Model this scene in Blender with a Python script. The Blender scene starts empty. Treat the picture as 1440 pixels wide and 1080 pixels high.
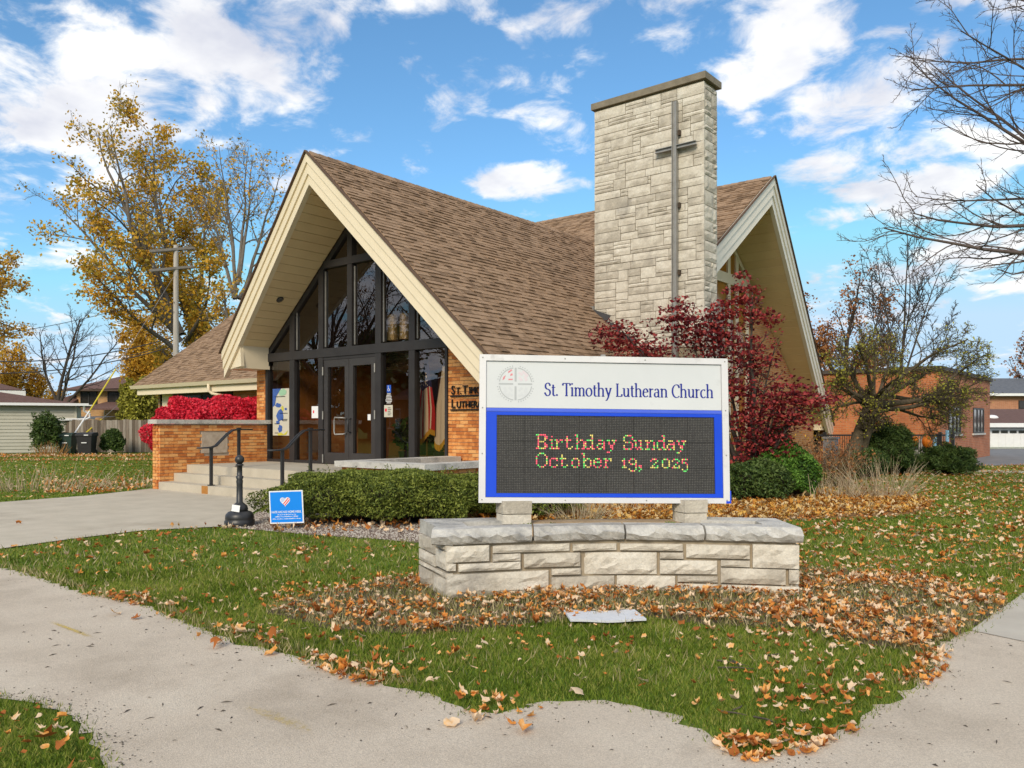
import bpy, math, random
import numpy as np
from mathutils import Matrix, Vector

SC = bpy.context.scene
COL = SC.collection
rad = math.radians

# ------------------------------------------------------------------ camera
# world axes follow the church: +X runs along the entrance front, +Y goes into the lot
YAW = math.atan2(.6304, .7762)
EYE = 1.35
cam_d = bpy.data.cameras.new('camera')
cam = bpy.data.objects.new('camera', cam_d)
COL.objects.link(cam)
cam.location = (0, 0, EYE)
cam.rotation_euler = (math.pi / 2, 0, YAW)
cam_d.sensor_width = 36.0
cam_d.lens = 36.0 * 1145 / 1440
cam_d.shift_y = 57 / 1440
cam_d.clip_start = .05
cam_d.clip_end = 3000
SC.camera = cam

# ------------------------------------------------------------------ sky and sun
SUN_EL, SUN_X, SUN_Y = 32.0, .38, -1.0        # towards the sun (soft, thin cloud)
world = bpy.data.worlds.new('World')
SC.world = world
world.use_nodes = True
WN, WL = world.node_tree.nodes, world.node_tree.links
WN.clear()
sun_d = bpy.data.lights.new('sun', 'SUN')
sun_o = bpy.data.objects.new('sun', sun_d)
COL.objects.link(sun_o)
sun_d.energy = 1.45
sun_d.angle = rad(20)
sun_d.color = (1.0, .88, .69)
hd = Vector((SUN_X, SUN_Y, 0)).normalized()
sdir = Vector((hd.x * math.cos(rad(SUN_EL)), hd.y * math.cos(rad(SUN_EL)), math.sin(rad(SUN_EL))))
sun_o.rotation_euler = sdir.to_track_quat('Z', 'Y').to_euler()
sun_o.location = (0, -20, 30)

def wn(t, **kw):
    n = WN.new(t)
    for k, v in kw.items():
        setattr(n, k, v)
    return n
def wmath(op, a, b=None, c=None, clamp=False):
    n = wn('ShaderNodeMath', operation=op, use_clamp=clamp)
    for i, v in enumerate((a, b, c)):
        if v is None: continue
        if hasattr(v, 'is_output'): WL.new(v, n.inputs[i])
        else: n.inputs[i].default_value = v
    return n.outputs[0]

sky = wn('ShaderNodeTexSky', sky_type='NISHITA')
sky.sun_disc = False
sky.sun_elevation = rad(SUN_EL)
sky.sun_rotation = math.atan2(SUN_X, SUN_Y)
sky.air_density = 1.0
sky.dust_density = .3
sky.ozone_density = 2.2
tc = wn('ShaderNodeTexCoord')
sep = wn('ShaderNodeSeparateXYZ')
WL.new(tc.outputs['Generated'], sep.inputs[0])
gx, gy, gz = sep.outputs
# horizontal bearing (0 = the street view axis) and height angle of the sky direction
fr = wmath('ADD', wmath('MULTIPLY', gx, .7763), wmath('MULTIPLY', gy, .6305))
ff = wmath('ADD', wmath('MULTIPLY', gx, -.6304), wmath('MULTIPLY', gy, .7762))
az = wmath('ARCTAN2', fr, ff)
el = wmath('ARCSINE', gz)
# flat cloud deck coordinates
zz = wmath('ADD', wmath('MAXIMUM', gz, 0.0), .22)
cmb = wn('ShaderNodeCombineXYZ')
WL.new(wmath('DIVIDE', gx, zz), cmb.inputs[0])
WL.new(wmath('DIVIDE', gy, zz), cmb.inputs[1])
WL.new(wmath('MULTIPLY', gz, .6), cmb.inputs[2])
def wnoise(scale, detail, rough, off, dist=0.0):
    mp = wn('ShaderNodeMapping')
    mp.inputs['Location'].default_value = off
    WL.new(cmb.outputs[0], mp.inputs[0])
    n = wn('ShaderNodeTexNoise')
    n.inputs['Scale'].default_value = scale
    n.inputs['Detail'].default_value = detail
    n.inputs['Roughness'].default_value = rough
    n.inputs['Distortion'].default_value = dist
    WL.new(mp.outputs[0], n.inputs['Vector'])
    return n.outputs['Fac']
n_big = wnoise(1.7, 3, .5, (3.1, 1.7, 0))
n_det = wnoise(7.5, 10, .62, (7.3, 2.2, 0), .35)
n_mid = wnoise(4.2, 4, .5, (2.3, 8.2, 0), .2)
n_shade = wnoise(3.6, 5, .55, (1.3, 4.4, 0))
# cloud banks: bearing, height angle (deg), half width, half height, tilt (deg), weight
BANKS = [(-24, 22.5, 17, 4.6, 6, 1.0), (-31, 18.5, 10, 4.2, 0, 1.0), (-30, 27.5, 6, 2.6, -4, .75), (-12, 25.5, 3.2, 1.6, 60, .55),
         (-20.5, 20, 4.5, 1.8, 38, .6), (-4.5, 27.5, 6, 2.6, 6, .8), (0.6, 16.8, 5.6, 1.9, -2, 1.05),
         (19, 24.0, 7, 3.6, 22, 1.0), (23.5, 20.8, 10.5, 3.2, 16, 1.0), (21, 16.5, 7, 2.0, 14, .9), (16.5, 22, 4, 2.4, 0, .8), (27, 25.5, 6, 4.0, 10, .9), (17, 19.0, 4, 2.0, 12, .8),
         (28, 15.0, 9, 3.6, 6, 1.05), (29, 11.0, 8, 3.4, 0, 1.0), (14, 28, 4.5, 1.6, 10, .8), (-26, 14.6, 5, 2.0, 0, .8),
         (-15, 12.5, 4, 2.2, 0, .85), (35, 8, 9, 2.8, 0, .8), (1, 23.5, 1.3, .6, 0, .45)]
bank = None
for (ba, be, bw, bh, bt, bwt) in BANKS:
    da = wmath('SUBTRACT', az, rad(ba)); de = wmath('SUBTRACT', el, rad(be))
    c_, s_ = math.cos(rad(bt)), math.sin(rad(bt))
    u = wmath('ADD', wmath('MULTIPLY', da, c_ / rad(bw)), wmath('MULTIPLY', de, s_ / rad(bw)))
    v = wmath('ADD', wmath('MULTIPLY', da, -s_ / rad(bh)), wmath('MULTIPLY', de, c_ / rad(bh)))
    d2 = wmath('ADD', wmath('MULTIPLY', u, u), wmath('MULTIPLY', v, v))
    m = wmath('MULTIPLY', wmath('SUBTRACT', 1.0, d2, clamp=True), bwt)
    bank = m if bank is None else wmath('MAXIMUM', bank, m)
# broken cloud, thickened out of view to add white, warmer light on the ground
side = wmath('GREATER_THAN', wmath('ABSOLUTE', az), rad(46))
high = wmath('GREATER_THAN', el, rad(34))
else_ = wmath('MAXIMUM', wmath('MAXIMUM', side, high), .36)
broken = wmath('MULTIPLY', wmath('MULTIPLY', wmath('SUBTRACT', n_big, .34), 6.0, clamp=True), else_)
cover = wmath('MAXIMUM', bank, broken)
rag = wmath('ADD', wmath('MULTIPLY', wmath('SUBTRACT', n_det, .5), 2.7), wmath('MULTIPLY', wmath('SUBTRACT', n_mid, .5), 2.6))
dens = wmath('ADD', wmath('MULTIPLY', cover, 1.0), wmath('SUBTRACT', rag, .34))
mr = wn('ShaderNodeMapRange', interpolation_type='SMOOTHSTEP')
WL.new(dens, mr.inputs['Value'])
mr.inputs['From Min'].default_value = .0
mr.inputs['From Max'].default_value = .75
cl_fac = wmath('MULTIPLY', mr.outputs[0], .95)
ramp = wn('ShaderNodeValToRGB')
ramp.color_ramp.elements[0].position = .34
ramp.color_ramp.elements[0].color = (5.3, 5.4, 6.0, 1)
ramp.color_ramp.elements[1].position = .60
ramp.color_ramp.elements[1].color = (8.2, 8.1, 7.9, 1)
WL.new(n_shade, ramp.inputs[0])
gain = wn('ShaderNodeMixRGB', blend_type='MULTIPLY')
gain.inputs[0].default_value = 1
gain.inputs[2].default_value = (.80, 1.15, 1.27, 1)
WL.new(sky.outputs[0], gain.inputs[1])
mixc = wn('ShaderNodeMixRGB')
WL.new(cl_fac, mixc.inputs[0])
cap_ = wn('ShaderNodeMixRGB', blend_type='DARKEN')
cap_.inputs[0].default_value = 1
cap_.inputs[2].default_value = (3.9, 5.5, 7.0, 1)
WL.new(gain.outputs[0], cap_.inputs[1])
WL.new(cap_.outputs[0], mixc.inputs[1])
WL.new(ramp.outputs[0], mixc.inputs[2])
bg = wn('ShaderNodeBackground')
bg.inputs['Strength'].default_value = .066
WL.new(mixc.outputs[0], bg.inputs[0])
wo = wn('ShaderNodeOutputWorld')
WL.new(bg.outputs[0], wo.inputs[0])

SC.view_settings.view_transform = 'Standard'
SC.view_settings.look = 'None'
SC.view_settings.exposure = 1.12
SC.view_settings.gamma = 1
SC.view_settings.use_curve_mapping = False
SC.render.engine = 'CYCLES'
SC.cycles.use_denoising = True
SC.cycles.max_bounces = 8
SC.cycles.diffuse_bounces = 6
SC.cycles.transparent_max_bounces = 12
SC.cycles.caustics_reflective = False
SC.cycles.caustics_refractive = False

# ------------------------------------------------------------------ placing
def W(xc, yc, z=0.0):
    """xc metres right of and yc metres ahead of where the photographer stands"""
    return (.7763 * xc - .6304 * yc, .6305 * xc + .7762 * yc, z)
def G(px, py):
    """ground point that lies at this bearing/depression, as measured on the photograph"""
    t = 1145 * EYE / (py - 597.0)
    return W((px - 720) / 1145 * t, t)
def A(px, py, t):
    """point at depth t metres on a measured bearing"""
    return W((px - 720) / 1145 * t, t, EYE + (597.0 - py) / 1145 * t)

# ------------------------------------------------------------------ materials
MATS = {}
def mat(name, cols, scale=6.0, rough=.8, bump=0.0, bscale=40.0, tone=.0, metal=0.0, detail=5.0, stretch=(1, 1, 1), spec=.35,
        blotch=None, transl=0.0, emit=None, speck=None):
    """noise-mixed colours; 'tone' = piece to piece variation (per piece attribute and per object)"""
    if name in MATS: return MATS[name]
    m = bpy.data.materials.new(name)
    m.use_nodes = True
    nt = m.node_tree; N, L = nt.nodes, nt.links
    N.clear()
    out = N.new('ShaderNodeOutputMaterial')
    bs = N.new('ShaderNodeBsdfPrincipled')
    bs.inputs['Roughness'].default_value = rough
    bs.inputs['Metallic'].default_value = metal
    bs.inputs['Specular IOR Level'].default_value = spec
    geo = N.new('ShaderNodeNewGeometry')
    mp = N.new('ShaderNodeMapping')
    mp.inputs['Scale'].default_value = stretch
    L.new(geo.outputs['Position'], mp.inputs[0])
    nz = N.new('ShaderNodeTexNoise')
    nz.inputs['Scale'].default_value = scale
    nz.inputs['Detail'].default_value = detail
    nz.inputs['Roughness'].default_value = .6
    L.new(mp.outputs[0], nz.inputs['Vector'])
    rp = N.new('ShaderNodeValToRGB')
    el = rp.color_ramp.elements
    k = len(cols)
    if k == 1: cols = [cols[0], cols[0]]; k = 2
    for i, c in enumerate(cols):
        p = .3 + .4 * i / (k - 1)
        e = el[i] if i < 2 else el.new(p)
        e.position = p
        e.color = (c[0], c[1], c[2], 1)
    if tone > 0:
        at = N.new('ShaderNodeAttribute'); at.attribute_name = 'tone'
        oi = N.new('ShaderNodeObjectInfo')
        ad = N.new('ShaderNodeMath'); ad.operation = 'ADD'
        L.new(at.outputs['Fac'], ad.inputs[0]); L.new(oi.outputs['Random'], ad.inputs[1])
        fr_ = N.new('ShaderNodeMath'); fr_.operation = 'FRACT'; L.new(ad.outputs[0], fr_.inputs[0])
        mx = N.new('ShaderNodeMath'); mx.operation = 'MULTIPLY_ADD'
        sb = N.new('ShaderNodeMath'); sb.operation = 'SUBTRACT'; L.new(fr_.outputs[0], sb.inputs[0]); sb.inputs[1].default_value = .5
        L.new(sb.outputs[0], mx.inputs[0]); mx.inputs[1].default_value = tone
        L.new(nz.outputs['Fac'], mx.inputs[2])
        L.new(mx.outputs[0], rp.inputs[0])
    else:
        L.new(nz.outputs['Fac'], rp.inputs[0])
    col = rp.outputs[0]
    if blotch:
        bc, bs_, lo, hi = blotch
        n2 = N.new('ShaderNodeTexNoise'); n2.inputs['Scale'].default_value = bs_; n2.inputs['Detail'].default_value = 6
        n2.inputs['Roughness'].default_value = .65
        L.new(geo.outputs['Position'], n2.inputs['Vector'])
        r2 = N.new('ShaderNodeMapRange'); r2.inputs['From Min'].default_value = lo; r2.inputs['From Max'].default_value = hi
        L.new(n2.outputs['Fac'], r2.inputs['Value'])
        mc = N.new('ShaderNodeMixRGB'); L.new(r2.outputs[0], mc.inputs[0]); L.new(col, mc.inputs[1])
        mc.inputs[2].default_value = (*bc, 1)
        col = mc.outputs[0]
    if speck:
        sc_, amt = speck
        n4 = N.new('ShaderNodeTexNoise'); n4.inputs['Scale'].default_value = sc_; n4.inputs['Detail'].default_value = 3; n4.inputs['Roughness'].default_value = .8
        L.new(geo.outputs['Position'], n4.inputs['Vector'])
        r4 = N.new('ShaderNodeMapRange'); r4.inputs['From Min'].default_value = .35; r4.inputs['From Max'].default_value = .65
        r4.inputs['To Min'].default_value = 1 - amt; r4.inputs['To Max'].default_value = 1 + amt * .6; L.new(n4.outputs['Fac'], r4.inputs['Value'])
        m4 = N.new('ShaderNodeVectorMath'); m4.operation = 'SCALE'; L.new(col, m4.inputs[0]); L.new(r4.outputs[0], m4.inputs['Scale']); col = m4.outputs[0]
    L.new(col, bs.inputs['Base Color'])
    if bump > 0:
        n3 = N.new('ShaderNodeTexNoise'); n3.inputs['Scale'].default_value = bscale; n3.inputs['Detail'].default_value = 6
        n3.inputs['Roughness'].default_value = .7
        L.new(mp.outputs[0], n3.inputs['Vector'])
        b = N.new('ShaderNodeBump'); b.inputs['Strength'].default_value = bump; b.inputs['Distance'].default_value = .02
        L.new(n3.outputs['Fac'], b.inputs['Height']); L.new(b.outputs[0], bs.inputs['Normal'])
    if emit:
        bs.inputs['Emission Color'].default_value = (*emit[0], 1)
        bs.inputs['Emission Strength'].default_value = emit[1]
    sh = bs.outputs[0]
    if transl > 0:
        tr = N.new('ShaderNodeBsdfTranslucent'); L.new(col, tr.inputs[0])
        ms = N.new('ShaderNodeMixShader'); ms.inputs[0].default_value = transl
        L.new(sh, ms.inputs[1]); L.new(tr.outputs[0], ms.inputs[2]); sh = ms.outputs[0]
    L.new(sh, out.inputs[0])
    MATS[name] = m
    return m

def brick_mat(name, axis, c1, c2, mortar, bw=.2, bh=.067):
    if name in MATS: return MATS[name]
    m = bpy.data.materials.new(name); m.use_nodes = True
    N, L = m.node_tree.nodes, m.node_tree.links
    bs = N['Principled BSDF']; bs.inputs['Roughness'].default_value = .85
    geo = N.new('ShaderNodeNewGeometry'); sp = N.new('ShaderNodeSeparateXYZ'); L.new(geo.outputs['Position'], sp.inputs[0])
    cb = N.new('ShaderNodeCombineXYZ')
    if axis in 'xy':
        L.new(sp.outputs[0 if axis == 'x' else 1], cb.inputs[0])
    else:
        ad = N.new('ShaderNodeMath'); L.new(sp.outputs[0], ad.inputs[0]); L.new(sp.outputs[1], ad.inputs[1]); L.new(ad.outputs[0], cb.inputs[0])
    L.new(sp.outputs[2], cb.inputs[1])
    b = N.new('ShaderNodeTexBrick'); L.new(cb.outputs[0], b.inputs['Vector'])
    b.inputs['Color1'].default_value = (*c1, 1); b.inputs['Color2'].default_value = (*c2, 1); b.inputs['Mortar'].default_value = (*mortar, 1)
    b.inputs['Scale'].default_value = 1; b.inputs['Brick Width'].default_value = bw; b.inputs['Row Height'].default_value = bh
    b.inputs['Mortar Size'].default_value = .007; b.inputs['Mortar Smooth'].default_value = .3
    nz = N.new('ShaderNodeTexNoise'); nz.inputs['Scale'].default_value = 1.3; nz.inputs['Detail'].default_value = 6; L.new(geo.outputs['Position'], nz.inputs['Vector'])
    hs = N.new('ShaderNodeMixRGB'); hs.blend_type = 'MULTIPLY'; hs.inputs[0].default_value = .55
    rp = N.new('ShaderNodeValToRGB'); rp.color_ramp.elements[0].position = .3; rp.color_ramp.elements[0].color = (.55, .5, .45, 1); rp.color_ramp.elements[1].position = .7; rp.color_ramp.elements[1].color = (1.15, 1.1, 1.05, 1)
    L.new(nz.outputs['Fac'], rp.inputs[0]); L.new(b.outputs['Color'], hs.inputs[1]); L.new(rp.outputs[0], hs.inputs[2])
    L.new(hs.outputs[0], bs.inputs['Base Color'])
    bp = N.new('ShaderNodeBump'); bp.inputs['Strength'].default_value = .4; bp.inputs['Distance'].default_value = .01; bp.invert = True
    L.new(b.outputs['Fac'], bp.inputs['Height']); L.new(bp.outputs[0], bs.inputs['Normal'])
    MATS[name] = m
    return m

def glass_mat(name='tinted_glass', tint=(.86, .75, .62), refl=.065):
    if name in MATS: return MATS[name]
    m = bpy.data.materials.new(name); m.use_nodes = True
    N, L = m.node_tree.nodes, m.node_tree.links; N.clear()
    out = N.new('ShaderNodeOutputMaterial')
    t = N.new('ShaderNodeBsdfTransparent'); t.inputs[0].default_value = (*tint, 1)
    g = N.new('ShaderNodeBsdfGlossy'); g.inputs['Roughness'].default_value = .0; g.inputs[0].default_value = (.95, .95, 1, 1)
    fz = N.new('ShaderNodeFresnel'); fz.inputs[0].default_value = 1.5
    ad = N.new('ShaderNodeMath'); ad.operation = 'ADD'; ad.use_clamp = True; ad.inputs[1].default_value = refl
    L.new(fz.outputs[0], ad.inputs[0])
    geo = N.new('ShaderNodeNewGeometry')
    nz = N.new('ShaderNodeTexNoise'); nz.inputs['Scale'].default_value = 1.1; nz.inputs['Detail'].default_value = 1; L.new(geo.outputs['Position'], nz.inputs['Vector'])
    bp = N.new('ShaderNodeBump'); bp.inputs['Strength'].default_value = .02; bp.inputs['Distance'].default_value = .05
    L.new(nz.outputs['Fac'], bp.inputs['Height']); L.new(bp.outputs[0], g.inputs['Normal'])
    ms = N.new('ShaderNodeMixShader'); L.new(ad.outputs[0], ms.inputs[0]); L.new(t.outputs[0], ms.inputs[1]); L.new(g.outputs[0], ms.inputs[2])
    L.new(ms.outputs[0], out.inputs[0])
    MATS[name] = m
    return m

# ------------------------------------------------------------------ mesh building
class MB:
    def __init__(s): s.v = []; s.f = []; s.m = []; s.t = []; s.cm = 0; s.ct = 0.0
    def add(s, vs, fs):
        o = len(s.v); s.v.extend(tuple(map(float, p)) for p in vs)
        for f in fs:
            s.f.append(tuple(i + o for i in f)); s.m.append(s.cm); s.t.append(s.ct)
    def box(s, x0, x1, y0, y1, z0, z1):
        s.add([(x0, y0, z0), (x1, y0, z0), (x1, y1, z0), (x0, y1, z0), (x0, y0, z1), (x1, y0, z1), (x1, y1, z1), (x0, y1, z1)],
              [(0, 3, 2, 1), (4, 5, 6, 7), (0, 1, 5, 4), (1, 2, 6, 5), (2, 3, 7, 6), (3, 0, 4, 7)])
    def obox(s, c, ax, ay, az):
        """oriented box: centre and three half-extent vectors"""
        c, ax, ay, az = (Vector(q) for q in (c, ax, ay, az))
        vs = [c + i * ax + j * ay + k * az for k in (-1, 1) for (i, j) in ((-1, -1), (1, -1), (1, 1), (-1, 1))]
        s.add(vs, [(0, 3, 2, 1), (4, 5, 6, 7), (0, 1, 5, 4), (1, 2, 6, 5), (2, 3, 7, 6), (3, 0, 4, 7)])
    def bar(s, a, b, w, h, up=(0, 0, 1)):
        a, b = Vector(a), Vector(b); d = (b - a); L = d.length; d.normalize()
        sd = d.cross(Vector(up))
        if sd.length < 1e-4: sd = d.cross(Vector((1, 0, 0)))
        sd.normalize(); u = sd.cross(d)
        s.obox((a + b) / 2, d * (L / 2), sd * (w / 2), u * (h / 2))
    def prism(s, poly, off):
        """polygon (3D points) extruded by vector off"""
        n = len(poly); off = Vector(off); P = [Vector(p) for p in poly]
        s.add(P + [p + off for p in P], [tuple(range(n - 1, -1, -1)), tuple(range(n, 2 * n))] + [(i, (i + 1) % n, n + (i + 1) % n, n + i) for i in range(n)])
    def tube(s, pts, r, n=8, caps=True):
        P = [Vector(p) for p in pts]
        R_ = r if isinstance(r, (list, tuple)) else [r] * len(P)
        vs = []; prev = None
        for i, p in enumerate(P):
            d = (P[min(i + 1, len(P) - 1)] - P[max(i - 1, 0)])
            d.normalize()
            if prev is None:
                a = d.cross(Vector((0, 0, 1)) if abs(d.z) < .9 else Vector((1, 0, 0)))
            else:
                a = prev - d * prev.dot(d)
            a.normalize(); prev = a; b = d.cross(a)
            for k in range(n):
                t = 2 * math.pi * k / n
                vs.append(p + R_[i] * (math.cos(t) * a + math.sin(t) * b))
        fs = [(i * n + k, i * n + (k + 1) % n, (i + 1) * n + (k + 1) % n, (i + 1) * n + k) for i in range(len(P) - 1) for k in range(n)]
        if caps: fs += [tuple(range(n - 1, -1, -1)), tuple(range((len(P) - 1) * n, len(P) * n))]
        s.add(vs, fs)
    def lathe(s, c, prof, n=16):
        """prof: (radius, z) list"""
        vs = []
        for r, z in prof:
            for k in range(n):
                t = 2 * math.pi * k / n
                vs.append((c[0] + r * math.cos(t), c[1] + r * math.sin(t), c[2] + z))
        m = len(prof)
        s.add(vs, [(i * n + k, i * n + (k + 1) % n, (i + 1) * n + (k + 1) % n, (i + 1) * n + k) for i in range(m - 1) for k in range(n)] + [tuple(range(n - 1, -1, -1)), tuple(range((m - 1) * n, m * n))])
    def sphere(s, c, r, n=10, sz=1.0):
        s.lathe(c, [(max(1e-3, r * math.sin(math.pi * i / 8)), -sz * r * math.cos(math.pi * i / 8)) for i in range(9)], n)
    def mesh(s, name, mats, smooth=False):
        me = bpy.data.meshes.new(name)
        me.from_pydata(s.v, [], s.f)
        for m in (mats if isinstance(mats, (list, tuple)) else [mats]): me.materials.append(m)
        if any(s.m): me.polygons.foreach_set('material_index', s.m)
        if any(s.t):
            a = me.attributes.new('tone', 'FLOAT', 'FACE'); a.data.foreach_set('value', s.t)
        if smooth: me.polygons.foreach_set('use_smooth', [True] * len(s.f))
        me.update()
        return me
    def build(s, name, mats, parent=None, smooth=False, **kw):
        return link(name, s.mesh(name, mats, smooth), parent, **kw)

def wmx(o):
    if o is None: return Matrix.Identity(4)
    b = Matrix.LocRotScale(o.location, o.rotation_euler, o.scale)
    return wmx(o.parent) @ (o.matrix_parent_inverse @ b) if o.parent else b
def link(name, data, parent=None, local=False, loc=None, rot=None, **kw):
    o = bpy.data.objects.new(name, data); COL.objects.link(o)
    if loc is not None: o.location = loc
    if rot is not None: o.rotation_euler = rot
    if parent is not None:
        o.parent = parent
        if not local: o.matrix_parent_inverse = wmx(parent).inverted()
    tag(o, **kw)
    return o
def tag(o, label=None, cat=None, group=None, kind=None):
    if label: o['label'] = label
    if cat: o['category'] = cat
    if group: o['group'] = group
    if kind: o['kind'] = kind
    return o
def thing(name, loc, label, cat, group=None, rot=(0, 0, 0)):
    o = bpy.data.objects.new(name, None); COL.objects.link(o)
    o.location = loc; o.rotation_euler = rot; o.empty_display_size = .2
    return tag(o, label, cat, group)
def np_mesh(name, V, Fq, mats, tone=None, smooth=False, mi=None):
    """fast mesh from arrays; Fq (n,k) faces of k corners; tone per face"""
    V = np.asarray(V, np.float32); Fq = np.asarray(Fq, np.int32)
    n, k = Fq.shape
    me = bpy.data.meshes.new(name)
    me.vertices.add(len(V)); me.vertices.foreach_set('co', V.ravel())
    me.loops.add(n * k); me.loops.foreach_set('vertex_index', Fq.ravel())
    me.polygons.add(n); me.polygons.foreach_set('loop_start', np.arange(n, dtype=np.int32) * k)
    me.polygons.foreach_set('loop_total', np.full(n, k, np.int32))
    for m in (mats if isinstance(mats, (list, tuple)) else [mats]): me.materials.append(m)
    if mi is not None: me.polygons.foreach_set('material_index', np.asarray(mi, np.int32))
    if tone is not None:
        a = me.attributes.new('tone', 'FLOAT', 'FACE'); a.data.foreach_set('value', np.asarray(tone, np.float32))
    if smooth: me.polygons.foreach_set('use_smooth', np.ones(n, bool))
    me.update(calc_edges=True)
    return me

# palette
M_trim = mat('cream_painted_trim', [(.76, .65, .47), (.80, .69, .51)], 3, .55, .04, 60)
M_trimw = mat('pale_painted_trim', [(.78, .72, .62), (.82, .77, .67)], 3, .5)
M_soffit = mat('tan_vinyl_soffit', [(.72, .55, .32), (.78, .61, .36)], 2, .6, tone=.3)
M_soffit_b = mat('dark_groove', [(.16, .11, .06)], 2, .8)
M_brick = mat('tan_orange_brick', [(.48, .15, .036), (.70, .275, .076), (.77, .39, .14)], 9, .85, .25, 90, tone=.55)
M_mortar = mat('mortar', [(.40, .33, .25), (.50, .43, .34)], 12, .9)
M_shingle = mat('brown_shingle', [(.185, .120, .074), (.30, .198, .126), (.345, .232, .150)], 5, .9, .35, 160, tone=.34, spec=.2)
M_deck = mat('roof_deck', [(.10, .06, .04), (.13, .08, .05)], 4, .9)
M_bronze = mat('dark_bronze_frame', [(.026, .023, .024), (.036, .033, .033)], 3, .5, spec=.35)
M_stone = mat('pale_limestone', [(.44, .395, .325), (.60, .545, .455), (.68, .63, .54)], 5, .85, .6, 45, tone=.34, blotch=((.26, .235, .205), 1.5, .56, .76), speck=(28, .14))
M_joint = mat('stone_joint', [(.30, .24, .165), (.36, .30, .22)], 10, .95)
M_greystone = mat('grey_coping_stone', [(.36, .345, .32), (.54, .52, .48), (.62, .60, .55)], 6, .85, .6, 40, tone=.3, blotch=((.22, .215, .21), 3.0, .56, .74), speck=(40, .14))
M_cap = mat('chimney_cap_concrete', [(.17, .145, .105), (.27, .23, .17)], 5, .9, .3, 50)
M_concrete = mat('light_concrete', [(.45, .40, .315), (.55, .49, .395)], 2.2, .9, .12, 120, speck=(90, .10), blotch=((.34, .29, .22), .8, .55, .8))
M_black = mat('black_metal', [(.018, .019, .021), (.03, .03, .033)], 8, .42, spec=.5)
M_white = mat('white_paint', [(.74, .74, .75), (.80, .80, .80)], 4, .5)
M_glass = glass_mat()
M_galv = mat('weathered_steel', [(.26, .25, .235), (.36, .35, .33)], 9, .45, metal=.35)

# ================================================================== THE GROUND
rng = np.random.default_rng(11)
random.seed(5)
M_lawn = mat('lawn_turf', [(.070, .115, .015), (.110, .175, .025), (.165, .205, .045)], 1.6, .95, .6, 60, blotch=((.13, .105, .05), .55, .60, .80), spec=.1)
M_walk = mat('worn_concrete_pavement', [(.49, .415, .33), (.60, .515, .415), (.65, .57, .465)], 1.1, .93, .5, 150, blotch=((.37, .305, .235), .7, .54, .80), spec=.15, speck=(110, .20))
M_slab = mat('newer_concrete_slab', [(.44, .40, .34), (.52, .48, .41)], 2.5, .9, .25, 140, spec=.15)
M_gravel = mat('pea_gravel', [(.15, .11, .085), (.28, .22, .18), (.45, .39, .33)], 26, .9, .8, 60, detail=3)
M_mulch = mat('bare_soil', [(.055, .040, .024), (.105, .080, .048), (.17, .135, .08)], 5, .95, .8, 50)
M_asphalt = mat('parking_asphalt', [(.15, .15, .155), (.22, .22, .225)], 2, .9, .3, 90)
M_drydirt = mat('dry_leaf_soil', [(.20, .11, .04), (.34, .19, .07), (.42, .26, .11)], 9, .95, .7, 30)

def poly_mesh(name, pts, z, m, label=None, kind='structure', wob=0.0, seed=0, **kw):
    r = random.Random(seed); P = []
    n = len(pts)
    for i in range(n):
        a, b = pts[i], pts[(i + 1) % n]
        L = math.hypot(b[0] - a[0], b[1] - a[1])
        k = max(1, min(60, int(L / .07))) if wob > 0 and L < 14 else 1
        for j in range(k):
            f = j / k
            w = wob if j else wob * .4
            P.append((a[0] + (b[0] - a[0]) * f + r.gauss(0, w), a[1] + (b[1] - a[1]) * f + r.gauss(0, w), z))
    me = bpy.data.meshes.new(name)
    me.from_pydata(P, [], [tuple(range(len(P)))])
    # make it face up
    if me.polygons[0].normal.z < 0: me.flip_normals()
    me.materials.append(m); me.update()
    o = link(name, me, None, kind=kind, **kw)
    return o
def xy(L): return [W(*p)[:2] for p in L]
def gp(L): return [G(*p)[:2] for p in L]
def inside(P, poly):
    P = np.asarray(P); x, y = P[:, 0], P[:, 1]; n = len(poly); r = np.zeros(len(P), bool); j = n - 1
    for i in range(n):
        xi, yi = poly[i][:2]; xj, yj = poly[j][:2]
        c = ((yi > y) != (yj > y)) & (x < (xj - xi) * (y - yi) / (yj - yi + 1e-12) + xi)
        r ^= c; j = i
    return r
def edge_dist(P, line):
    P = np.asarray(P); d = np.full(len(P), 1e9)
    for a, b in zip(line[:-1], line[1:]):
        a = np.array(a[:2]); b = np.array(b[:2]); ab = b - a
        t = np.clip(((P - a) @ ab) / (ab @ ab), 0, 1)
        d = np.minimum(d, np.linalg.norm(P - a - t[:, None] * ab, axis=1))
    return d

walk_left = gp([(0, 797), (60, 815), (130, 838), (200, 850), (270, 880), (330, 905), (420, 925), (470, 945), (560, 968), (620, 983), (655, 1002),
                (720, 1000), (770, 986), (850, 986), (930, 1002), (985, 1026), (1035, 1058), (1062, 1066), (1110, 1056), (1180, 1030), (1230, 1000),
                (1280, 972), (1312, 940), (1322, 908), (1365, 888)])
walk_right = gp([(1365, 888), (1440, 835)])
PAVE = xy([(-14, 15.2)]) + walk_left + [walk_right[1]] + xy([(14.2, 17.4), (15.6, 16.3), (4.6, 4.7), (3.2, 2.9), (2.4, .6), (-1.1, .6), (-1.5, 2.9)]) + \
       gp([(145, 1085), (128, 1042), (98, 1008), (58, 990), (0, 984)]) + xy([(-15.0, 14.0)])
PATH = [(-10.46, 8.46)] + gp([(372, 712), (320, 741), (200, 747), (100, 759), (0, 773), (-200, 806), (-330, 770), (-200, 724), (0, 707), (120, 698)]) + [(-16.6, 8.46)]
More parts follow.
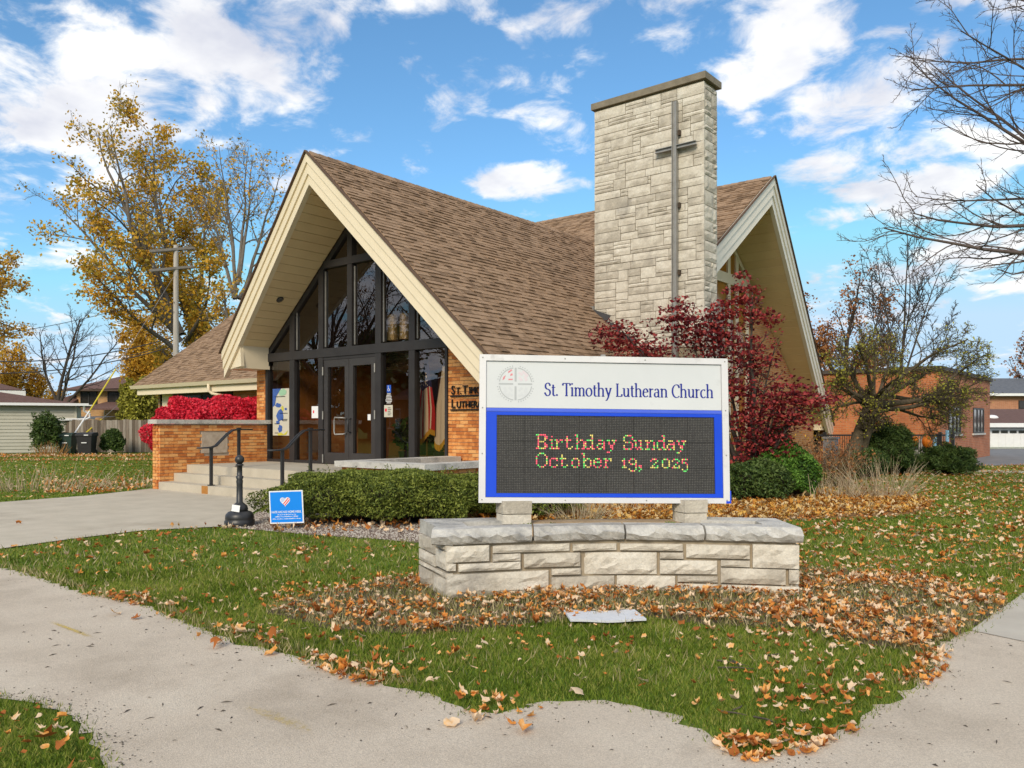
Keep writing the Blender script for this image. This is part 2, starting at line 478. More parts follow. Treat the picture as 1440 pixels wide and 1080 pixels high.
GRAVEL = gp([(320, 742), (430, 752), (520, 758), (592, 764), (660, 752), (720, 742)]) + [(-7.7, 7.6), (-8.5, 8.44), (-10.44, 8.44)] + gp([(374, 716)])
MULCH = gp([(372, 862), (430, 838), (520, 819), (590, 808), (800, 800), (1130, 798), (1300, 812), (1420, 848), (1398, 872), (1330, 900), (1285, 918), (1205, 906),
            (1130, 884), (1000, 880), (900, 868), (790, 872), (690, 884), (600, 893), (480, 887), (410, 872)])
LEAFBED = gp([(690, 741), (760, 737), (950, 736), (1060, 733), (1200, 728), (1280, 723), (1314, 711), (1290, 699), (1240, 692), (1150, 690)]) + [(-8.2, 16.2), (-8.2, 9.0), (-7.9, 7.7)]
PARK = gp([(1338, 656), (1460, 654), (1700, 650), (1700, 630), (1396, 631), (1330, 640)])

lawn = poly_mesh('lawn', [(-400, -400), (400, -400), (400, 600), (-400, 600)], 0.0, M_lawn)
tag(lawn, 'green autumn lawn scattered with fallen leaves around the church', 'lawn')
walk = poly_mesh('sidewalk', PAVE, .006, M_walk, wob=.026, seed=3)
tag(walk, 'worn concrete sidewalk curving round the lawn corner in the foreground', 'sidewalk')
path = poly_mesh('entrance_path', PATH, .012, M_concrete, wob=.004, seed=4)
tag(path, 'pale concrete path leading up to the church steps', 'path')
slab = poly_mesh('sidewalk_slab', [walk_right[0], walk_right[1]] + xy([(5.3, 5.7), (4.2, 4.45), (3.25, 4.9)]), .010, M_slab)
tag(slab, 'smoother concrete sidewalk slab at the right edge beyond a joint', 'sidewalk')
gravel = poly_mesh('gravel_bed', GRAVEL, .006, M_gravel, wob=.02, seed=5)
tag(gravel, 'brown gravel bed in front of the clipped yew hedge', 'gravel bed')
soil = poly_mesh('planting_bed', MULCH, .005, M_mulch, wob=.03, seed=6)
tag(soil, 'bare soil bed with dry grass around the stone sign base', 'planting bed')
lbed = poly_mesh('leaf_covered_bed', LEAFBED, .006, M_drydirt, wob=.03, seed=7)
tag(lbed, 'leaf covered bed under the red maple behind the sign', 'planting bed')
park = poly_mesh('parking_lot', PARK, .008, M_asphalt)
tag(park, 'grey asphalt parking lot beside the brick school building', 'parking lot')
sp = poly_mesh('side_path', gp([(1358, 664), (1700, 672), (1700, 668), (1362, 661)]), .010, M_concrete)
tag(sp, 'narrow concrete path across the right lawn', 'path')

# faint utility paint on the sidewalk
M_ypaint = bpy.data.materials.new('worn_yellow_paint'); M_ypaint.use_nodes = True
N_, L_ = M_ypaint.node_tree.nodes, M_ypaint.node_tree.links
b_ = N_['Principled BSDF']; b_.inputs['Base Color'].default_value = (.60, .44, .10, 1); b_.inputs['Roughness'].default_value = .9
g_ = N_.new('ShaderNodeNewGeometry'); n_ = N_.new('ShaderNodeTexNoise'); n_.inputs['Scale'].default_value = 55; n_.inputs['Detail'].default_value = 6; n_.inputs['Roughness'].default_value = .8
L_.new(g_.outputs['Position'], n_.inputs['Vector'])
at_ = N_.new('ShaderNodeAttribute'); at_.attribute_name = 'tone'
ma_ = N_.new('ShaderNodeMath'); ma_.operation = 'MULTIPLY_ADD'; L_.new(n_.outputs['Fac'], ma_.inputs[0]); ma_.inputs[1].default_value = 2.6; ma_.inputs[2].default_value = -1.52
mb_ = N_.new('ShaderNodeMath'); mb_.operation = 'ADD'; mb_.use_clamp = True; L_.new(ma_.outputs[0], mb_.inputs[0]); L_.new(at_.outputs['Fac'], mb_.inputs[1])
L_.new(mb_.outputs[0], b_.inputs['Alpha'])
for (a, b, wd, st_) in (((70, 875), (132, 899), .045, .85), ((342, 993), (446, 1033), .085, .45)):
    p, q = Vector((*G(*a)[:2], .0085)), Vector((*G(*b)[:2], .0085)); d = (q - p); n = Vector((-d.y, d.x, 0)).normalized()
    mb = MB(); K = 12; rr = random.Random(a[0])
    for i in range(K):
        for k in range(5):
            f0, f1 = i / K, (i + 1) / K; o0, o1 = (k / 5 - .5) * wd, ((k + 1) / 5 - .5) * wd
            mb.ct = st_ * (1 - abs((k - 2) / 2.6) ** 2) * math.sin(math.pi * (i + .5) / K) ** .6
            mb.add([p + d * f0 + n * o0, p + d * f1 + n * o0, p + d * f1 + n * o1, p + d * f0 + n * o1], [(3, 2, 1, 0)])
    mb.build('paint_mark', M_ypaint, walk)
# grit and twigs on the pavement
M_grit = mat('dark_grit', [(.05, .04, .032), (.11, .09, .07)], 30, .9)
P = rng.uniform((-3.5, 3.0), (4.2, 8), (800, 2)); Pw = np.c_[.7763 * P[:, 0] - .6304 * P[:, 1], .6305 * P[:, 0] + .7762 * P[:, 1]]
Pw = Pw[inside(Pw, PAVE)]
mb = MB()
for i, (x, y) in enumerate(Pw):
    a = random.random() * 6.3; l = random.choice((.004, .005, .006, .014, .03)); w_ = random.uniform(.002, .004)
    c, s_ = math.cos(a), math.sin(a)
    mb.add([(x - c * l, y - s_ * l, .008), (x - s_ * w_, y + c * w_, .014), (x + c * l, y + s_ * l, .008), (x + s_ * w_, y - c * w_, .008)], [(0, 3, 1), (3, 2, 1)])
# soil washed out along the lawn edges
Pe = np.repeat(np.array(walk_left), 34, 0) + rng.normal(0, .13, (34 * len(walk_left), 2))
lp_ = gp([(145, 1085), (128, 1042), (98, 1008), (58, 990), (0, 984)]); Pe = np.r_[Pe, np.repeat(np.array(lp_), 110, 0) + rng.normal(0, .10, (110 * len(lp_), 2))]
for (x, y) in Pe[inside(Pe, PAVE)]:
    a = random.random() * 6.3; l = random.uniform(.002, .008); c, s_ = math.cos(a), math.sin(a)
    mb.add([(x - c * l, y - s_ * l, .0075), (x - s_ * l * .6, y + c * l * .6, .010), (x + c * l, y + s_ * l, .0075), (x + s_ * l * .6, y - c * l * .6, .0078)], [(0, 3, 1), (3, 2, 1)])
mb.build('grit', M_grit, walk, kind='stuff')
mb = MB()
for (a, b) in (((1008, 932), (1053, 940)), ((1025, 930), (1040, 941)), ((1060, 1012), (1090, 1020)), ((1012, 1004), (1050, 1010)), ((1030, 1003), (1044, 996)), ((1080, 925), (1098, 923)), ((1010, 942), (1060, 944))):
    p, q = Vector(G(*a)), Vector(G(*b)); p.z = q.z = .014; mid = (p + q) / 2 + Vector((.02, -.02, .012))
    mb.tube([p, mid, q], [.005, .004, .002], 5)
mb.build('fallen_twigs', M_grit, walk, kind='stuff')
# gravel stones
P = rng.uniform(np.min(GRAVEL, 0), np.max(GRAVEL, 0), (22000, 2)); P = P[inside(P, GRAVEL)]
n = len(P); s_ = rng.uniform(.008, .020, n); z = .008
base = np.array([(1, 0, 0), (0, 1, 0), (-1, 0, 0), (0, -1, 0), (.1, .1, .9)])
ang = rng.uniform(0, 6.28, n); c, sn = np.cos(ang), np.sin(ang)
V = np.empty((n, 5, 3)); bx, by = base[:, 0], base[:, 1]
V[:, :, 0] = P[:, 0, None] + s_[:, None] * (c[:, None] * bx - sn[:, None] * by * .7)
V[:, :, 1] = P[:, 1, None] + s_[:, None] * (sn[:, None] * bx + c[:, None] * by * .7)
V[:, :, 2] = z + s_[:, None] * base[:, 2]
F = np.array([(0, 1, 4), (1, 2, 4), (2, 3, 4), (3, 0, 4)])
M_pebble = mat('pebbles', [(.14, .10, .08), (.30, .235, .19), (.50, .45, .39)], 12, .85, tone=1.0)
link('pebbles', np_mesh('pebbles', V.reshape(-1, 3), (F[None] + 5 * np.arange(n)[:, None, None]).reshape(-1, 3), M_pebble, np.repeat(rng.random(n), 4)), gravel, kind='stuff')

# ---- grass blades: short lawn turf
M_grass = mat('grass_blades', [(.075, .115, .010), (.160, .238, .020), (.235, .305, .038), (.35, .35, .085)], 1.3, .7, tone=.55, transl=.4, spec=.2, blotch=((.16, .14, .05), .7, .60, .85))
M_straw = mat('dry_grass_blades', [(.19, .18, .06), (.34, .28, .13), (.50, .42, .24)], 6, .8, tone=.8, transl=.2, spec=.2)
excl = [PAVE, PATH, GRAVEL, LEAFBED, PARK]
STEPS_POLY = [(-16.9, 8.3), (-8.4, 8.3), (-8.0, 12), (-30, 14), (-30, 40), (-16.9, 12)]
CHURCH_POLY = [(-30, 15), (-8.2, 15), (-8.0, 8.3), (-16.9, 8.3), (-16.9, 15)]
def cam_sample(n, t0, t1, pw, spread):
    u = rng.random(n)
    if abs(pw) < 1e-6: t = t0 * (t1 / t0) ** u
    else: t = (t0 ** pw + u * (t1 ** pw - t0 ** pw)) ** (1 / pw)
    x = rng.uniform(-spread, spread, n) * t
    return np.c_[.7763 * x - .6304 * t, .6305 * x + .7762 * t], t
def blades(P, t, hmin, hmax, wk, zb=0.0):
    n = len(P); a = rng.uniform(0, 6.283, n); h = rng.uniform(hmin, hmax, n) * (.75 + .5 * rng.random(n)); w_ = np.maximum(.0032, t * .00075) * wk
    ln = rng.normal(0, .45, (n, 2)) * h[:, None]
    V = np.empty((n, 3, 3))
    dx, dy = np.cos(a) * w_, np.sin(a) * w_
    V[:, 0] = np.c_[P[:, 0] - dx, P[:, 1] - dy, np.full(n, zb)]
    V[:, 1] = np.c_[P[:, 0] + dx, P[:, 1] + dy, np.full(n, zb)]
    V[:, 2] = np.c_[P[:, 0] + ln[:, 0], P[:, 1] + ln[:, 1], zb + h]
    return V.reshape(-1, 3), np.arange(3 * n).reshape(n, 3)
def free(P, polys):
    k = np.ones(len(P), bool)
    for q in polys: k &= ~inside(P, q)
    return k
Pa, ta = cam_sample(260000, 2.9, 7.5, 1.0, .80)
Pb, tb = cam_sample(330000, 7.5, 45, 0.0, .80)
Pg = np.r_[Pa, Pb]; tg = np.r_[ta, tb]
jit = rng.normal(0, .038, Pg.shape)                    # ragged lawn edges over the pavement
k = free(Pg + jit, [PAVE, PATH, GRAVEL, LEAFBED, PARK, CHURCH_POLY])
inm = inside(Pg, MULCH)
k &= ~(inm & (rng.random(len(Pg)) < .78))
Pg, tg = Pg[k], tg[k]
V, F = blades(Pg, tg, .015, .034, 1.0)
link('grass', np_mesh('grass', V, F, M_grass, rng.random(len(F))), None, kind='stuff')
tag(bpy.data.objects['grass'], 'short green grass of the lawn', 'grass')
Ps, ts = cam_sample(160000, 4.2, 10, 0.5, .80)
near_edge = edge_dist(Ps, walk_left) < .10
k = (inside(Ps, MULCH) & (rng.random(len(Ps)) < .42)) | (near_edge & free(Ps + rng.normal(0, .02, Ps.shape), [PAVE]) & (rng.random(len(Ps)) < .5)) | \
    (free(Ps, [PAVE, PATH, GRAVEL, LEAFBED, CHURCH_POLY]) & (rng.random(len(Ps)) < .05))
Ps, ts = Ps[k], ts[k]
V, F = blades(Ps, ts, .03, .075, 1.0)
link('dry_grass', np_mesh('dry_grass', V, F, M_straw, rng.random(len(F))), None, kind='stuff')
tag(bpy.data.objects['dry_grass'], 'straw coloured dry grass round the stone sign base', 'dry grass')

# ---- fallen leaves
def leaf_template(seed):
    r = random.Random(seed)
    tips = [(90, .50), (64, .33), (40, .45), (10, .29), (-18, .37), (-58, .27), (-90, .27), (-122, .27), (-162, .37), (170, .29), (140, .45), (116, .33)]
    P = [(0, 0)]
    for a, d in tips:
        d *= r.uniform(.72, 1.2); a += r.uniform(-8, 8)
        P.append((d * math.cos(rad(a)), d * math.sin(rad(a))))
    return np.array(P), np.array([(0, i, i % 12 + 1) for i in range(1, 13)])
def leaves(P, size, zb, tilt=.5, curl=1.0, seed=1):
    n = len(P); T, F0 = leaf_template(seed); m = len(T)
    s_ = size; a = rng.uniform(0, 6.28, n); r2 = (T ** 2).sum(1)
    cu = rng.normal(.35, .75, n) * curl; fo = rng.normal(.25, .5, n) * curl
    X = T[None, :, 0] * (s_ * rng.uniform(.45, 1.05, n))[:, None]; Y = T[None, :, 1] * s_[:, None]
    Z = s_[:, None] * (cu[:, None] * r2[None] * 1.6 + fo[:, None] * np.abs(T[None, :, 0]) + rng.normal(0, .05, (n, m)))
    tx, ty = rng.normal(0, tilt, n), rng.normal(0, tilt, n)
    Z = Z + X * tx[:, None] + Y * ty[:, None]
    Z = Z - Z.min(1)[:, None] + zb[:, None]
    c, sn = np.cos(a)[:, None], np.sin(a)[:, None]
    V = np.stack([P[:, 0, None] + c * X - sn * Y, P[:, 1, None] + sn * X + c * Y, Z], 2)
    return V.reshape(-1, 3), (F0[None] + m * np.arange(n)[:, None, None]).reshape(-1, 3)
M_leaf = mat('fallen_leaves', [(.40, .13, .03), (.64, .24, .045), (.80, .36, .08), (.84, .50, .21), (.82, .62, .42)], 14, .75, tone=.72, transl=.25, spec=.25)
M_leafy = mat('yellow_fallen_leaves', [(.42, .16, .025), (.58, .29, .05), (.68, .42, .10), (.62, .46, .24)], 10, .75, tone=.75, transl=.15, spec=.25)
edge = walk_left[1:]
def sample_zone(n, t0, t1, pw, acc):
    P, t = cam_sample(n, t0, t1, pw, .72); k = acc(P); return P[k], t[k]
nz = lambda P, f, s: np.sin(P[:, 0] * f + s) * np.sin(P[:, 1] * f * 1.3 + 2 * s) + .5 * np.sin(P[:, 0] * f * 2.7 - P[:, 1] * f * 2.1 + s)
L_all = []
lawn_ok = lambda P: free(P, [PAVE, PATH, GRAVEL, LEAFBED, PARK, CHURCH_POLY, MULCH])
xcam = lambda P: P @ np.array([.7763, .6305])
tcam = lambda P: P @ np.array([-.6304, .7762])
# lawn, thinner to the left
P1, t1 = sample_zone(60000, 3.1, 34, 1.2, lambda P: lawn_ok(P) & (rng.random(len(P)) < np.where(xcam(P) / tcam(P) > .30, .95, .20) * np.clip(.75 + .5 * nz(P, 1.7, 3), .1, 1)))
near_extra, _ = sample_zone(1100, 3.1, 6.5, 2, lambda P: lawn_ok(P) & (nz(P, 3.1, 1) > .05))
# bed round the stone base
P2, _ = sample_zone(30000, 4.3, 8.2, 1.5, lambda P: inside(P, MULCH) & (rng.random(len(P)) < np.clip(.62 + .5 * nz(P, 2.3, 5), .10, 1) * np.where(xcam(P) / tcam(P) < -.12, .5, 1)))
# pavement edges
P3, _ = sample_zone(60000, 3.1, 9, 1, lambda P: (edge_dist(P, edge) < .07) & (nz(P, 2.4, 7) > .18) & (rng.random(len(P)) < .5))
# loose on pavement
P4 = np.array([G(*q)[:2] for q in [(164, 866), (304, 913), (310, 909), (190, 872), (258, 870), (736, 1030), (637, 1022), (668, 1019), (330, 895), (345, 893), (338, 900), (1190, 1026), (1198, 1032), (1058, 1058), (1048, 1052),
                                    (26, 738), (60, 1044), (230, 858), (380, 922), (812, 984), (1150, 1048), (1166, 1040), (20, 770)]])
# the three small piles on the lawn
P5 = np.r_[[np.array(G(*q)[:2]) + rng.normal(0, .10, 2) for q in [(430, 778)] * 26 + [(400, 845)] * 26 + [(420, 835)] * 16 + [(690, 998)] * 34 + [(330, 890)] * 16 + [(520, 950)] * 30]]
main = np.r_[P1, near_extra, P2, P3, P4, P5]
tm = tcam(main)
order = np.argsort(tm)
main, tm = main[order], tm[order]
onp = inside(main, PAVE) | inside(main, PATH)
size = (.034 + .050 * rng.random(len(main)) ** 1.8) * np.where(tm > 8, 1.25, 1)
size[np.isin(np.round(main, 4), np.round(P4, 4)).all(1)] = .11
zb = np.where(onp, .012, rng.uniform(.018, .05, len(main)))
N_IND = 280
LM = []
for s_ in range(8):
    V, F = leaves(np.zeros((1, 2)), np.array([1.0]), np.zeros(1), .22, .8, s_)
    LM.append(np_mesh('fallen_leaf', V, F, M_leaf))
for i in range(N_IND):
    o = bpy.data.objects.new('fallen_leaf', LM[i % 8]); COL.objects.link(o)
    o.location = (main[i, 0], main[i, 1], zb[i]); o.scale = (size[i],) * 3; o.rotation_euler = (random.gauss(0, .12), random.gauss(0, .12), random.random() * 6.28)
    o.parent = walk if onp[i] else lawn
V, F = leaves(main[N_IND:], size[N_IND:], zb[N_IND:], .25, 1.0, 3)
link('leaf_litter', np_mesh('leaf_litter', V, F, M_leaf, np.repeat(rng.random(len(main) - N_IND), 12)), lawn, kind='stuff')
# golden leaves of the bed behind the sign
P6 = rng.uniform(np.min(LEAFBED, 0), np.max(LEAFBED, 0), (26000, 2)); P6 = P6[inside(P6, LEAFBED)]
dens = np.where(tcam(P6) < 14.6, 1.0, .35); P6 = P6[rng.random(len(P6)) < dens][:9000]
V, F = leaves(P6, rng.uniform(.06, .12, len(P6)), rng.uniform(.01, .07, len(P6)), .28, .8, 5)
link('golden_leaf_litter', np_mesh('golden_leaf_litter', V, F, M_leafy, np.repeat(rng.random(len(P6)), 12)), lbed, kind='stuff')
# leaves blown against the far fence and under the hedge
P7 = np.r_[np.array([G(random.uniform(-30, 214), random.choice((641, 642, 643, 648))) [:2] for _ in range(1500)]) + rng.normal(0, .25, (1500, 2)),
           np.array([G(random.uniform(60, 215), random.uniform(676, 695))[:2] for _ in range(420)]),
           np.array([G(random.uniform(380, 600), random.uniform(735, 750))[:2] for _ in range(170)])]
P7 = P7[free(P7, [PATH, CHURCH_POLY])]
V, F = leaves(P7, rng.uniform(.06, .11, len(P7)), rng.uniform(.01, .05, len(P7)), .5, 1.0, 6)
link('blown_leaf_litter', np_mesh('blown_leaf_litter', V, F, M_leaf, np.repeat(rng.random(len(P7)), 12)), lawn, kind='stuff')

# ================================================================== THE CHURCH
church = thing('church', (-13, 16, 0), 'tan brick church with steep brown shingled gables, glass entrance and tall stone chimney', 'church')
FY = 11.1                         # plane of the glass entrance front
CX, AY, AZ, AZI, KL, KR, SA = -12.95, 9.74, 6.605, 5.986, .167, -.052, .873     # entrance gable
BX, BY, BZ, BZI, KBL, KBR, SB, BW = -8.42, 21.5, 8.045, 7.296, .056, .144, .744, -9.99   # nave gable
NX0 = -29.6
LAND = .5

def roof(name, ridge_pt, down, along, length, rng_fn, exposure=.13, tab=.21, seed=1, nind=0, key=None):
    """shingled slope. ridge_pt: point on ridge; down: unit vector down the slope; along: unit vector along the eave;
    rng_fn(b) -> (a0, a1) extent along the slope at distance b below the ridge"""
    r = random.Random(seed)
    O, dn, al = Vector(ridge_pt), Vector(down), Vector(along)
    nm = al.cross(dn)
    if nm.z < 0: nm = -nm
    # deck
    K = 8
    L_ = [O + dn * (length * i / K) + al * rng_fn(length * i / K)[0] - nm * .012 for i in range(K + 1)]
    R_ = [O + dn * (length * i / K) + al * rng_fn(length * i / K)[1] - nm * .012 for i in range(K + 1)]
    mb = MB()
    for i in range(K):
        q = [L_[i], R_[i], R_[i + 1], L_[i + 1]]
        mb.prism(q, -nm * .09)
    deck = mb.build('roof', M_deck, church)
    pieces = []
    i = 0; b = 0.0
    while b < length - .02:
        b1 = min(b + exposure, length)
        f0 = rng_fn(b); f1 = rng_fn(b1)
        if f0[1] - f0[0] > .1:
            a = f0[0] - r.random() * tab
            while a < f0[1]:
                w_ = tab * r.choice((.5, .7, 1, 1, 1.3))
                p0, p1 = max(a, f0[0]), min(a + w_ - .006, f0[1])
                q0, q1 = max(a, f1[0]), min(a + w_ - .006, f1[1])
                if a < f0[0] + .02: p0, q0 = f0[0], f1[0]
                if a + w_ > f0[1] - .02: p1, q1 = f0[1], f1[1]
                if p1 - p0 > .02 and q1 - q0 > .02:
                    th = r.choice((.010, .013, .024, .028))
                    pieces.append((p0, p1, q0, q1, b, b1 + .012, th, r.random()))
                a += w_
        b = b1; i += 1
    def geo(pc):
        p0, p1, q0, q1, b0, b1, th, t = pc
        T = [O + al * p0 + dn * b0 + nm * .002, O + al * p1 + dn * b0 + nm * .002, O + al * q1 + dn * b1 + nm * th, O + al * q0 + dn * b1 + nm * th,
             O + al * q1 + dn * b1 - nm * .004, O + al * q0 + dn * b1 - nm * .004]
        return T, [(0, 3, 2, 1), (3, 5, 4, 2), (0, 5, 3), (1, 2, 4)]
    if key: pieces.sort(key=lambda pc: key(O + al * (pc[0] + pc[1]) / 2 + dn * pc[4]))
    flip = al.cross(dn).z > 0
    for pc in pieces[:nind]:
        m = MB(); T, Fs = geo(pc); m.add(T, [f[::-1] for f in Fs] if flip else Fs)
        m.build('shingle', M_shingle, deck)
    m = MB()
    for pc in pieces[nind:]:
        m.ct = pc[7]; T, Fs = geo(pc); m.add(T, [f[::-1] for f in Fs] if flip else Fs)
    m.build('shingles', M_shingle, deck, kind='stuff')
    return deck

ca, sa_ = 1 / math.hypot(1, SA), SA / math.hypot(1, SA)
cb_, sb_ = 1 / math.hypot(1, SB), SB / math.hypot(1, SB)
DA = 4.95                         # horizontal run of the entrance roof, ridge to eave
valley = lambda d: BY - (BZ - AZ + SA * d) / SB
campos = Vector((0, 0, EYE))
rA = roof('entrance roof right', (CX, 0, AZ), (ca, 0, -sa_), (0, 1, 0), DA / ca, lambda b: (AY + KR * b * ca, valley(b * ca) + .05), seed=2, nind=280, key=lambda p: (p - campos).length)
rAl = roof('entrance roof left', (CX, 0, AZ), (-ca, 0, -sa_), (0, 1, 0), 4.15 / ca, lambda b: (AY + KL * b * ca, valley(b * ca) + .05), tab=1.2, exposure=.4, seed=3)
DN, DS = 7.08, 9.2
rN = roof('nave front', (0, BY, BZ), (0, -cb_, -sb_), (1, 0, 0), DN / cb_, lambda b: (NX0, BX - KBL * b * cb_), seed=4, tab=.24)
rNb = roof('nave back', (0, BY, BZ), (0, cb_, -sb_), (1, 0, 0), DS / cb_, lambda b: (NX0, BX - KBR * b * cb_), exposure=.6, tab=2.0, seed=5)
# ridge caps
mb = MB(); r = random.Random(9)
y = AY
while y < 19.6:
    mb.ct = r.random(); mb.prism([(CX - .15, y, AZ - .10), (CX, y, AZ + .035), (CX + .15, y, AZ - .10)], (0, .26, -.012)); y += .22
x = NX0
while x < BX - .1:
    mb.ct = r.random(); mb.prism([(x, BY - .15, BZ - .08), (x, BY, BZ + .035), (x, BY + .15, BZ - .08)], (.26, 0, -.012)); x += .22
mb.build('ridge_shingles', M_shingle, church, kind='stuff')

# ---- rake boards: three stepped layers on each slope
def rake(apex, ax, dirs, k, s, drop, run, nrm, thick=.10, name='rake_board', m=None):
    """apex: outer apex; dirs: horizontal unit along the slope going away from the apex; k: how far the board falls back per metre; nrm: outward"""
    nv, dv = Vector(nrm), Vector(dirs)
    P = lambda d, z: Vector(apex) + dv * d - nv * (k * d) + Vector((0, 0, z - s * d))
    cuts = [0, .30 * drop, .66 * drop, drop]
    for i, (a, b) in enumerate(zip(cuts[:-1], cuts[1:])):
        off = nv * (.075 - .032 * i)
        q = [P(0, -a) + off, P(run, -a) + off, P(run, -b) + off, P(0, -b) + off]
        mb = MB(); mb.prism(q, -nv * (thick + .075 - .032 * i)); 
        mb.build(name, m or M_trim, church)
zd = AZ - AZI
rake((CX, AY, AZ - .02), None, (-1, 0, 0), KL, SA, zd - .02, 4.08, (0, -1, 0))
rake((CX, AY, AZ - .02), None, (1, 0, 0), KR, SA, zd - .02, 4.95, (0, -1, 0))
zb_ = BZ - BZI
rake((BX, BY, BZ - .02), None, (0, -1, 0), KBL, SB, zb_ - .02, 7.1, (1, 0, 0), m=M_trimw)
rake((BX, BY, BZ - .02), None, (0, 1, 0), KBR, SB, zb_ - .02, 9.2, (1, 0, 0), m=M_trimw)
# dark drip edge over the rakes
mb = MB()
for (dx, k, run) in ((-1, KL, 4.15), (1, KR, 4.95)):
    mb = MB(); mb.bar((CX, AY - .09, AZ + .012), (CX + dx * run, AY + k * run - .09, AZ + .012 - SA * run), .06, .025); mb.build('drip_edge', M_deck, church)
for (dy, k, run) in ((-1, KBL, 7.1), (1, KBR, 9.2)):
    mb = MB(); mb.bar((BX + .09, BY, BZ + .012), (BX - k * run + .09, BY + dy * run, BZ + .012 - SB * run), .06, .025); mb.build('drip_edge', M_deck, church)
pass

# ---- soffit boards
def soffit(front, back, zt, s, sign_axis, d1, step, name='soffit'):
    """boards between the rake and the wall. front(d), back(d) -> Vector on the soffit plane"""
    base = MB(); base.add([front(0) + Vector((0, 0, .03)), back(0) + Vector((0, 0, .03)), back(d1) + Vector((0, 0, .03)), front(d1) + Vector((0, 0, .03))], [(0, 1, 2, 3), (3, 2, 1, 0)])
    so = base.build(name, M_soffit_b, church)
    d = 0.0
    while d < d1:
        e = min(d + step - .012, d1)
        q = [front(d), back(d), back(e), front(e)]
        mb = MB(); mb.prism(q, Vector((0, 0, .022))); mb.build('soffit_board', M_soffit, so)
        d += step
    return so
sofL = soffit(lambda d: Vector((CX - d, AY + KL * d, AZI - SA * d + .01)), lambda d: Vector((CX - d, FY - .02, AZI - SA * d + .01)), AZI, SA, None, 3.72, .165)
sofR = soffit(lambda d: Vector((CX + d, AY + KR * d, AZI - SA * d + .01)), lambda d: Vector((CX + d, FY - .02, AZI - SA * d + .01)), AZI, SA, None, 4.5, .165)
soffit(lambda d: Vector((BX - KBR * d, BY + d, BZI - SB * d + .01)), lambda d: Vector((BW, BY + d, BZI - SB * d + .01)), BZI, SB, None, 8.1, .26)
soffit(lambda d: Vector((BX - KBL * d, BY - d, BZI - SB * d + .01)), lambda d: Vector((BW, BY - d, BZI - SB * d + .01)), BZI, SB, None, 6.4, .26)
# recessed lamp in the left soffit

lamp = MB(); c0 = Vector((-15.13, 10.60, 4.075)); nn = Vector((-SA, 0, -1)).normalized(); nn = Vector((sa_, 0, -ca))
ax_ = Vector((0, 1, 0)); bx_ = nn.cross(ax_)
ring = [c0 + .085 * (math.cos(t * math.pi / 8) * ax_ + math.sin(t * math.pi / 8) * bx_) for t in range(16)]
rin = [c0 + nn * .012 + .06 * (math.cos(t * math.pi / 8) * ax_ + math.sin(t * math.pi / 8) * bx_) for t in range(16)]
lamp.add(ring + rin, [(i, (i + 1) % 16, 16 + (i + 1) % 16, 16 + i) for i in range(16)] + [(i + 16, (i + 1) % 16 + 16, i) for i in range(0)])
lo = lamp.build('recessed_light', M_black, church)
l2 = MB(); l2.add([p - nn * .004 for p in rin], [tuple(range(16)), tuple(range(15, -1, -1))]); l2.build('lens', M_galv, lo)

# ---- boxed eave return at the left foot of the entrance gable, gutter ends
mb = MB()
mb.prism([(-16.26, 10.34, 3.13), (-17.0, 10.46, 2.62), (-16.20, 10.33, 2.66)], (0, .08, 0))
mb.box(-16.98, -16.24, 10.42, FY, 2.62, 2.70)
mb.box(-16.285, -16.24, 10.40, FY - .03, 2.70, 3.14)
mb.build('eave_return', M_trim, church)
mb = MB(); mb.prism([(-17.16, 10.45, 2.94), (-17.02, 10.45, 2.99), (-17.0, 10.45, 2.86), (-17.12, 10.45, 2.86)], (0, 4.2, 0)); mb.build('gutter', M_trimw, church)

# ---- brick walls
BRM = []
def brick_data():
    m = MB(); m.box(-.0965, .0965, -.05, .05, -.0285, .0285)
    return m.mesh('brick', M_brick)
BR = brick_data(); mh = MB(); mh.box(-.0465, .0465, -.05, .05, -.0285, .0285); BRH = mh.mesh('brick', M_brick)
def bricks(parent, p0, along, length, z0, z1, nmax, skip=None, out=None, seed=0, top=None):
    """running bond; p0: corner on the wall face, along: unit; out: outward normal; brick objects up to nmax, the rest joined"""
    r = random.Random(seed); al, on = Vector(along), Vector(out); rest = MB(); cnt = 0
    ang = math.atan2(al.y, al.x); row = 0; z = z0 + .034
    nrow = int((z1 - z0) / .067)
    for row in range(nrow):
        z = z0 + .0335 + row * .067
        a = -.1 if row % 2 else 0.0
        while a < length - .02:
            w0, w1 = max(a, 0), min(a + .2, length)
            c = (w0 + w1) / 2
            if w1 - w0 > .05 and not (skip and skip(c, z)) and (top is None or z + .03 < top(c)):
                pr = r.gauss(0, .0012)
                pos = Vector(p0) + al * c + on * (pr - .044); pos.z = z
                full = w1 - w0 > .15
                if cnt < nmax:
                    o = bpy.data.objects.new('brick', BR if full else BRH); COL.objects.link(o)
                    o.location = pos; o.rotation_euler = (0, 0, ang)
                    o.parent = parent; o.matrix_parent_inverse = wmx(parent).inverted(); cnt += 1
                else:
                    rest.ct = r.random(); h = (.0965 if full else .0465)
                    rest.obox(pos, al * h, on * .05, Vector((0, 0, .0285)))
            a += .2
    if rest.f: rest.build('bricks', M_brick, parent, kind='stuff')
    return cnt
# right of the glass
topR = lambda x: AZI - SA * abs(x - CX) - .01
mb = MB(); mb.prism([(-10.55, FY + .01, 0), (-8.45, FY + .01, 0), (-8.45, FY + .01, topR(-8.45)), (-10.55, FY + .01, topR(-10.55))], (0, .3, 0))
wR = mb.build('wall', M_mortar, church)
bricks(wR, (-10.55, FY, 0), (1, 0, 0), 2.1, .62, 3.9, 230, out=(0, -1, 0), seed=1, top=lambda c: topR(-10.55 + c))
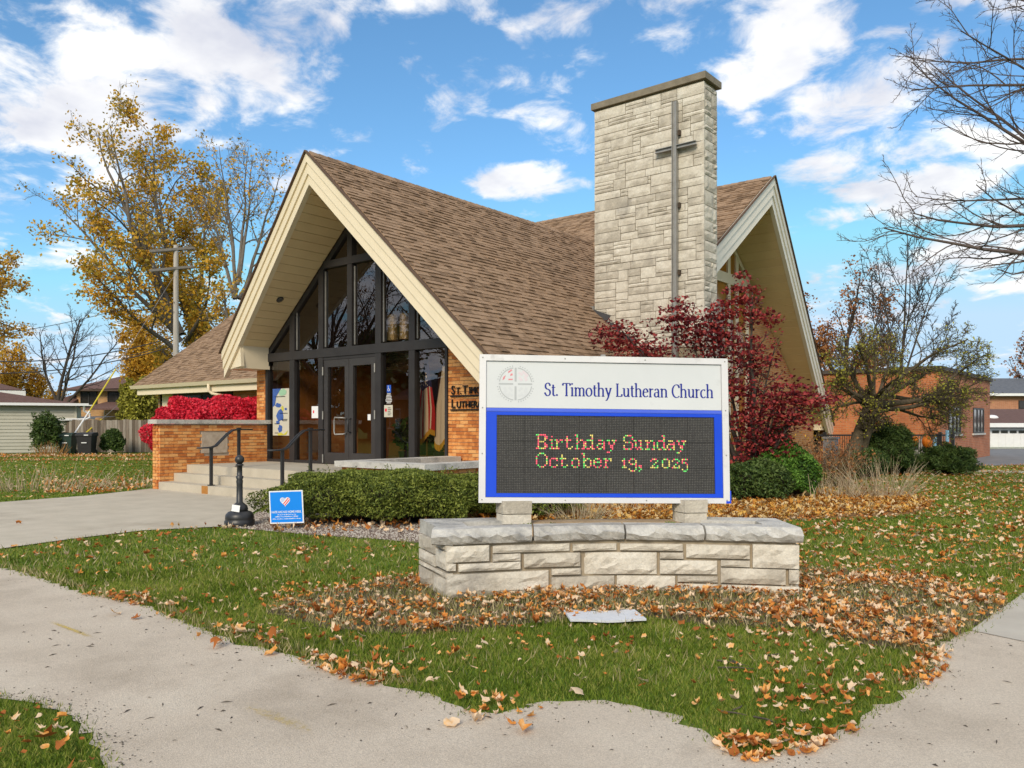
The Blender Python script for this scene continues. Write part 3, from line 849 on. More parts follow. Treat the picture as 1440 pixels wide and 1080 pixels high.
# left pier
mb = MB(); mb.prism([(-16.75, FY + .01, 0), (-16.36, FY + .01, 0), (-16.36, FY + .01, 3.02), (-16.75, FY + .01, 2.70)], (0, .3, 0))
wL = mb.build('wall', M_mortar, church)
bricks(wL, (-16.75, FY, 0), (1, 0, 0), .39, .5, 2.95, 80, out=(0, -1, 0), seed=2, top=lambda c: 2.68 + .85 * c)
bricks(wL, (-16.755, 15.0, 0), (0, -1, 0), 3.9, 1.4, 2.66, 0, out=(-1, 0, 0), seed=3)
M_bx = brick_mat('brick_wall_front', 'x', (.44, .175, .055), (.58, .27, .10), (.42, .33, .24))
M_by = brick_mat('brick_wall_side', 'y', (.40, .165, .052), (.54, .26, .095), (.40, .31, .22))
mb = MB(); mb.prism([(-16.74, FY + .3, 0), (-16.74, 15.2, 0), (-16.74, 15.2, 2.8), (-16.74, FY + .3, 2.8)], (.25, 0, 0)); mb.build('wall', M_by, church)
mb = MB(); mb.prism([(-8.46, FY + .31, 0), (-8.46, 15.6, 0), (-8.46, 15.6, 2.05), (-8.46, FY + .31, 2.05)], (-.25, 0, 0)); mb.build('wall', M_by, church)
# nave walls
mb = MB(); mb.box(-28.75, -16.99, 15.0, 15.3, 0, 2.62); nw = mb.build('wall', M_bx, church)
mb = MB(); mb.box(-10.3, BW - .02, 15.0, 15.3, 0, 2.5); mb.build('wall', M_bx, church)
soff = lambda y: BZI - SB * abs(y - BY) + .0
mb = MB(); mb.prism([(BW, 15.31, 0), (BW, 29.4, 0), (BW, 29.4, soff(29.4)), (BW, BY, soff(BY)), (BW, 15.31, soff(15.31))], (-.3, 0, 0)); nave_gable = mb.build('wall', M_by, church)
mb = MB(); mb.prism([(NX0 + .7, 15.0, 0), (NX0 + .7, 29.4, 0), (NX0 + .7, 29.4, soff(29.4)), (NX0 + .7, BY, soff(BY)), (NX0 + .7, 15.0, soff(15.0))], (.3, 0, 0)); mb.build('wall', M_by, church)
mb = MB(); mb.box(NX0 + .7, BW - .3, 29.1, 29.4, 0, 1.4); mb.build('wall', M_bx, church)
# nave eave: gutter, fascia, panels, window strips, downspout
mb = MB(); mb.prism([(NX0, 14.26, 2.76), (NX0, 14.42, 2.76), (NX0, 14.42, 2.64), (NX0, 14.32, 2.64)], (12.6, 0, 0)); mb.build('gutter', M_trim, church)
mb = MB(); mb.box(-29.35, -17.0, 14.44, 14.52, 2.42, 2.66); mb.build('fascia', M_trim, church)
mb = MB(); mb.box(-29.3, -17.0, 14.52, 15.0, 2.44, 2.48); mb.build('soffit', M_soffit, church)
M_darkglass = glass_mat('dark_window_glass', (.05, .05, .05), .10)
for (a, b) in ((-27.75, -24.0), (-22.1, -20.0)):
    mb = MB()
    for (x0, x1, z0, z1) in ((a, b, 2.36, 2.43), (a, b, 1.1, 1.17), (a, a + .07, 1.17, 2.36), (b - .07, b, 1.17, 2.36), ((a + b) / 2 - .03, (a + b) / 2 + .03, 1.17, 2.36)): mb.box(x0, x1, 14.95, 14.999, z0, z1)
    f = mb.build('window', M_bronze, church)
    mb = MB(); mb.box(a + .07, b - .07, 14.975, 14.99, 1.17, 2.36); mb.build('pane', mat('window_dark', [(.02, .018, .016), (.035, .03, .028)], 2, .12, spec=.6), f)
mb = MB(); mb.box(-28.5, -27.8, 14.94, 14.999, .9, 2.43); mb.build('wall_panel', M_trim, church)
mb = MB(); mb.tube([(-24.35, 14.33, 2.66), (-24.35, 14.33, 2.46), (-24.30, 14.42, 2.36), (-23.6, 14.88, 2.22), (-23.55, 14.93, 2.1), (-23.55, 14.93, .1)], .05, 8); mb.build('downspout', M_trim, church, smooth=True)

# ---- glass entrance front: bronze mullions, panes, double door
XL, XR = -16.36, -10.55
mull = [(-15.436, -15.252), (-14.401, -14.242), (-13.449, -13.278), (-12.559, -12.388), (-11.582, -11.417)]
y0, y1 = FY - .04, FY + .11
topx = lambda x: AZI - SA * abs(x - CX) - .03
fr = MB()
fr.box(XL, XL + .09, y0, y1, LAND, 2.80); fr.box(XR - .06, XR, y0, y1, LAND, 2.80)
fr.box(XL, XR, y0 - .012, y1 + .01, 2.80, 2.985)
for i, (a, b) in enumerate(mull):
    c = (a + b) / 2
    zt = min(topx(a), topx(b))
    if i == 2: fr.box(a + .01, b - .01, y0 + .003, y1, 2.985, zt)
    else: fr.box(a, b, y0, y1, LAND, 2.80); fr.box(a, b, y0 + .003, y1, 2.985, zt)
ux0, ux1 = CX - (AZI - 4.87) / SA, CX + (AZI - 4.87) / SA
fr.box(ux0, ux1, y0 - .006, y1 + .006, 4.71, 4.865)
fr.prism([(XL, y0 + .02, topx(XL) - .0), (CX, y0 + .02, topx(CX)), (CX, y0 + .02, topx(CX) - .15), (XL + .16, y0 + .02, 2.985)], (0, .1, 0))
fr.prism([(CX, y0 + .02, topx(CX)), (XR + .0, y0 + .02, topx(XR)), (XR, y0 + .02, topx(XR) - .15), (CX, y0 + .02, topx(CX) - .15)], (0, .1, 0))
fr.box(XL + .09, mull[1][0], y0 + .006, y1, LAND, LAND + .06); fr.box(mull[3][1], XR - .06, y0 + .006, y1, LAND, LAND + .06)
frame = fr.build('entrance_frame', M_bronze, church)
# thin light edges of the glazing stops
sl = MB()
for (a, b) in mull: sl.box(b + .035, b + .05, y0 + .03, y0 + .06, 3.02, min(topx(b + .05), 4.7) - .05 if topx(b + .05) > 3.2 else 3.03)
sl.build('glazing_stop', M_galv, frame)
cols = [XL + .09] + [v for ab in mull for v in ab] + [XR - .06]
def pane(poly):
    m = MB(); m.add([(x, FY + .03, z) for x, z in poly], [tuple(range(len(poly)))]); m.build('pane', M_glass, frame)
for i in range(0, 12, 2):
    a, b = cols[i], cols[i + 1]
    if i not in (4, 6): pane([(a, LAND + .06), (b, LAND + .06), (b, 2.80), (a, 2.80)])
    za, zbb = topx(a), topx(b)
    if max(za, zbb) > 3.1:
        q = [(a, 2.985), (b, 2.985), (b, min(zbb, 4.71)), (a, min(za, 4.71))]
        if (za - 4.71) * (zbb - 4.71) < 0:
            xm = CX + (1 if a > CX else -1) * (AZI - .03 - 4.71) / SA
            q = q[:2] + ([(b, zbb), (xm, 4.71), (a, 4.71)] if za > zbb else [(b, 4.71), (xm, 4.71), (a, za)])
        pane(q)
        if max(za, zbb) > 4.9:
            q = [(max(a, ux0 + .02), 4.865), (min(b, ux1 - .02), 4.865)]
            xs = [q[1][0], q[0][0]]
            if xs[1] < CX < xs[0]: q += [(xs[0], topx(xs[0])), (CX, topx(CX)), (xs[1], topx(xs[1]))]
            else: q += [(xs[0], max(topx(xs[0]), 4.87)), (xs[1], max(topx(xs[1]), 4.87))]
            pane(q)
# doors
def door(a, b, hinge):
    d = MB(); s_ = .13
    d.box(a, a + s_, y0 + .02, y1 - .03, LAND + .012, 2.73); d.box(b - s_, b, y0 + .02, y1 - .03, LAND + .012, 2.73)
    d.box(a + s_, b - s_, y0 + .02, y1 - .03, LAND + .012, LAND + .25); d.box(a + s_, b - s_, y0 + .02, y1 - .03, 2.58, 2.73)
    do = d.build('door', mat('door_bronze', [(.036, .032, .032), (.048, .044, .043)], 3, .5, spec=.4), church)
    m = MB(); m.add([(a + s_, FY + .03, LAND + .25), (b - s_, FY + .03, LAND + .25), (b - s_, FY + .03, 2.58), (a + s_, FY + .03, 2.58)], [(0, 1, 2, 3)]); m.build('pane', M_glass, do)
    return do
mid = (-14.242 - 12.559) / 2
dl = door(-14.23, mid - .005, -1); dr = door(mid + .005, -12.57, 1)
fr2 = MB(); fr2.box(-14.24, -12.56, y0 + .012, y1 - .01, 2.735, 2.80); fr2.build('door_header', M_bronze, church)
m = MB(); hx = mid - .07
m.tube([(hx, y0 + .02, 1.47), (hx, y0 - .07, 1.49), (hx - .24, y0 - .10, 1.50), (hx - .26, y0 - .10, 1.42), (hx - .26, y0 - .10, 1.20), (hx - .24, y0 - .10, 1.14), (hx, y0 - .07, 1.15), (hx, y0 + .02, 1.17)], .016, 8); m.build('handle', M_galv, dl, smooth=True)
m = MB(); m.tube([(mid + .07, y0 + .02, 1.47), (mid + .07, y0 - .06, 1.45), (mid + .07, y0 - .06, 1.2), (mid + .07, y0 + .02, 1.18)], .014, 8); m.build('handle', M_black, dr, smooth=True)
for (x, z) in ((-14.235, 2.5), (-14.235, 1.55), (-14.235, .62), (-12.565, 2.5), (-12.565, 1.55)):
    m = MB(); m.tube([(x, y0 - .005, z - .09), (x, y0 - .005, z + .09)], .016, 6); m.build('hinge', M_galv, dl if x < mid else dr)

# ---- entrance hall inside the glass
M_int = mat('hall_wall_wood', [(.42, .20, .06), (.60, .31, .11)], 2.0, .6, stretch=(1, 1, .2))
M_intf = mat('hall_floor', [(.30, .19, .10), (.40, .27, .15)], 3, .4)
m = MB(); m.prism([(-15.6, 16.0, LAND), (-10.3, 16.0, LAND), (-10.3, 16.0, 3.4), (CX, 16.0, 5.7), (-15.6, 16.0, 3.4)], (0, .1, 0)); m.box(-16.72, -16.45, FY + .32, 16.0, LAND, 2.9); m.box(-8.95, -8.8, FY + .32, 16, LAND, 2.4); m.build('hall_wall', M_int, church)
m = MB(); m.box(-16.4, -8.9, FY + .12, 16.0, LAND - .1, LAND - .004); m.build('hall_floor', M_intf, church)
m = MB(); m.box(-14.9, -13.2, 15.85, 15.99, LAND, 2.6); m.box(-12.6, -11.4, 15.7, 15.99, LAND, 1.5); m.build('hall_doorway', mat('hall_dark_door', [(.05, .025, .012), (.08, .04, .02)], 2, .5), church)
m = MB(); m.box(-11.55, -10.9, 15.9, 15.99, LAND + .3, 2.1); m.build('hall_bookcase', mat('hall_frame', [(.30, .24, .15), (.34, .28, .2)], 2, .5), church)

# ---- chimney: random ashlar
CHX0, CHX1, CHY0, CHY1, CHT = -9.75, -7.18, 14.84, 15.44, 8.16
m = MB(); m.box(CHX0 + .03, CHX1 - .03, CHY0 + .03, CHY1 - .03, 0, CHT); chim = m.build('chimney', M_joint, church)
m = MB(); m.box(CHX0 - .05, CHX1 + .06, CHY0 - .06, CHY1 + .08, CHT, CHT + .135)
m.build('chimney_cap', M_cap, chim)
def rock_face(m, w, h, r, nx, nz_, amp, d=.06, pitch=True):
    """rock-faced block in local x (width), -y (out), z; centred; flat edges, broken face"""
    nx = max(2, nx); nz_ = max(2, nz_)
    vs = []; ins = .012
    for j in range(nz_ + 1):
        for i in range(nx + 1):
            x = -w / 2 + w * i / nx; z = -h / 2 + h * j / nz_
            e = i in (0, nx) or j in (0, nz_)
            o = 0 if e else amp * r.uniform(.3, 1.0)
            if not e and pitch and j == 1: o *= 1.3
            if not e: x += r.uniform(-.2, .2) * w / nx; z += r.uniform(-.25, .25) * h / nz_
            vs.append((x, -o, z))
    k = (nx + 1)
    fs = [(j * k + i, j * k + i + 1, (j + 1) * k + i + 1, (j + 1) * k + i) for j in range(nz_) for i in range(nx)]
    b = len(vs)
    vs += [(-w / 2, d, -h / 2), (w / 2, d, -h / 2), (w / 2, d, h / 2), (-w / 2, d, h / 2)]
    bot = list(range(k)); top_ = list(range(nz_ * k, nz_ * k + k)); lf = [j * k for j in range(nz_ + 1)]; rt = [j * k + nx for j in range(nz_ + 1)]
    fs += [tuple(bot[::-1] + [b, b + 1]), tuple(top_ + [b + 2, b + 3]), tuple(lf + [b + 3, b]), tuple(rt[::-1] + [b + 1, b + 2])]
    m.add(vs, fs)
def ashlar(width, z0, z1, seed, u=.078, cw=.06, hs=(1, 1, 2, 2, 2, 3), maxw=(5, 14)):
    """tile a rectangle with blocks of mixed heights; returns (x0, x1, z0, z1)"""
    r = random.Random(seed); NC = int(round(width / cw)); NR = int((z1 - z0) / u); occ = np.zeros((NR, NC), bool); out = []
    for j in range(NR):
        i = 0
        while i < NC:
            if occ[j, i]: i += 1; continue
            h = min(r.choice(hs), NR - j); w = r.randint(*maxw)
            if h == 1: w = r.randint(5, 12)
            k = 0
            while i + k < NC and k < w and not occ[j, i + k]: k += 1
            if i + k < NC and NC - (i + k) < 3 and not occ[j, i + k:].any(): k = NC - i
            if k < 4: h = 1 if r.random() < .5 else min(h, 2)
            occ[j:j + h, i:i + k] = True
            out.append((i * cw, (i + k) * cw, z0 + j * u, z0 + (j + h) * u)); i += k
    return out
def lay(parent, blocks, p0, al, out_, seed, M, amp=.018, joint=.012, nmin=2, d=.05, name='stone'):
    r = random.Random(seed); al, on = Vector(al), Vector(out_); ang = math.atan2(al.y, al.x)
    for (x0, x1, z0, z1) in blocks:
        w, h = x1 - x0 - joint, z1 - z0 - joint
        if w < .02 or h < .02: continue
        m = MB(); rock_face(m, w, h, r, min(6, 1 + int(w / .11)), min(4, 1 + int(h / .075)), amp * r.uniform(.5, 1.2), d)
        o = link(name, m.mesh(name, M)); p = Vector(p0) + al * (x0 + x1) / 2 + on * r.uniform(-.004, .004)
        o.location = (p.x, p.y, (z0 + z1) / 2); o.rotation_euler = (0, 0, ang)
        o.parent = parent; o.matrix_parent_inverse = wmx(parent).inverted()
fb = ashlar(CHX1 - CHX0, 2.9, CHT, 12)
lay(chim, fb, (CHX0, CHY0, 0), (1, 0, 0), (0, -1, 0), 3, M_stone, amp=.014)
lay(chim, ashlar(CHY1 - CHY0, 2.5, CHT, 21, u=.10, cw=.05, hs=(1, 1, 2, 2, 3), maxw=(8, 12)), (CHX1, CHY0, 0), (0, 1, 0), (1, 0, 0), 4, M_stone, amp=.022)
m = MB(); m.box(CHX0, CHX1, CHY0, CHY0 + .03, 0, 2.49); m.box(CHX1 - .03, CHX1, CHY0 + .03, CHY1, 0, 2.49); m.build('chimney_base', M_stone, chim)
# stepped flashing where the roof meets the chimney face
rz = lambda x: AZ - SA * (x - CX)
m = MB(); x = CHX0
while x < -8.5:
    m.prism([(x, CHY0 - .022, rz(x) - .02), (x + .30, CHY0 - .022, rz(x + .30) - .02), (x + .30 + .13, CHY0 - .022, rz(x + .30) + .13), (x - .0, CHY0 - .022, rz(x) + .03 + .0)], (0, -.006, 0)); x += .30
m.build('flashing', mat('lead_flashing', [(.05, .05, .053), (.075, .075, .08)], 5, .6), chim)
# steel cross on the chimney
m = MB(); xc = -7.765
m.box(xc - .052, xc - .042, CHY0 - .14, CHY0 - .05, 2.6, 7.84); m.box(xc + .042, xc + .052, CHY0 - .14, CHY0 - .05, 2.6, 7.84); m.box(xc - .042, xc + .042, CHY0 - .10, CHY0 - .09, 2.6, 7.84)
cro = m.build('cross_upright', M_galv, chim)
m = MB()
for (a, b) in ((-8.20, xc - .054), (xc + .054, -7.30)):
    m.box(a, b, CHY0 - .14, CHY0 - .05, 6.935, 6.947); m.box(a, b, CHY0 - .14, CHY0 - .05, 6.868, 6.88); m.box(a, b, CHY0 - .10, CHY0 - .09, 6.88, 6.935)
m.build('cross_arm', M_galv, chim)
for z in (4.4, 5.75, 7.2): m = MB(); m.box(xc + .052, xc + .095, CHY0 - .08, CHY0 + .02, z - .05, z + .05); m.build('bracket', mat('rusty_bracket', [(.05, .04, .03), (.09, .06, .04)], 10, .8), chim)
m = MB(); m.box(CHX0 - .14, CHX0 - .005, CHY0 - .02, CHY0 + .16, 3.72, 3.92); m.build('roof_vent', M_galv, church)

# ---- window strip of the nave gable
wf = MB(); wx = BW + .005
ys = [19.6, 20.35, 20.6, 21.35, 21.6, 22.22, 22.44, 23.25, 23.53]
wtop = lambda y: soff(y) - .05
for (a, b) in ((22.06, 22.24), (22.62, 22.80), (23.36, 23.53), (20.9, 21.1), (19.5, 19.68)):
    wf.prism([(wx, a, .6), (wx, b, .6), (wx, b, wtop(b)), (wx, a, wtop(a))], (.06, 0, 0))
wf.box(wx, wx + .066, 19.5, 23.53, 5.40, 5.70)
wf.prism([(wx, BY, wtop(BY)), (wx, 23.6, wtop(23.6)), (wx, 23.6, wtop(23.6) - .16), (wx, BY, wtop(BY) - .16)], (.07, 0, 0))
wf.prism([(wx, BY, wtop(BY)), (wx, 19.4, wtop(19.4)), (wx, 19.4, wtop(19.4) - .16), (wx, BY, wtop(BY) - .16)], (.07, 0, 0))
wfo = wf.build('gable_window', M_trim, church)
M_amber = mat('amber_glass', [(.16, .055, .008), (.30, .12, .015), (.42, .20, .03)], 1.2, .12, spec=.6, stretch=(1, 1, .3))
for (a, b) in ((19.68, 20.9), (21.1, 22.06), (22.24, 22.62), (22.80, 23.36)):
    m = MB(); m.add([(wx + .012, a, .6), (wx + .012, b, .6), (wx + .012, b, wtop(b)), (wx + .012, a, wtop(a))], [(0, 1, 2, 3)]); m.build('pane', M_amber, wfo)
# boxed foot of the right rake
m = MB(); m.box(-11.0, -9.75, 29.5, 30.5, 1.15, 1.75); m.build('eave_return', M_trim, church)

# ---- letters on the brick
def text_mesh(name, s_, size, mt, parent, loc, rot, ext=.0, align='LEFT', xs=1.0, space=1.0, bold=0.0):
    cu = bpy.data.curves.new(name, 'FONT'); cu.body = s_; cu.size = size; cu.extrude = ext; cu.align_x = align; cu.space_character = space; cu.offset = bold
    cu.resolution_u = 3
    t = bpy.data.objects.new(name, cu); COL.objects.link(t)
    dg = bpy.context.evaluated_depsgraph_get(); me = bpy.data.meshes.new_from_object(t.evaluated_get(dg))
    bpy.data.objects.remove(t); bpy.data.curves.remove(cu)
    me.name = name; me.materials.clear(); me.materials.append(mt)
    o = link(name, me); o.location = loc; o.rotation_euler = rot; o.scale = (xs, 1, 1)
    if parent: o.parent = parent; o.matrix_parent_inverse = wmx(parent).inverted()
    return o
M_letter = mat('black_letters', [(.012, .012, .012)], 5, .4)
LY = FY - .012
def small_caps(s_, x, z, big, small):
    for ch in s_.split('|'):
        sz = big if ch[0] == '^' else small
        o = text_mesh('letters', ch.strip('^'), sz / .70, M_letter, wR, (x, LY - .02, z), (math.pi / 2, 0, 0), .012, xs=.92)
        x += (max(v.co.x for v in o.data.vertices) if len(o.data.vertices) else .05) * .92 + .035
    return x
small_caps('^S|T.|^T|IMOTHY', -10.45, 1.915, .16, .125)
small_caps('^L|UTHERAN|^C|HURCH', -10.45, 1.66, .16, .125)
m = MB(); m.box(-10.47, -8.9, LY - .03, LY - .004, 1.865, 1.89); m.box(-10.47, -8.9, LY - .03, LY - .004, 1.61, 1.635); m.build('letter_rail', M_letter, wR)

# ================================================================== STEPS, RAILS, PLANTER WALLS
steps = thing('front_steps', (-13.4, 9.3, 0), 'three pale concrete steps and landing before the glass entrance', 'steps')
edges = [8.46, 8.79, 9.08]
for i, ye in enumerate(edges):
    m = MB(); y_end = edges[i + 1] if i < 2 else FY - .045
    m.box(-16.28, -10.47, ye, FY + .1 if i == 2 else y_end + .02, i * .1667 if i else 0, (i + 1) * .1667 - (0 if i < 2 else 0))
    m.build('step' if i < 2 else 'landing', M_concrete, steps)
m = MB(); m.box(-14.62, -14.40, 8.455, 8.46, .01, .165); m.build('rust_stain', mat('rust_stain', [(.36, .15, .03), (.45, .22, .06)], 9, .9), steps)
pw = thing('planter_wall', (-16.4, 9.8, 0), 'orange brick planter wall with grey stone cap left of the steps', 'brick wall')
m = MB(); m.box(-16.55, -16.31, 8.50, FY + .2, 0, 1.36); core = m.build('wall_core', M_mortar, pw)
bricks(pw, (-16.30, 8.49, 0), (0, 1, 0), 2.6, .0, 1.365, 240, out=(1, 0, 0), seed=7, skip=lambda c, z: (.92 < c < 1.58 and .70 < z < 1.20) or z < .14 and c > .3)
bricks(pw, (-16.56, 8.48, 0), (1, 0, 0), .25, .0, 1.365, 60, out=(0, -1, 0), seed=8)
for (a, b) in ((8.40, 9.75), (9.757, FY + .1)):
    m = MB(); m.box(-16.62, -16.25, a, b, 1.366, 1.455); m.build('cap_stone', M_greystone, pw)
m = MB(); m.box(-16.33, -16.285, 9.43, 10.04, .73, 1.18); m.build('cornerstone', mat('worn_cornerstone', [(.38, .30, .23), (.55, .47, .38)], 7, .9, .2, 60), pw)

lp = thing('brick_planter', (-9.5, 9.8, 0), 'low brick planter with weathered stone cap right of the steps', 'brick planter')
m = MB(); m.box(-10.43, -8.54, 8.50, 8.72, 0, .66); m.box(-8.74, -8.54, 8.72, FY, 0, .66); m.box(-10.43, -10.21, 8.72, FY - .06, 0, .66); m.build('wall_core', M_mortar, lp)
bricks(lp, (-10.44, 8.49, 0), (1, 0, 0), 1.91, .0, .67, 70, out=(0, -1, 0), seed=9)
bricks(lp, (-8.53, 8.49, 0), (0, 1, 0), 2.6, .0, .67, 110, out=(1, 0, 0), seed=10)
bricks(lp, (-10.44, FY - .06, 0), (0, -1, 0), 2.5, .5, .67, 30, out=(-1, 0, 0), seed=11)
m = MB(); m.box(-10.21, -8.74, 8.72, FY - .01, 0, .55); m.build('soil', M_mulch, lp)
for (x0, x1, a, b) in ((-10.52, -8.46, 8.40, 8.76), (-8.80, -8.46, 8.766, FY - .06), (-10.52, -10.17, 8.766, 10.0), (-10.52, -10.17, 10.006, FY - .065)):
    m = MB(); m.box(x0, x1, a, b, .672, .765); m.build('cap_stone', M_greystone, lp)

def rail(x, label):
    t = thing('handrail', (x, 8.54, .167), label, 'handrail', 'black iron handrails on the church steps')
    for (y, z0, z1) in ((8.56, .167, .905), (9.16, .5, 1.27)):
        m = MB(); m.box(x - .025, x + .025, y - .025, y + .025, z0, z1); m.box(x - .05, x + .05, y - .05, y + .05, z0, z0 + .02); m.box(x - .035, x + .035, y - .035, y + .035, z1, z1 + .02); m.build('post', M_black, t)
    for dx in (-.032, .032):
        m = MB(); m.tube([(x + dx, 8.28, .90), (x + dx, 8.56, .905), (x + dx, 8.66, .94), (x + dx, 8.90, 1.16), (x + dx, 9.02, 1.24), (x + dx, 9.16, 1.255), (x + dx, 9.45, 1.25)], .017, 6); m.build('rail', M_black, t, smooth=True)
rail(-14.45, 'black iron handrail at the left of the church steps beside the cornerstone')
rail(-12.15, 'black iron handrail at the right of the church steps behind the hedge')
# ash receptacle
ar = thing('ash_receptacle', (-9.62, 6.11, 0), 'black smokers receptacle with round base and ball topped neck on gravel', 'ash receptacle')
m = MB(); m.lathe((-9.62, 6.11, .006), [(.185, 0), (.195, .02), (.195, .07), (.18, .085), (.185, .10), (.18, .15), (.15, .185), (.11, .20)], 24); m.build('base', M_black, ar, smooth=True)
m = MB(); m.lathe((-9.62, 6.11, .20), [(.105, 0), (.11, .03), (.10, .07), (.06, .105), (.042, .12), (.040, .35), (.045, .40), (.038, .42), (.052, .46), (.036, .47), (.034, .60), (.06, .61), (.036, .63)], 16); m.build('neck', M_black, ar, smooth=True)
m = MB(); m.sphere((-9.62, 6.11, .885), .062, 14); m.build('ball', M_black, ar, smooth=True)
m = MB(); v = Vector((-9.62, 6.11, 0)); dcam = Vector((.6304, -.7762, 0)); sd = Vector((.7763, .6305, 0))
m.add([v + dcam * .135 - sd * .065 + Vector((0, 0, .215)), v + dcam * .135 + sd * .04 + Vector((0, 0, .20)), v + dcam * .115 + sd * .045 + Vector((0, 0, .285)), v + dcam * .115 - sd * .06 + Vector((0, 0, .30))], [(0, 1, 2, 3)])
m.build('label_sticker', M_white, ar)

# ================================================================== STONE SIGN BASE
def P3(xc, yc, z=0.0): return Vector(W(xc, yc, z))
ctl = [(-.512, 6.309), (.15, 6.49), (.808, 6.60), (1.55, 6.555), (2.273, 6.427)]
def front_at(s):
    """front line of the stone base, s in camera-right metres"""
    for (a, b) in zip(ctl[:-1], ctl[1:]):
        if s <= b[0] or b is ctl[-1]:
            f = (s - a[0]) / (b[0] - a[0]); return a[1] + (b[1] - a[1]) * f
def slope_at(s): return (front_at(min(s + .12, 2.27)) - front_at(max(s - .12, -.51))) / (min(s + .12, 2.27) - max(s - .12, -.51))
base = thing('stone_sign_base', W(.85, 6.9), 'curved pale limestone planter base with grey rock faced coping under the sign', 'stone planter')
# core
N_ = 14
S_ = [-.49 + (2.25 + .49) * i / N_ for i in range(N_ + 1)]
DEP = .70
m = MB()
for i in range(N_):
    a, b = S_[i], S_[i + 1]
    fa, fb_ = front_at(a) + .035, front_at(b) + .035
    m.prism([P3(a, fa), P3(b, fb_), P3(b, fb_ + .24), P3(a, fa + .24)], (0, 0, .42))
    m.prism([P3(a, fa + .242), P3(b, fb_ + .242), P3(b, fb_ + DEP - .04), P3(a, fa + DEP - .04)], (0, 0, .38))
corem = m.build('core', M_joint, base)
# stones measured on the photograph: (column 0, column 1, row 0, row 1)
ST = [(627, 689, 767, 791), (692, 802, 765, 777), (805, 868, 764, 775), (871, 961, 764, 775), (692, 733, 778.5, 790), (736, 817, 777.5, 798), (820, 925, 776, 808), (627, 642, 792.5, 804),
      (644, 733, 791, 803), (775, 817.5, 799, 809), (627, 772.5, 804.5, 842), (774.5, 865, 810, 835), (866.5, 950.5, 809, 832), (927, 962, 776.5, 786.5), (964.5, 1055.5, 765.5, 786), (1057.5, 1125, 765.5, 800),
      (927, 1010, 787.5, 808), (1012.5, 1055.5, 787.5, 798), (1012.5, 1106, 799, 822), (1108.5, 1125, 801, 822), (952, 1010.5, 809.5, 819.5), (952, 1010.5, 820.5, 836), (1012.5, 1125, 823, 841)]
r = random.Random(4)
def colx(px):
    k = (px - 720) / 1145; s = k * 6.45
    for _ in range(8): s = k * front_at(max(-.52, min(2.28, s)))
    return s
for (c0, c1, r0, r1) in ST:
    x0, x1 = colx(c0), colx(c1); xm = (x0 + x1) / 2; t = front_at(xm)
    z1 = EYE - t * (r0 - 597) / 1145; z0 = EYE - t * (r1 - 597) / 1145
    if z0 < .05: z0 = 0.0
    sl = slope_at(xm); w = (x1 - x0) * math.hypot(1, sl) - .012; h = z1 - z0 - .010
    m = MB(); rock_face(m, w, h, r, max(3, min(9, int(w / .055))), max(3, min(5, int(h / .04))), .022 if h > .09 else .010, .06)
    # lower part broken further out, upper edge smoother
    o = link('stone', m.mesh('stone', M_stone)); p = P3(xm, t); o.location = (p.x, p.y, (z0 + z1) / 2); o.rotation_euler = (0, 0, YAW + math.atan(sl))
    o.parent = base; o.matrix_parent_inverse = wmx(base).inverted()
# left end
eA, eB = P3(-.512, 6.309), P3(-.80, 6.98); ed = (eB - eA); eL = ed.length; edn = ed.normalized(); eo = Vector((-edn.y, edn.x, 0))
if eo.dot(P3(-1, 6) - P3(0, 6)) < 0: eo = -eo
# build direction so that the face points outwards: along = from back to front
for (f0, f1, z0, z1) in ((0, .62, .30, .415), (.63, 1, .365, .415), (.63, 1, .215, .36), (0, .62, .20, .295), (0, 1, .155, .195), (0, .55, 0, .15), (.56, 1, 0, .15), (.63, 1, .20, .212)):
    w = (f1 - f0) * eL - .012; h = z1 - z0 - .008
    if h < .02: continue
    m = MB(); rock_face(m, w, h, r, 4, 3, .014, .06); o = link('stone', m.mesh('stone', M_stone))
    c = eA + ed * (1 - (f0 + f1) / 2) if False else eB - ed * ((f0 + f1) / 2)
    o.location = (c.x, c.y, (z0 + z1) / 2); o.rotation_euler = (0, 0, math.atan2(-edn.y, -edn.x)); o.parent = base; o.matrix_parent_inverse = wmx(base).inverted()
# right end
for (z0, z1) in ((.27, .40), (.13, .265), (0, .125)):
    m = MB(); rock_face(m, .62, z1 - z0 - .008, r, 5, 3, .014, .06); o = link('stone', m.mesh('stone', M_stone)); c = P3(2.275, 6.78)
    o.location = (c.x, c.y, (z0 + z1) / 2); o.rotation_euler = (0, 0, YAW + math.pi / 2); o.parent = base; o.matrix_parent_inverse = wmx(base).inverted()
# coping
def cope(s0, s1, d0, d1, z0, z1, seed, front=True, amp=.022):
    r = random.Random(seed); m = MB(); K = max(3, int((s1 - s0) / .055)); cross = []
    for i in range(K + 1):
        s = s0 + (s1 - s0) * i / K; y = front_at(max(-.53, min(2.29, s)))
        e = 0 if i in (0, K) else 1
        j = lambda a: r.uniform(-a, a) * e
        cross.append([P3(s, y + d1, z0), P3(s, y + d1, z1), P3(s, y + d0 + .055 + j(.006), z1 + j(.003)), P3(s, y + d0 + .012 + j(.016), z1 - .028 + j(.012)), P3(s, y + d0 - amp * .6 + j(.016), (z0 + z1) / 2 + j(.02)), P3(s, y + d0 + .004 + j(.01), z0 + .012 + j(.012)), P3(s, y + d0 + .02, z0)])
    vs = [p for c in cross for p in c]; n = 7
    fs = [(i * n + k, i * n + (k + 1) % n, (i + 1) * n + (k + 1) % n, (i + 1) * n + k) for i in range(K) for k in range(n)] + [tuple(range(n))[::-1], tuple(range(K * n, K * n + n))]
    m.add(vs, fs); return m.build('coping_stone', M_greystone, base)
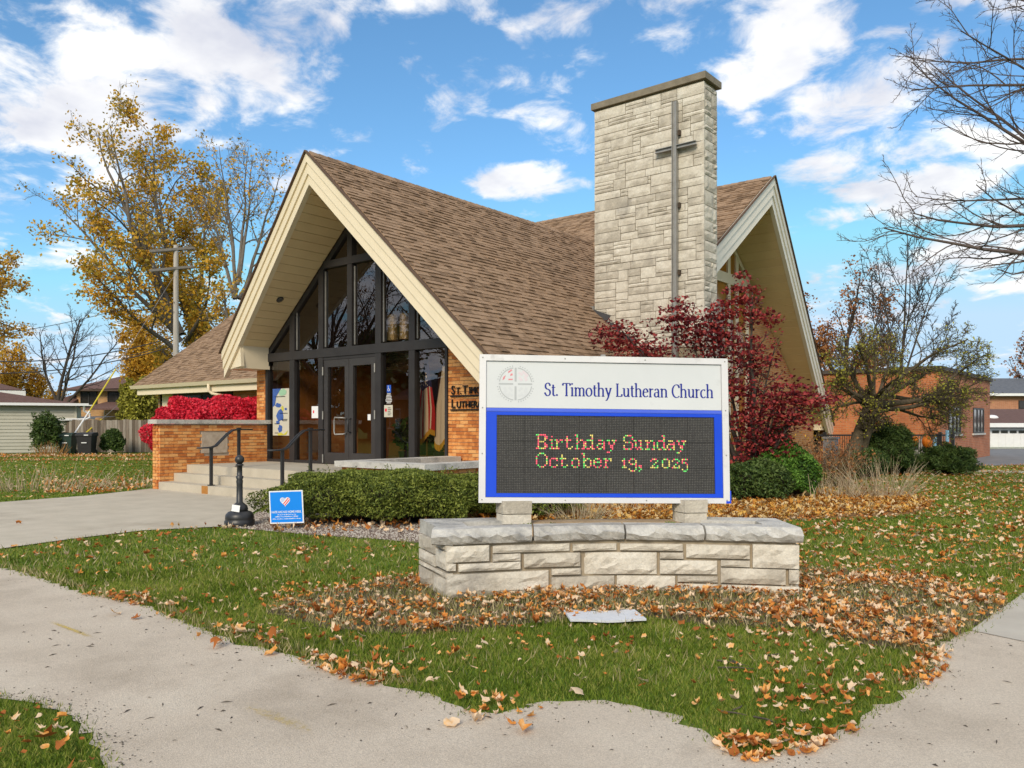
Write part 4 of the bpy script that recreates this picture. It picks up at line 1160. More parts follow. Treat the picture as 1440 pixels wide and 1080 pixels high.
cps = [-.53, -.505 + .65, .84, 1.40, 2.29]
cps = [colx(616.5) - .06, colx(749.5), colx(879), colx(991), 2.30]
for i in range(4): cope(cps[i] + .008, cps[i + 1] - .008, -.02, .215, .416, .532, i)
def cope_box(pts, z0, z1, seed):
    m = MB(); m.prism([P3(*q, z0) for q in pts], (0, 0, z1 - z0)); return m.build('coping_stone', M_greystone, base)
fy = front_at
cope_box([(-.60, fy(-.5) + .205), (-.36, fy(-.36) + .222), (-.42, fy(-.4) + .50), (-.70, fy(-.5) + .50)], .416, .530, 1)
cope_box([(-.70, fy(-.5) + .508), (.04, fy(.04) + .47), (.04, fy(.04) + .74), (-.80, fy(-.5) + .74)], .416, .531, 2)
cope_box([(1.60, fy(1.6) + .47), (2.30, fy(2.27) + .47), (2.31, fy(2.27) + .72), (1.60, fy(1.6) + .74)], .416, .528, 3)
cope_box([(2.07, fy(2.07) + .222), (2.30, fy(2.27) + .222), (2.30, fy(2.27) + .462), (2.07, fy(2.07) + .462)], .416, .529, 4)
m = MB()
for i in range(8):
    a, b = .06 + 1.52 * i / 8, .06 + 1.52 * (i + 1) / 8
    m.prism([P3(a, fy(a) + .50), P3(b, fy(b) + .50), P3(b, fy(b) + .70), P3(a, fy(a) + .70)], (0, 0, .505))
m.build('back_curb', mat('tan_sandstone', [(.33, .23, .14), (.46, .35, .23)], 6, .9, .3, 50), base)
# little weeds in the planter
m = MB()
for (s, ) in ((.10,), (.33,), (1.33,), (1.36,)):
    for k in range(9):
        a = random.random() * 6.28; c = P3(s + random.gauss(0, .03), fy(s) + .27 + random.gauss(0, .02), .50); t = Vector((math.cos(a), math.sin(a), .9)) * .04; w_ = Vector((-math.sin(a), math.cos(a), 0)) * .010
        m.add([c, c + t * .6 + w_, c + t, c + t * .6 - w_], [(0, 1, 2, 3)])
m.build('weeds', M_grass, base, kind='stuff')

# ---- the two stone posts
posts = thing('sign_posts', W(0, 6.95), 'short split limestone posts carrying the church sign', 'sign posts')
for (px0, px1, dpt) in ((698, 747, 6.93), (953, 994, 7.02)):
    x0, x1 = (px0 - 720) / 1145 * dpt, (px1 - 720) / 1145 * dpt
    for (z0, z1, g) in ((.505, .585, 0.0), (.592, .70, .006)):
        m = MB(); w = x1 - x0; pts = [P3(x0 - g, dpt + .10, z0), P3(x0 + .055, dpt - .03 - g, z0), P3(x1 + g, dpt + .0 - g, z0), P3(x1 + g, dpt + .22, z0), P3(x0 - g, dpt + .22, z0)]
        m.prism(pts, (0, 0, z1 - z0)); m.build('post_stone', M_stone, posts)

# ================================================================== THE CHURCH SIGN
SW, SH, SD = 2.187, 1.272, .20
bl = W(-.284, 6.91, .686)
sign = thing('church_sign', bl, 'church sign with white name panel over a blue framed red and green electronic message board', 'sign', rot=(rad(-4.6), rad(.62), YAW + rad(4.7)))
M_alu = mat('brushed_aluminium_frame', [(.66, .65, .655), (.74, .73, .73)], 3, .42, metal=.15, blotch=((.40, .38, .37), 4.0, .58, .80))
M_blue = mat('royal_blue_paint', [(.003, .055, .62), (.004, .065, .68)], 2, .38, spec=.4)
M_blue2 = mat('blue_fold_shading', [(.05, .10, .60), (.07, .13, .62)], 2, .4)  # lighter copy of the panel blue; paints in the shading of the fold
M_panel = mat('white_acrylic_panel', [(.60, .62, .635), (.66, .68, .69)], 1.5, .28, spec=.5, blotch=((.46, .47, .48), 3.0, .58, .85))
M_navy = mat('navy_lettering', [(.012, .025, .27)], 3, .5)
M_ledbk = mat('led_board_black', [(.016, .0155, .015), (.03, .028, .027)], 2.2, .5)
M_ledoff = mat('unlit_led', [(.075, .072, .068), (.125, .12, .11)], 1.6, .5, tone=.4)
u = SW / 1270.0                                   # sign drawn on a 1270-unit width
X = lambda q: q * u
Z = lambda q: SH * (1 - q / 745.0)
def sbox(m, x0, x1, q0, q1, y0, y1): m.box(X(x0), X(x1), y0, y1, Z(q1), Z(q0))
def sbuild(m, name, mt, parent=None, **k): return link(name, m.mesh(name, mt), parent or sign, local=True, **k)
m = MB(); m.box(.01, SW - .01, .02, SD, .01, SH - .01); cab = sbuild(m, 'cabinet', M_alu)
for poly in ([(0, 0), (1270, 0), (1237, 31), (33, 31)], [(0, 745), (33, 718), (1237, 718), (1270, 745)], [(0, 0), (33, 31), (33, 718), (0, 745)], [(1270, 0), (1270, 745), (1237, 718), (1237, 31)]):
    m = MB(); q = [(X(a), -.012, Z(b)) for a, b in poly]; m.prism(q, (0, .032, 0)); sbuild(m, 'frame_rail', M_alu)
m = MB(); sbox(m, 34.5, 1235.5, 33, 268, .004, .019); wp = sbuild(m, 'name_panel', M_panel)
m = MB(); m.prism([(X(34), -.004, Z(283)), (X(34), -.004, Z(288)), (X(34), .004, Z(270))], (X(1236) - X(34), 0, 0)); m.box(X(34), X(1236), .004, .019, Z(287), Z(269)); sbuild(m, 'panel_ledge', M_blue2)
bpm = MB()
for (a, b, c, d) in ((34.5, 1235.5, 289, 305), (34.5, 1235.5, 697, 716), (34.5, 87, 305, 697), (1196, 1235.5, 305, 697)): sbox(bpm, a, b, c, d, -.004, .019)
bp_ = sbuild(bpm, 'blue_bezel', M_blue)
m = MB(); sbox(m, 87.5, 1195.5, 305.5, 696.5, .006, .019); led = sbuild(m, 'message_board', M_ledbk)
# LED lattice
NXL, NYL = 130, 46
pit = (1195.5 - 87.5) / NXL
lit = {}
FONT = {
 'B': ['######.', '.#...##', '.#...##', '.#...#.', '.####..', '.#...#.', '.#...##', '.#...##', '######.'],
 'i': ['...', '.#.', '...', '##.', '.#.', '.#.', '.#.', '.#.', '###'],
 'r': ['.....', '.....', '.....', '##.##', '.##.#', '.#...', '.#...', '.#...', '###..'],
 't': ['.....', '.#...', '.#...', '####.', '.#...', '.#...', '.#...', '.#..#', '..##.'],
 'h': ['##....', '.#....', '.#....', '.#.##.', '.##..#', '.#...#', '.#...#', '.#...#', '###.##'],
 'd': ['...##.', '....#.', '....#.', '.####.', '#...#.', '#...#.', '#...#.', '#..##.', '.##.##'],
 'a': ['.....', '.....', '.....', '.###.', '....#', '.####', '#...#', '#..##', '.##.#'],
 'y': ['......', '......', '......', '##.###', '.#..#.', '.#..#.', '..##..', '..##..', '...#..', '..#...', '##....'],
 'S': ['.####.', '#....#', '#....#', '#.....', '.####.', '.....#', '#....#', '#....#', '#####.'],
 'u': ['......', '......', '......', '##.##.', '.#..#.', '.#..#.', '.#..#.', '.#.##.', '..#.##'],
 'n': ['......', '......', '......', '##.##.', '.##..#', '.#...#', '.#...#', '.#...#', '###.##'],
 'O': ['..###..', '.#...#.', '#.....#', '#.....#', '#.....#', '#.....#', '#.....#', '.#...#.', '..###..'],
 'c': ['.....', '.....', '.....', '.####', '#...#', '#....', '#....', '#...#', '.###.'],
 'o': ['.....', '.....', '.....', '.###.', '#...#', '#...#', '#...#', '#...#', '.###.'],
 'b': ['##....', '.#....', '.#....', '.#.##.', '.##..#', '.#...#', '.#...#', '.##..#', '.#.##.'],
 'e': ['.....', '.....', '.....', '.###.', '#...#', '#####', '#....', '#...#', '.###.'],
 '1': ['...', '...', '...', '.#.', '##.', '.#.', '.#.', '.#.', '###'],
 '9': ['.....', '.....', '.....', '.###.', '#...#', '#...#', '.####', '....#', '....#', '#...#', '.###.'],
 ',': ['..', '..', '..', '..', '..', '..', '..', '##', '##', '.#', '#.'],
 '2': ['.....', '.....', '.....', '.###.', '#...#', '...#.', '..#..', '.#..#', '#####'],
 '0': ['.....', '.....', '.....', '.###.', '#...#', '#...#', '#...#', '#...#', '.###.'],
 '5': ['....', '....', '....', '####', '#...', '###.', '...#', '...#', '...#', '#..#', '.##.'],
 ' ': ['...'] * 9}
rl = random.Random(31)
for (txt, xs_, ys_, xe, warm) in (('Birthday Sunday', 23, 11, 113, .62), ('October 19, 2025', 23, 22, 114, .30)):
    tot = sum(len(FONT[c][0]) for c in txt); gap = (xe - xs_ - tot) / (len(txt) - 1); xf = xs_
    for c in txt:
        g = FONT[c]; x0 = int(round(xf))
        for j, row in enumerate(g):
            for i, ch in enumerate(row):
                if ch == '#': lit[(x0 + i, ys_ + j)] = rl.random() < warm
        xf += len(g[0]) + gap
m = MB(); mg, mrd, my = MB(), MB(), MB()
hp = pit * .30
for j in range(NYL):
    for i in range(NXL):
        cx_, cq = 87.5 + (i + .5) * pit, 305.5 + (j + .5) * (391.0 / NYL)
        if (i, j) in lit:
            w = lit[(i, j)]; t = rl.random()
            tgt = (mrd if t < .66 else my if t < .88 else mg) if w else (my if t < .42 else mg if t < .76 else mrd)
            h = pit * .36
            tgt.add([(X(cx_ - h), .0045, Z(cq - h)), (X(cx_ + h), .0045, Z(cq - h)), (X(cx_ + h), .0045, Z(cq + h)), (X(cx_ - h), .0045, Z(cq + h)), (X(cx_), .002, Z(cq))], [(0, 4, 1), (1, 4, 2), (2, 4, 3), (3, 4, 0)])
        else:
            m.ct = rl.random(); h = hp
            m.add([(X(cx_ - h), .0055, Z(cq - h)), (X(cx_ + h), .0055, Z(cq - h)), (X(cx_ + h), .0055, Z(cq + h)), (X(cx_ - h), .0055, Z(cq + h)), (X(cx_), .003, Z(cq))], [(0, 1, 4), (1, 2, 4), (2, 3, 4), (3, 0, 4)])
sbuild(m, 'led_lattice', M_ledoff, led, kind='stuff')
sbuild(mrd, 'red_lit_leds', mat('led_red', [(.3, .05, .05)], 3, .5, emit=((1.0, .10, .17), .62)), led, kind='stuff')
sbuild(my, 'yellow_lit_leds', mat('led_yellow', [(.3, .3, .05)], 3, .5, emit=((.95, .72, .22), .46)), led, kind='stuff')
sbuild(mg, 'green_lit_leds', mat('led_green', [(.05, .3, .05)], 3, .5, emit=((.16, .85, .18), .50)), led, kind='stuff')
m = MB()
for k in range(1, 8): m.box(X(87.5 + 1108 * k / 8) - .0009, X(87.5 + 1108 * k / 8) + .0009, .0022, .006, Z(696), Z(306))
for k in range(1, 3): m.box(X(88), X(1195), .0021, .006, Z(305.5 + 391 * k / 3) - .0009, Z(305.5 + 391 * k / 3) + .0009)
sbuild(m, 'module_seams', M_ledbk, led, kind='stuff')
m = MB()
for (a, b) in ((16, 16), (1254, 16), (16, 729), (1254, 729), (430, 15), (840, 15), (430, 731), (840, 731), (16, 270), (1254, 270), (16, 500), (1254, 500)): m.tube([(X(a), -.011, Z(b)), (X(a), -.0155, Z(b))], .006, 8)
sbuild(m, 'screws', M_galv, cab, kind='stuff')
# name lettering: broad-nib serif drawn as flat print
def nib(m, path, tk=.115, tn=.045, y=.002, ox=0, oz=0, s=1.0, cl=False):
    P = [Vector((a, b)) for a, b in path]; n = len(P); Lf, Rt = [], []
    for i in range(n):
        d = (P[min(i + 1, n - 1)] - P[max(i - 1, 0)]).normalized()
        ang = math.atan2(d.y, d.x); w = tn + (tk - tn) * abs(math.sin(ang - rad(12))) ** 1.4
        nn = Vector((-d.y, d.x)) * (w / 2); Lf.append(P[i] + nn); Rt.append(P[i] - nn)
    vs = [(ox + q.x * s, y, oz + q.y * s) for q in Lf + Rt]
    m.add(vs, [(i, i + 1, n + i + 1, n + i) for i in range(n - 1)])
def arc(cx, cy, rx, ry, a0, a1, n=12): return [(cx + rx * math.cos(rad(a0 + (a1 - a0) * i / n)), cy + ry * math.sin(rad(a0 + (a1 - a0) * i / n))) for i in range(n + 1)]
def stem(x, y0, y1, sl=1, st=1):
    q = [[(x, y0), (x, (y0 + y1) / 2), (x, y1)]]
    if sl: q.append([(x - .13, y0 + .018), (x, y0 + .012), (x + .13, y0 + .018)])
    if st == 1: q.append([(x - .14, y1 - .05), (x - .05, y1 - .012), (x + .03, y1 + .01)])
    if st == 2: q.append([(x - .13, y1 - .018), (x, y1 - .012), (x + .13, y1 - .018)])
    return q
xh = .66
GL = {
 'S': (.62, [arc(.31, .74, .21, .235, 35, 260, 12) + arc(.30, .25, .22, .25, 80, -150, 12), [(.49, .88), (.50, .76)], [(.075, .25), (.07, .12)]]),
 't': (.40, [[(.17, .86), (.17, .5), (.17, .18)] + arc(.29, .16, .12, .15, 180, 310, 6), [(.03, xh - .02), (.2, xh - .02), (.36, xh - .01)]]),
 '.': (.26, [[(.10, .0), (.10, .07), (.10, .13)]]),
 'T': (.72, stem(.36, 0, 1.0, 1, 0) + [[(.03, .965), (.36, .97), (.69, .965)], [(.045, .96), (.03, .80)], [(.675, .96), (.69, .80)]]),
 'i': (.32, stem(.15, 0, xh) + [[(.14, .88), (.14, .95), (.14, .99)]]),
 'm': (1.02, stem(.15, 0, xh) + [[(.15, .50)] + arc(.33, .47, .17, .17, 150, 0, 8) + [(.50, .2), (.50, 0)], [(.37, .018), (.63, .018)], [(.50, .50)] + arc(.68, .47, .17, .17, 150, 0, 8) + [(.85, .2), (.85, 0)], [(.72, .018), (.98, .018)]]),
 'o': (.64, [arc(.31, .32, .245, .315, 0, 360, 24)]),
 'h': (.70, stem(.15, 0, 1.06) + [[(.15, .48)] + arc(.35, .46, .19, .18, 150, 0, 8) + [(.54, .2), (.54, 0)], [(.41, .018), (.67, .018)]]),
 'y': (.62, [[(.10, xh), (.20, .40), (.33, .06)], [(.54, xh), (.42, .30), (.30, -.06), (.18, -.27), (.06, -.30)], [(.01, xh - .02), (.22, xh - .02)], [(.43, xh - .02), (.62, xh - .02)]]),
 'L': (.62, stem(.17, 0, 1.0, 0, 2) + [[(.04, .025), (.3, .025), (.56, .03)], [(.555, .03), (.58, .20)]]),
 'u': (.70, [[(.16, xh), (.16, .3)] + arc(.33, .22, .17, .20, 180, 330, 8) + [(.54, .22)], [(.54, xh), (.54, .3), (.54, 0)], [(.02, xh - .02), (.16, xh - .012)], [(.40, xh - .02), (.54, xh - .012)], [(.54, .02), (.66, .025)]]),
 'e': (.58, [[(.08, .37), (.3, .38), (.49, .39)] + arc(.30, .36, .20, .285, 5, 200, 10) + arc(.32, .30, .245, .285, 180, 320, 8)]),
 'r': (.47, stem(.15, 0, xh) + [[(.15, .46)] + arc(.32, .46, .15, .17, 150, 50, 6)]),
 'a': (.58, [arc(.26, .47, .16, .175, 165, 0, 8) + [(.42, .3), (.42, .12)] + arc(.50, .11, .08, .10, 180, 300, 4), [(.42, .38), (.28, .36)] + arc(.22, .19, .155, .175, 100, 290, 8) + [(.42, .13)]]),
 'n': (.70, stem(.15, 0, xh) + [[(.15, .48)] + arc(.35, .46, .19, .18, 150, 0, 8) + [(.54, .2), (.54, 0)], [(.41, .018), (.67, .018)]]),
 'C': (.74, [arc(.45, .49, .37, .50, 48, 312, 22), [(.66, .90), (.69, .74)]]),
 'c': (.54, [arc(.31, .32, .235, .315, 50, 318, 16)]),
 ' ': (.34, [])}
txt = 'St. Timothy Lutheran Church'
tw = sum(GL[c][0] for c in txt); x_0, x_1 = 326, 1196
capu = 66.0                                         # cap height in sign units
hs_ = (x_1 - x_0) / tw
m = MB(); xx = x_0
for c in txt + ' ':
    if c == ' ' and m.f: sbuild(m, 'name_lettering', M_navy, wp); m = MB()
    if c == ' ' and xx > 1190: break
    w, st_ = GL[c]
    for p_ in st_:
        nib(m, [(a * hs_, b * capu) for a, b in p_], 9.0, 3.5, .0025, X(xx), Z(0) - (203 + 7.5 * (xx - 326) / 870 * 0) * u * 1.0, u)
    xx += w * hs_
def flipfix(me): 
    for p_ in me.polygons: pass
# faded round emblem: quartered disc with a cross
M_em = [mat('emblem_grey', [(.44, .46, .475)], 3, .4), mat('emblem_red', [(.70, .25, .28)], 3, .4), mat('emblem_pink', [(.68, .60, .64)], 3, .4), mat('emblem_pale', [(.61, .63, .65)], 3, .4)]
m = MB(); ex, eq, er = 181, 147, 84
E_ = lambda a, b, y=.0028: (X(ex + a), y, Z(eq) + b * u)
m.cm = 0
for (a0, a1) in ((8, 82), (98, 172), (188, 262), (278, 352)):
    for k in range(10):
        b0, b1 = rad(a0 + (a1 - a0) * k / 10), rad(a0 + (a1 - a0) * (k + 1) / 10)
        m.add([E_(er * math.cos(b0), er * math.sin(b0)), E_(er * math.cos(b1), er * math.sin(b1)), E_((er - 5) * math.cos(b1), (er - 5) * math.sin(b1)), E_((er - 5) * math.cos(b0), (er - 5) * math.sin(b0))], [(0, 1, 2, 3)])
for (a, b, c, d) in ((-5, 5, 12, 82), (-5, 5, -82, -12), (12, 84, -4, 4), (-84, -12, -4, 4)):
    m.add([E_(a, c), E_(b, c), E_(b, d), E_(a, d)], [(0, 1, 2, 3)])
for (dx, dz, sg) in ((1, -1, 3), (-1, -1, 3), (1, 1, 2)):
    m.cm = sg
    for (rr, a0, a1) in ((30, 25, 65), (52, 15, 40), (52, 50, 75), (66, 30, 60)):
        m.add([E_(dx * rr * math.cos(rad(a0)), dz * rr * math.sin(rad(a0)), .0026), E_(dx * (rr + 14) * math.cos(rad(a0 + 4)), dz * (rr + 14) * math.sin(rad(a0 + 4)), .0026), E_(dx * (rr + 14) * math.cos(rad(a1)), dz * (rr + 14) * math.sin(rad(a1)), .0026), E_(dx * (rr + 4) * math.cos(rad(a1 + 3)), dz * (rr + 4) * math.sin(rad(a1 + 3)), .0026)], [(0, 1, 2, 3)])
m.cm = 1
for q in ([(-38, 62), (-20, 74), (-17, 68), (-36, 54)], [(-62, 34), (-50, 44), (-56, 24), (-66, 18)], [(-36, 26), (-14, 26), (-14, 20), (-36, 19)], [(-24, 52), (-16, 54), (-14, 44), (-28, 40)]):
    m.add([E_(a, b, .0025) for a, b in q], [(0, 1, 2, 3)])
m.cm = 0
for k in range(44):
    a = rad(k * 360 / 44); 
    if k % 11 in (0, 10): continue
    m.add([E_(88 * math.cos(a), 88 * math.sin(a)), E_(94 * math.cos(a), 94 * math.sin(a)), E_(94 * math.cos(a + .05), 94 * math.sin(a + .05)), E_(88 * math.cos(a + .05), 88 * math.sin(a + .05))], [(0, 1, 2, 3)])
sbuild(m, 'emblem', M_em, wp)
# blue bracket at the lower right corner, clip on the top edge, chips
m = MB(); m.box(SW - .035, SW + .008, -.014, .05, .0, .02); m.box(SW - .002, SW + .010, -.012, .05, .02, .11); sbuild(m, 'corner_bracket', M_blue)
m = MB(); m.box(X(618), X(640), .02, .06, SH - .01, SH + .022); sbuild(m, 'top_clip', M_galv)

# ================================================================== YARD SIGN
ys_ = thing('yard_sign', W(-2.875, 10.42, 0), 'small blue yard sign with a striped heart standing by the yew hedge', 'yard sign', rot=(0, rad(-2.6), YAW - rad(8)))
yw, yh, yz = .455, .42, .085
M_yb = mat('sky_blue_print', [(.003, .22, .80), (.004, .25, .86)], 3, .4)
M_yw = mat('white_print', [(.80, .80, .82)], 3, .5)
M_yr = mat('red_print', [(.72, .015, .05)], 3, .5)
m = MB(); m.box(-yw / 2, yw / 2, 0, .006, yz, yz + yh); pl_ = link('panel', m.mesh('panel', M_yw), ys_, local=True)
m = MB(); m.box(-yw / 2 + .016, yw / 2 - .016, -.0015, .0, yz + .016, yz + yh - .016); link('printed_field', m.mesh('printed_field', M_yb), pl_, local=True)
for x in (-.10, .10): m = MB(); m.tube([(x, .003, -.06), (x, .003, yz + .02)], .004, 5); link('wire_stake', m.mesh('wire_stake', M_galv), ys_, local=True)
heart = []
for i in range(40):
    t = 2 * math.pi * i / 40
    heart.append((.0042 * 16 * math.sin(t) ** 3 * 1.0, .0042 * (13 * math.cos(t) - 5 * math.cos(2 * t) - 2 * math.cos(3 * t) - math.cos(4 * t))))
hz = yz + .285; hx_ = -.012
m = MB(); m.add([(hx_ + a, -.0024, hz + b) for a, b in heart][::-1], [tuple(range(40))]); link('heart', m.mesh('heart', M_yw), pl_, local=True)
def hin(a, b): return inside(np.array([[a, b]]), [(p * .93, q * .93) for p, q in heart])[0]
m = MB(); g = .0022; d1, d2 = (math.cos(rad(48)), math.sin(rad(48))), (math.sin(rad(48)), -math.cos(rad(48)))
for i in range(-40, 41):
    for j in range(-40, 41):
        a, b = i * g, j * g
        across = a * d2[0] + b * d2[1]; al_ = a * d1[0] + b * d1[1]
        if hin(a, b) and across > -.008 and int((across + .5) / .0125) % 2 == 0:
            m.add([(hx_ + a - g / 2, -.003, hz + b - g / 2), (hx_ + a + g / 2, -.003, hz + b - g / 2), (hx_ + a + g / 2, -.003, hz + b + g / 2), (hx_ + a - g / 2, -.003, hz + b + g / 2)], [(0, 1, 2, 3)])
link('heart_stripes', m.mesh('heart_stripes', M_yr), pl_, local=True)
m = MB()
for i in range(5):
    for j in range(5):
        a, b = -.052 + i * .011 + (j % 2) * .005, .042 - j * .012
        across = a * d2[0] + b * d2[1]
        if hin(a, b) and across < -.012: m.add([(hx_ + a - .0035, -.003, hz + b - .0035), (hx_ + a + .0035, -.003, hz + b - .0035), (hx_ + a + .0035, -.003, hz + b + .0035), (hx_ + a - .0035, -.003, hz + b + .0035)], [(0, 1, 2, 3)])
link('heart_stars', m.mesh('heart_stars', M_yb), pl_, local=True)
def sign_text(s_, sz, z, w_target, par=pl_):
    o = text_mesh('lettering', s_, sz, M_yw, None, (0, 0, 0), (0, 0, 0), bold=.0006)
    xs = [v.co.x for v in o.data.vertices]; k = w_target / (max(xs) - min(xs))
    for v in o.data.vertices: v.co = ((v.co.x - (max(xs) + min(xs)) / 2) * k, 0, v.co.y)
    o.scale = (1, 1, 1); o.location = (0, -.0028, z); o.parent = par
sign_text('HATE HAS NO HOME HERE.', .040, yz + .135, .40)
m = MB(); rr = random.Random(3)
for (z, wd) in ((.108, .24), (.083, .31), (.055, .38)):
    x = -wd / 2
    while x < wd / 2:
        l = rr.uniform(.004, .010); h = rr.choice((.007, .009, .012)); m.add([(x, -.0028, yz + z), (x + l, -.0028, yz + z), (x + l, -.0028, yz + z + h), (x, -.0028, yz + z + h)], [(0, 1, 2, 3)]); x += l + rr.choice((.003, .003, .004, .010))
link('fine_print', m.mesh('fine_print', M_yw), pl_, local=True)

# ---- white foam sheet lying on the lawn
fs_ = MB(); pts = [(.366, 5.74), (.395, 5.42), (.935, 5.45), (.80, 5.83)]
pts = [((793 - 720) / 1145 * 5.72, 5.72), ((802 - 720) / 1145 * 5.44, 5.44), ((909 - 720) / 1145 * 5.46, 5.46), ((892 - 720) / 1145 * 5.74, 5.74)]
K = 8; top_ = []; 
for j in range(3):
    for i in range(K + 1):
        f, g_ = i / K, j / 2
        a = [pts[1][k] * (1 - f) + pts[2][k] * f for k in (0, 1)]; b = [pts[0][k] * (1 - f) + pts[3][k] * f for k in (0, 1)]
        q = [a[k] * (1 - g_) + b[k] * g_ for k in (0, 1)]
        top_.append(P3(q[0], q[1], .040 + .008 * (2 * f - 1) ** 2 + .003 * math.sin(9 * f)))
fs_.add(top_, [(j * (K + 1) + i, j * (K + 1) + i + 1, (j + 1) * (K + 1) + i + 1, (j + 1) * (K + 1) + i) for j in range(2) for i in range(K)])
n0 = len(top_); fs_.add([p - Vector((0, 0, .014)) for p in top_], [(j * (K + 1) + i, (j + 1) * (K + 1) + i, (j + 1) * (K + 1) + i + 1, j * (K + 1) + i + 1) for j in range(2) for i in range(K)])
fs_.add([], []); 
for i in range(K): fs_.f.append((i, n0 + i, n0 + i + 1, i + 1)); fs_.m.append(0); fs_.t.append(0)
for j in range(2):
    for e in (0, K): fs_.f.append((j * (K + 1) + e, (j + 1) * (K + 1) + e, n0 + (j + 1) * (K + 1) + e, n0 + j * (K + 1) + e)); fs_.m.append(0); fs_.t.append(0)
o = fs_.build('foam_sheet', mat('white_foam', [(.62, .64, .68), (.70, .71, .74)], 60, .9, .5, 200)); tag(o, 'white foam sheet lying on the grass in front of the stone sign base', 'foam sheet')

# ================================================================== BEHIND THE ENTRANCE GLASS
IY = FY + .35
# posters and notices stuck on the glass
def flat(name, x0, x1, z0, z1, y, m_, parent=None, **kw):
    m = MB(); m.box(x0, x1, y, y + .003, z0, z1); return m.build(name, m_, parent, **kw)
M_paper = mat('paper', [(.52, .49, .40), (.58, .55, .46)], 2, .7)
M_pblue = mat('poster_blue', [(.04, .09, .32), (.06, .13, .40)], 8, .6)
M_pgrn = mat('poster_green', [(.30, .50, .34)], 4, .6); M_pyel = mat('poster_yellow', [(.55, .50, .06)], 4, .6)
po = flat('map_poster', -16.12, -15.50, 1.10, 2.17, FY - .0, M_paper); tag(po, 'tall poster with blue map shapes inside the leftmost glass pane', 'poster')
def blob(par, poly, mt, name='map_shape', y=FY - .006):
    m = MB(); m.add([(x, y, z) for x, z in poly], [tuple(range(len(poly)))]); m.build(name, mt, par)
rb = random.Random(8)
def rough(cx_, cz_, rx, rz, n=14): return [(cx_ + rx * math.cos(-2 * math.pi * i / n) * rb.uniform(.65, 1.1), cz_ + rz * math.sin(-2 * math.pi * i / n) * rb.uniform(.65, 1.1)) for i in range(n)][::-1]
blob(po, [(-16.12, 2.17), (-16.12, 1.75), (-16.03, 1.80), (-15.98, 2.0), (-15.80, 2.17)], M_pblue)
blob(po, rough(-15.74, 2.08, .2, .09), M_pgrn)
for q in ((-15.83, 1.55, .15, .15), (-15.90, 1.79, .13, .06), (-15.83, 1.26, .09, .11), (-15.93, 1.40, .07, .05), (-15.62, 1.70, .05, .03)): blob(po, rough(*q), M_pblue)
blob(po, [(-15.95, 1.13), (-15.80, 1.17), (-15.70, 1.13), (-15.53, 1.22), (-15.60, 1.12), (-15.90, 1.10)], M_pyel); blob(po, rough(-15.74, 1.72, .045, .07), M_pyel)
m = MB()
for (x, z, l) in ((-15.78, 1.46, .22), (-15.75, 1.43, .18), (-16.05, 1.36, .2), (-15.85, 1.60, .3), (-16.04, 1.98, .4), (-16.04, 1.15, .14)): m.box(x, x + l, FY - .006, FY - .004, z, z + .014)
m.build('caption_line', M_letter, po)
n1 = flat('door_notice', -14.68, -14.44, 1.49, 1.75, FY - .0, M_white); tag(n1, 'white notice with a red mark on the glass left of the doors', 'notice')
flat('red_mark', -14.63, -14.59, 1.60, 1.66, FY - .005, M_yr, n1)
n2 = flat('paper_notice', -12.33, -12.08, 1.50, 1.74, FY - .0, M_paper); tag(n2, 'white paper notice with a red mark below the wheelchair decal', 'notice')
flat('red_mark', -12.30, -12.25, 1.61, 1.67, FY - .005, M_yr, n2)
m = MB()
for k in range(5): m.box(-12.22, -12.22 + .08 + .02 * (k % 2), FY - .005, FY - .003, 1.54 + .035 * k, 1.55 + .035 * k)
m.build('print_line', M_letter, n2)
n3 = flat('wheelchair_decal', -12.25, -12.13, 1.99, 2.14, FY - .0, mat('decal_blue', [(.02, .10, .50)], 3, .5)); tag(n3, 'blue wheelchair access decal on the glass right of the doors', 'decal')
m = MB(); c = Vector((-12.195, FY - .005, 2.045)); pp = [c + Vector((.026 * math.cos(t), 0, .026 * math.sin(t))) for t in [rad(110 + 25 * k) for k in range(11)]]
m.tube(pp, .005, 4); m.tube([c + Vector((-.006, 0, .062)), c + Vector((-.004, 0, .018)), c + Vector((.022, 0, .016)), c + Vector((.034, 0, -.02))], .006, 4); m.sphere(c + Vector((-.006, 0, .075)), .009, 6); m.build('wheelchair_symbol', M_white, n3)
m = MB(); rr = random.Random(12)
for k, wd in enumerate((.10, .13, .16, .15, .19, .17, .12)):
    z = 1.955 - k * .03; x = -12.19 - wd / 2
    while x < -12.19 + wd / 2: l = rr.uniform(.008, .018); m.box(x, x + l, FY - .003, FY - .001, z, z + .018); x += l + .006
o = m.build('service_times_decal', M_white); tag(o, 'lines of small white lettering on the glass under the wheelchair decal', 'lettering')
n4 = flat('door_sticker', -12.83, -12.74, 1.44, 1.56, FY - .0, M_white); tag(n4, 'small white sticker on the glass of the right door', 'sticker')
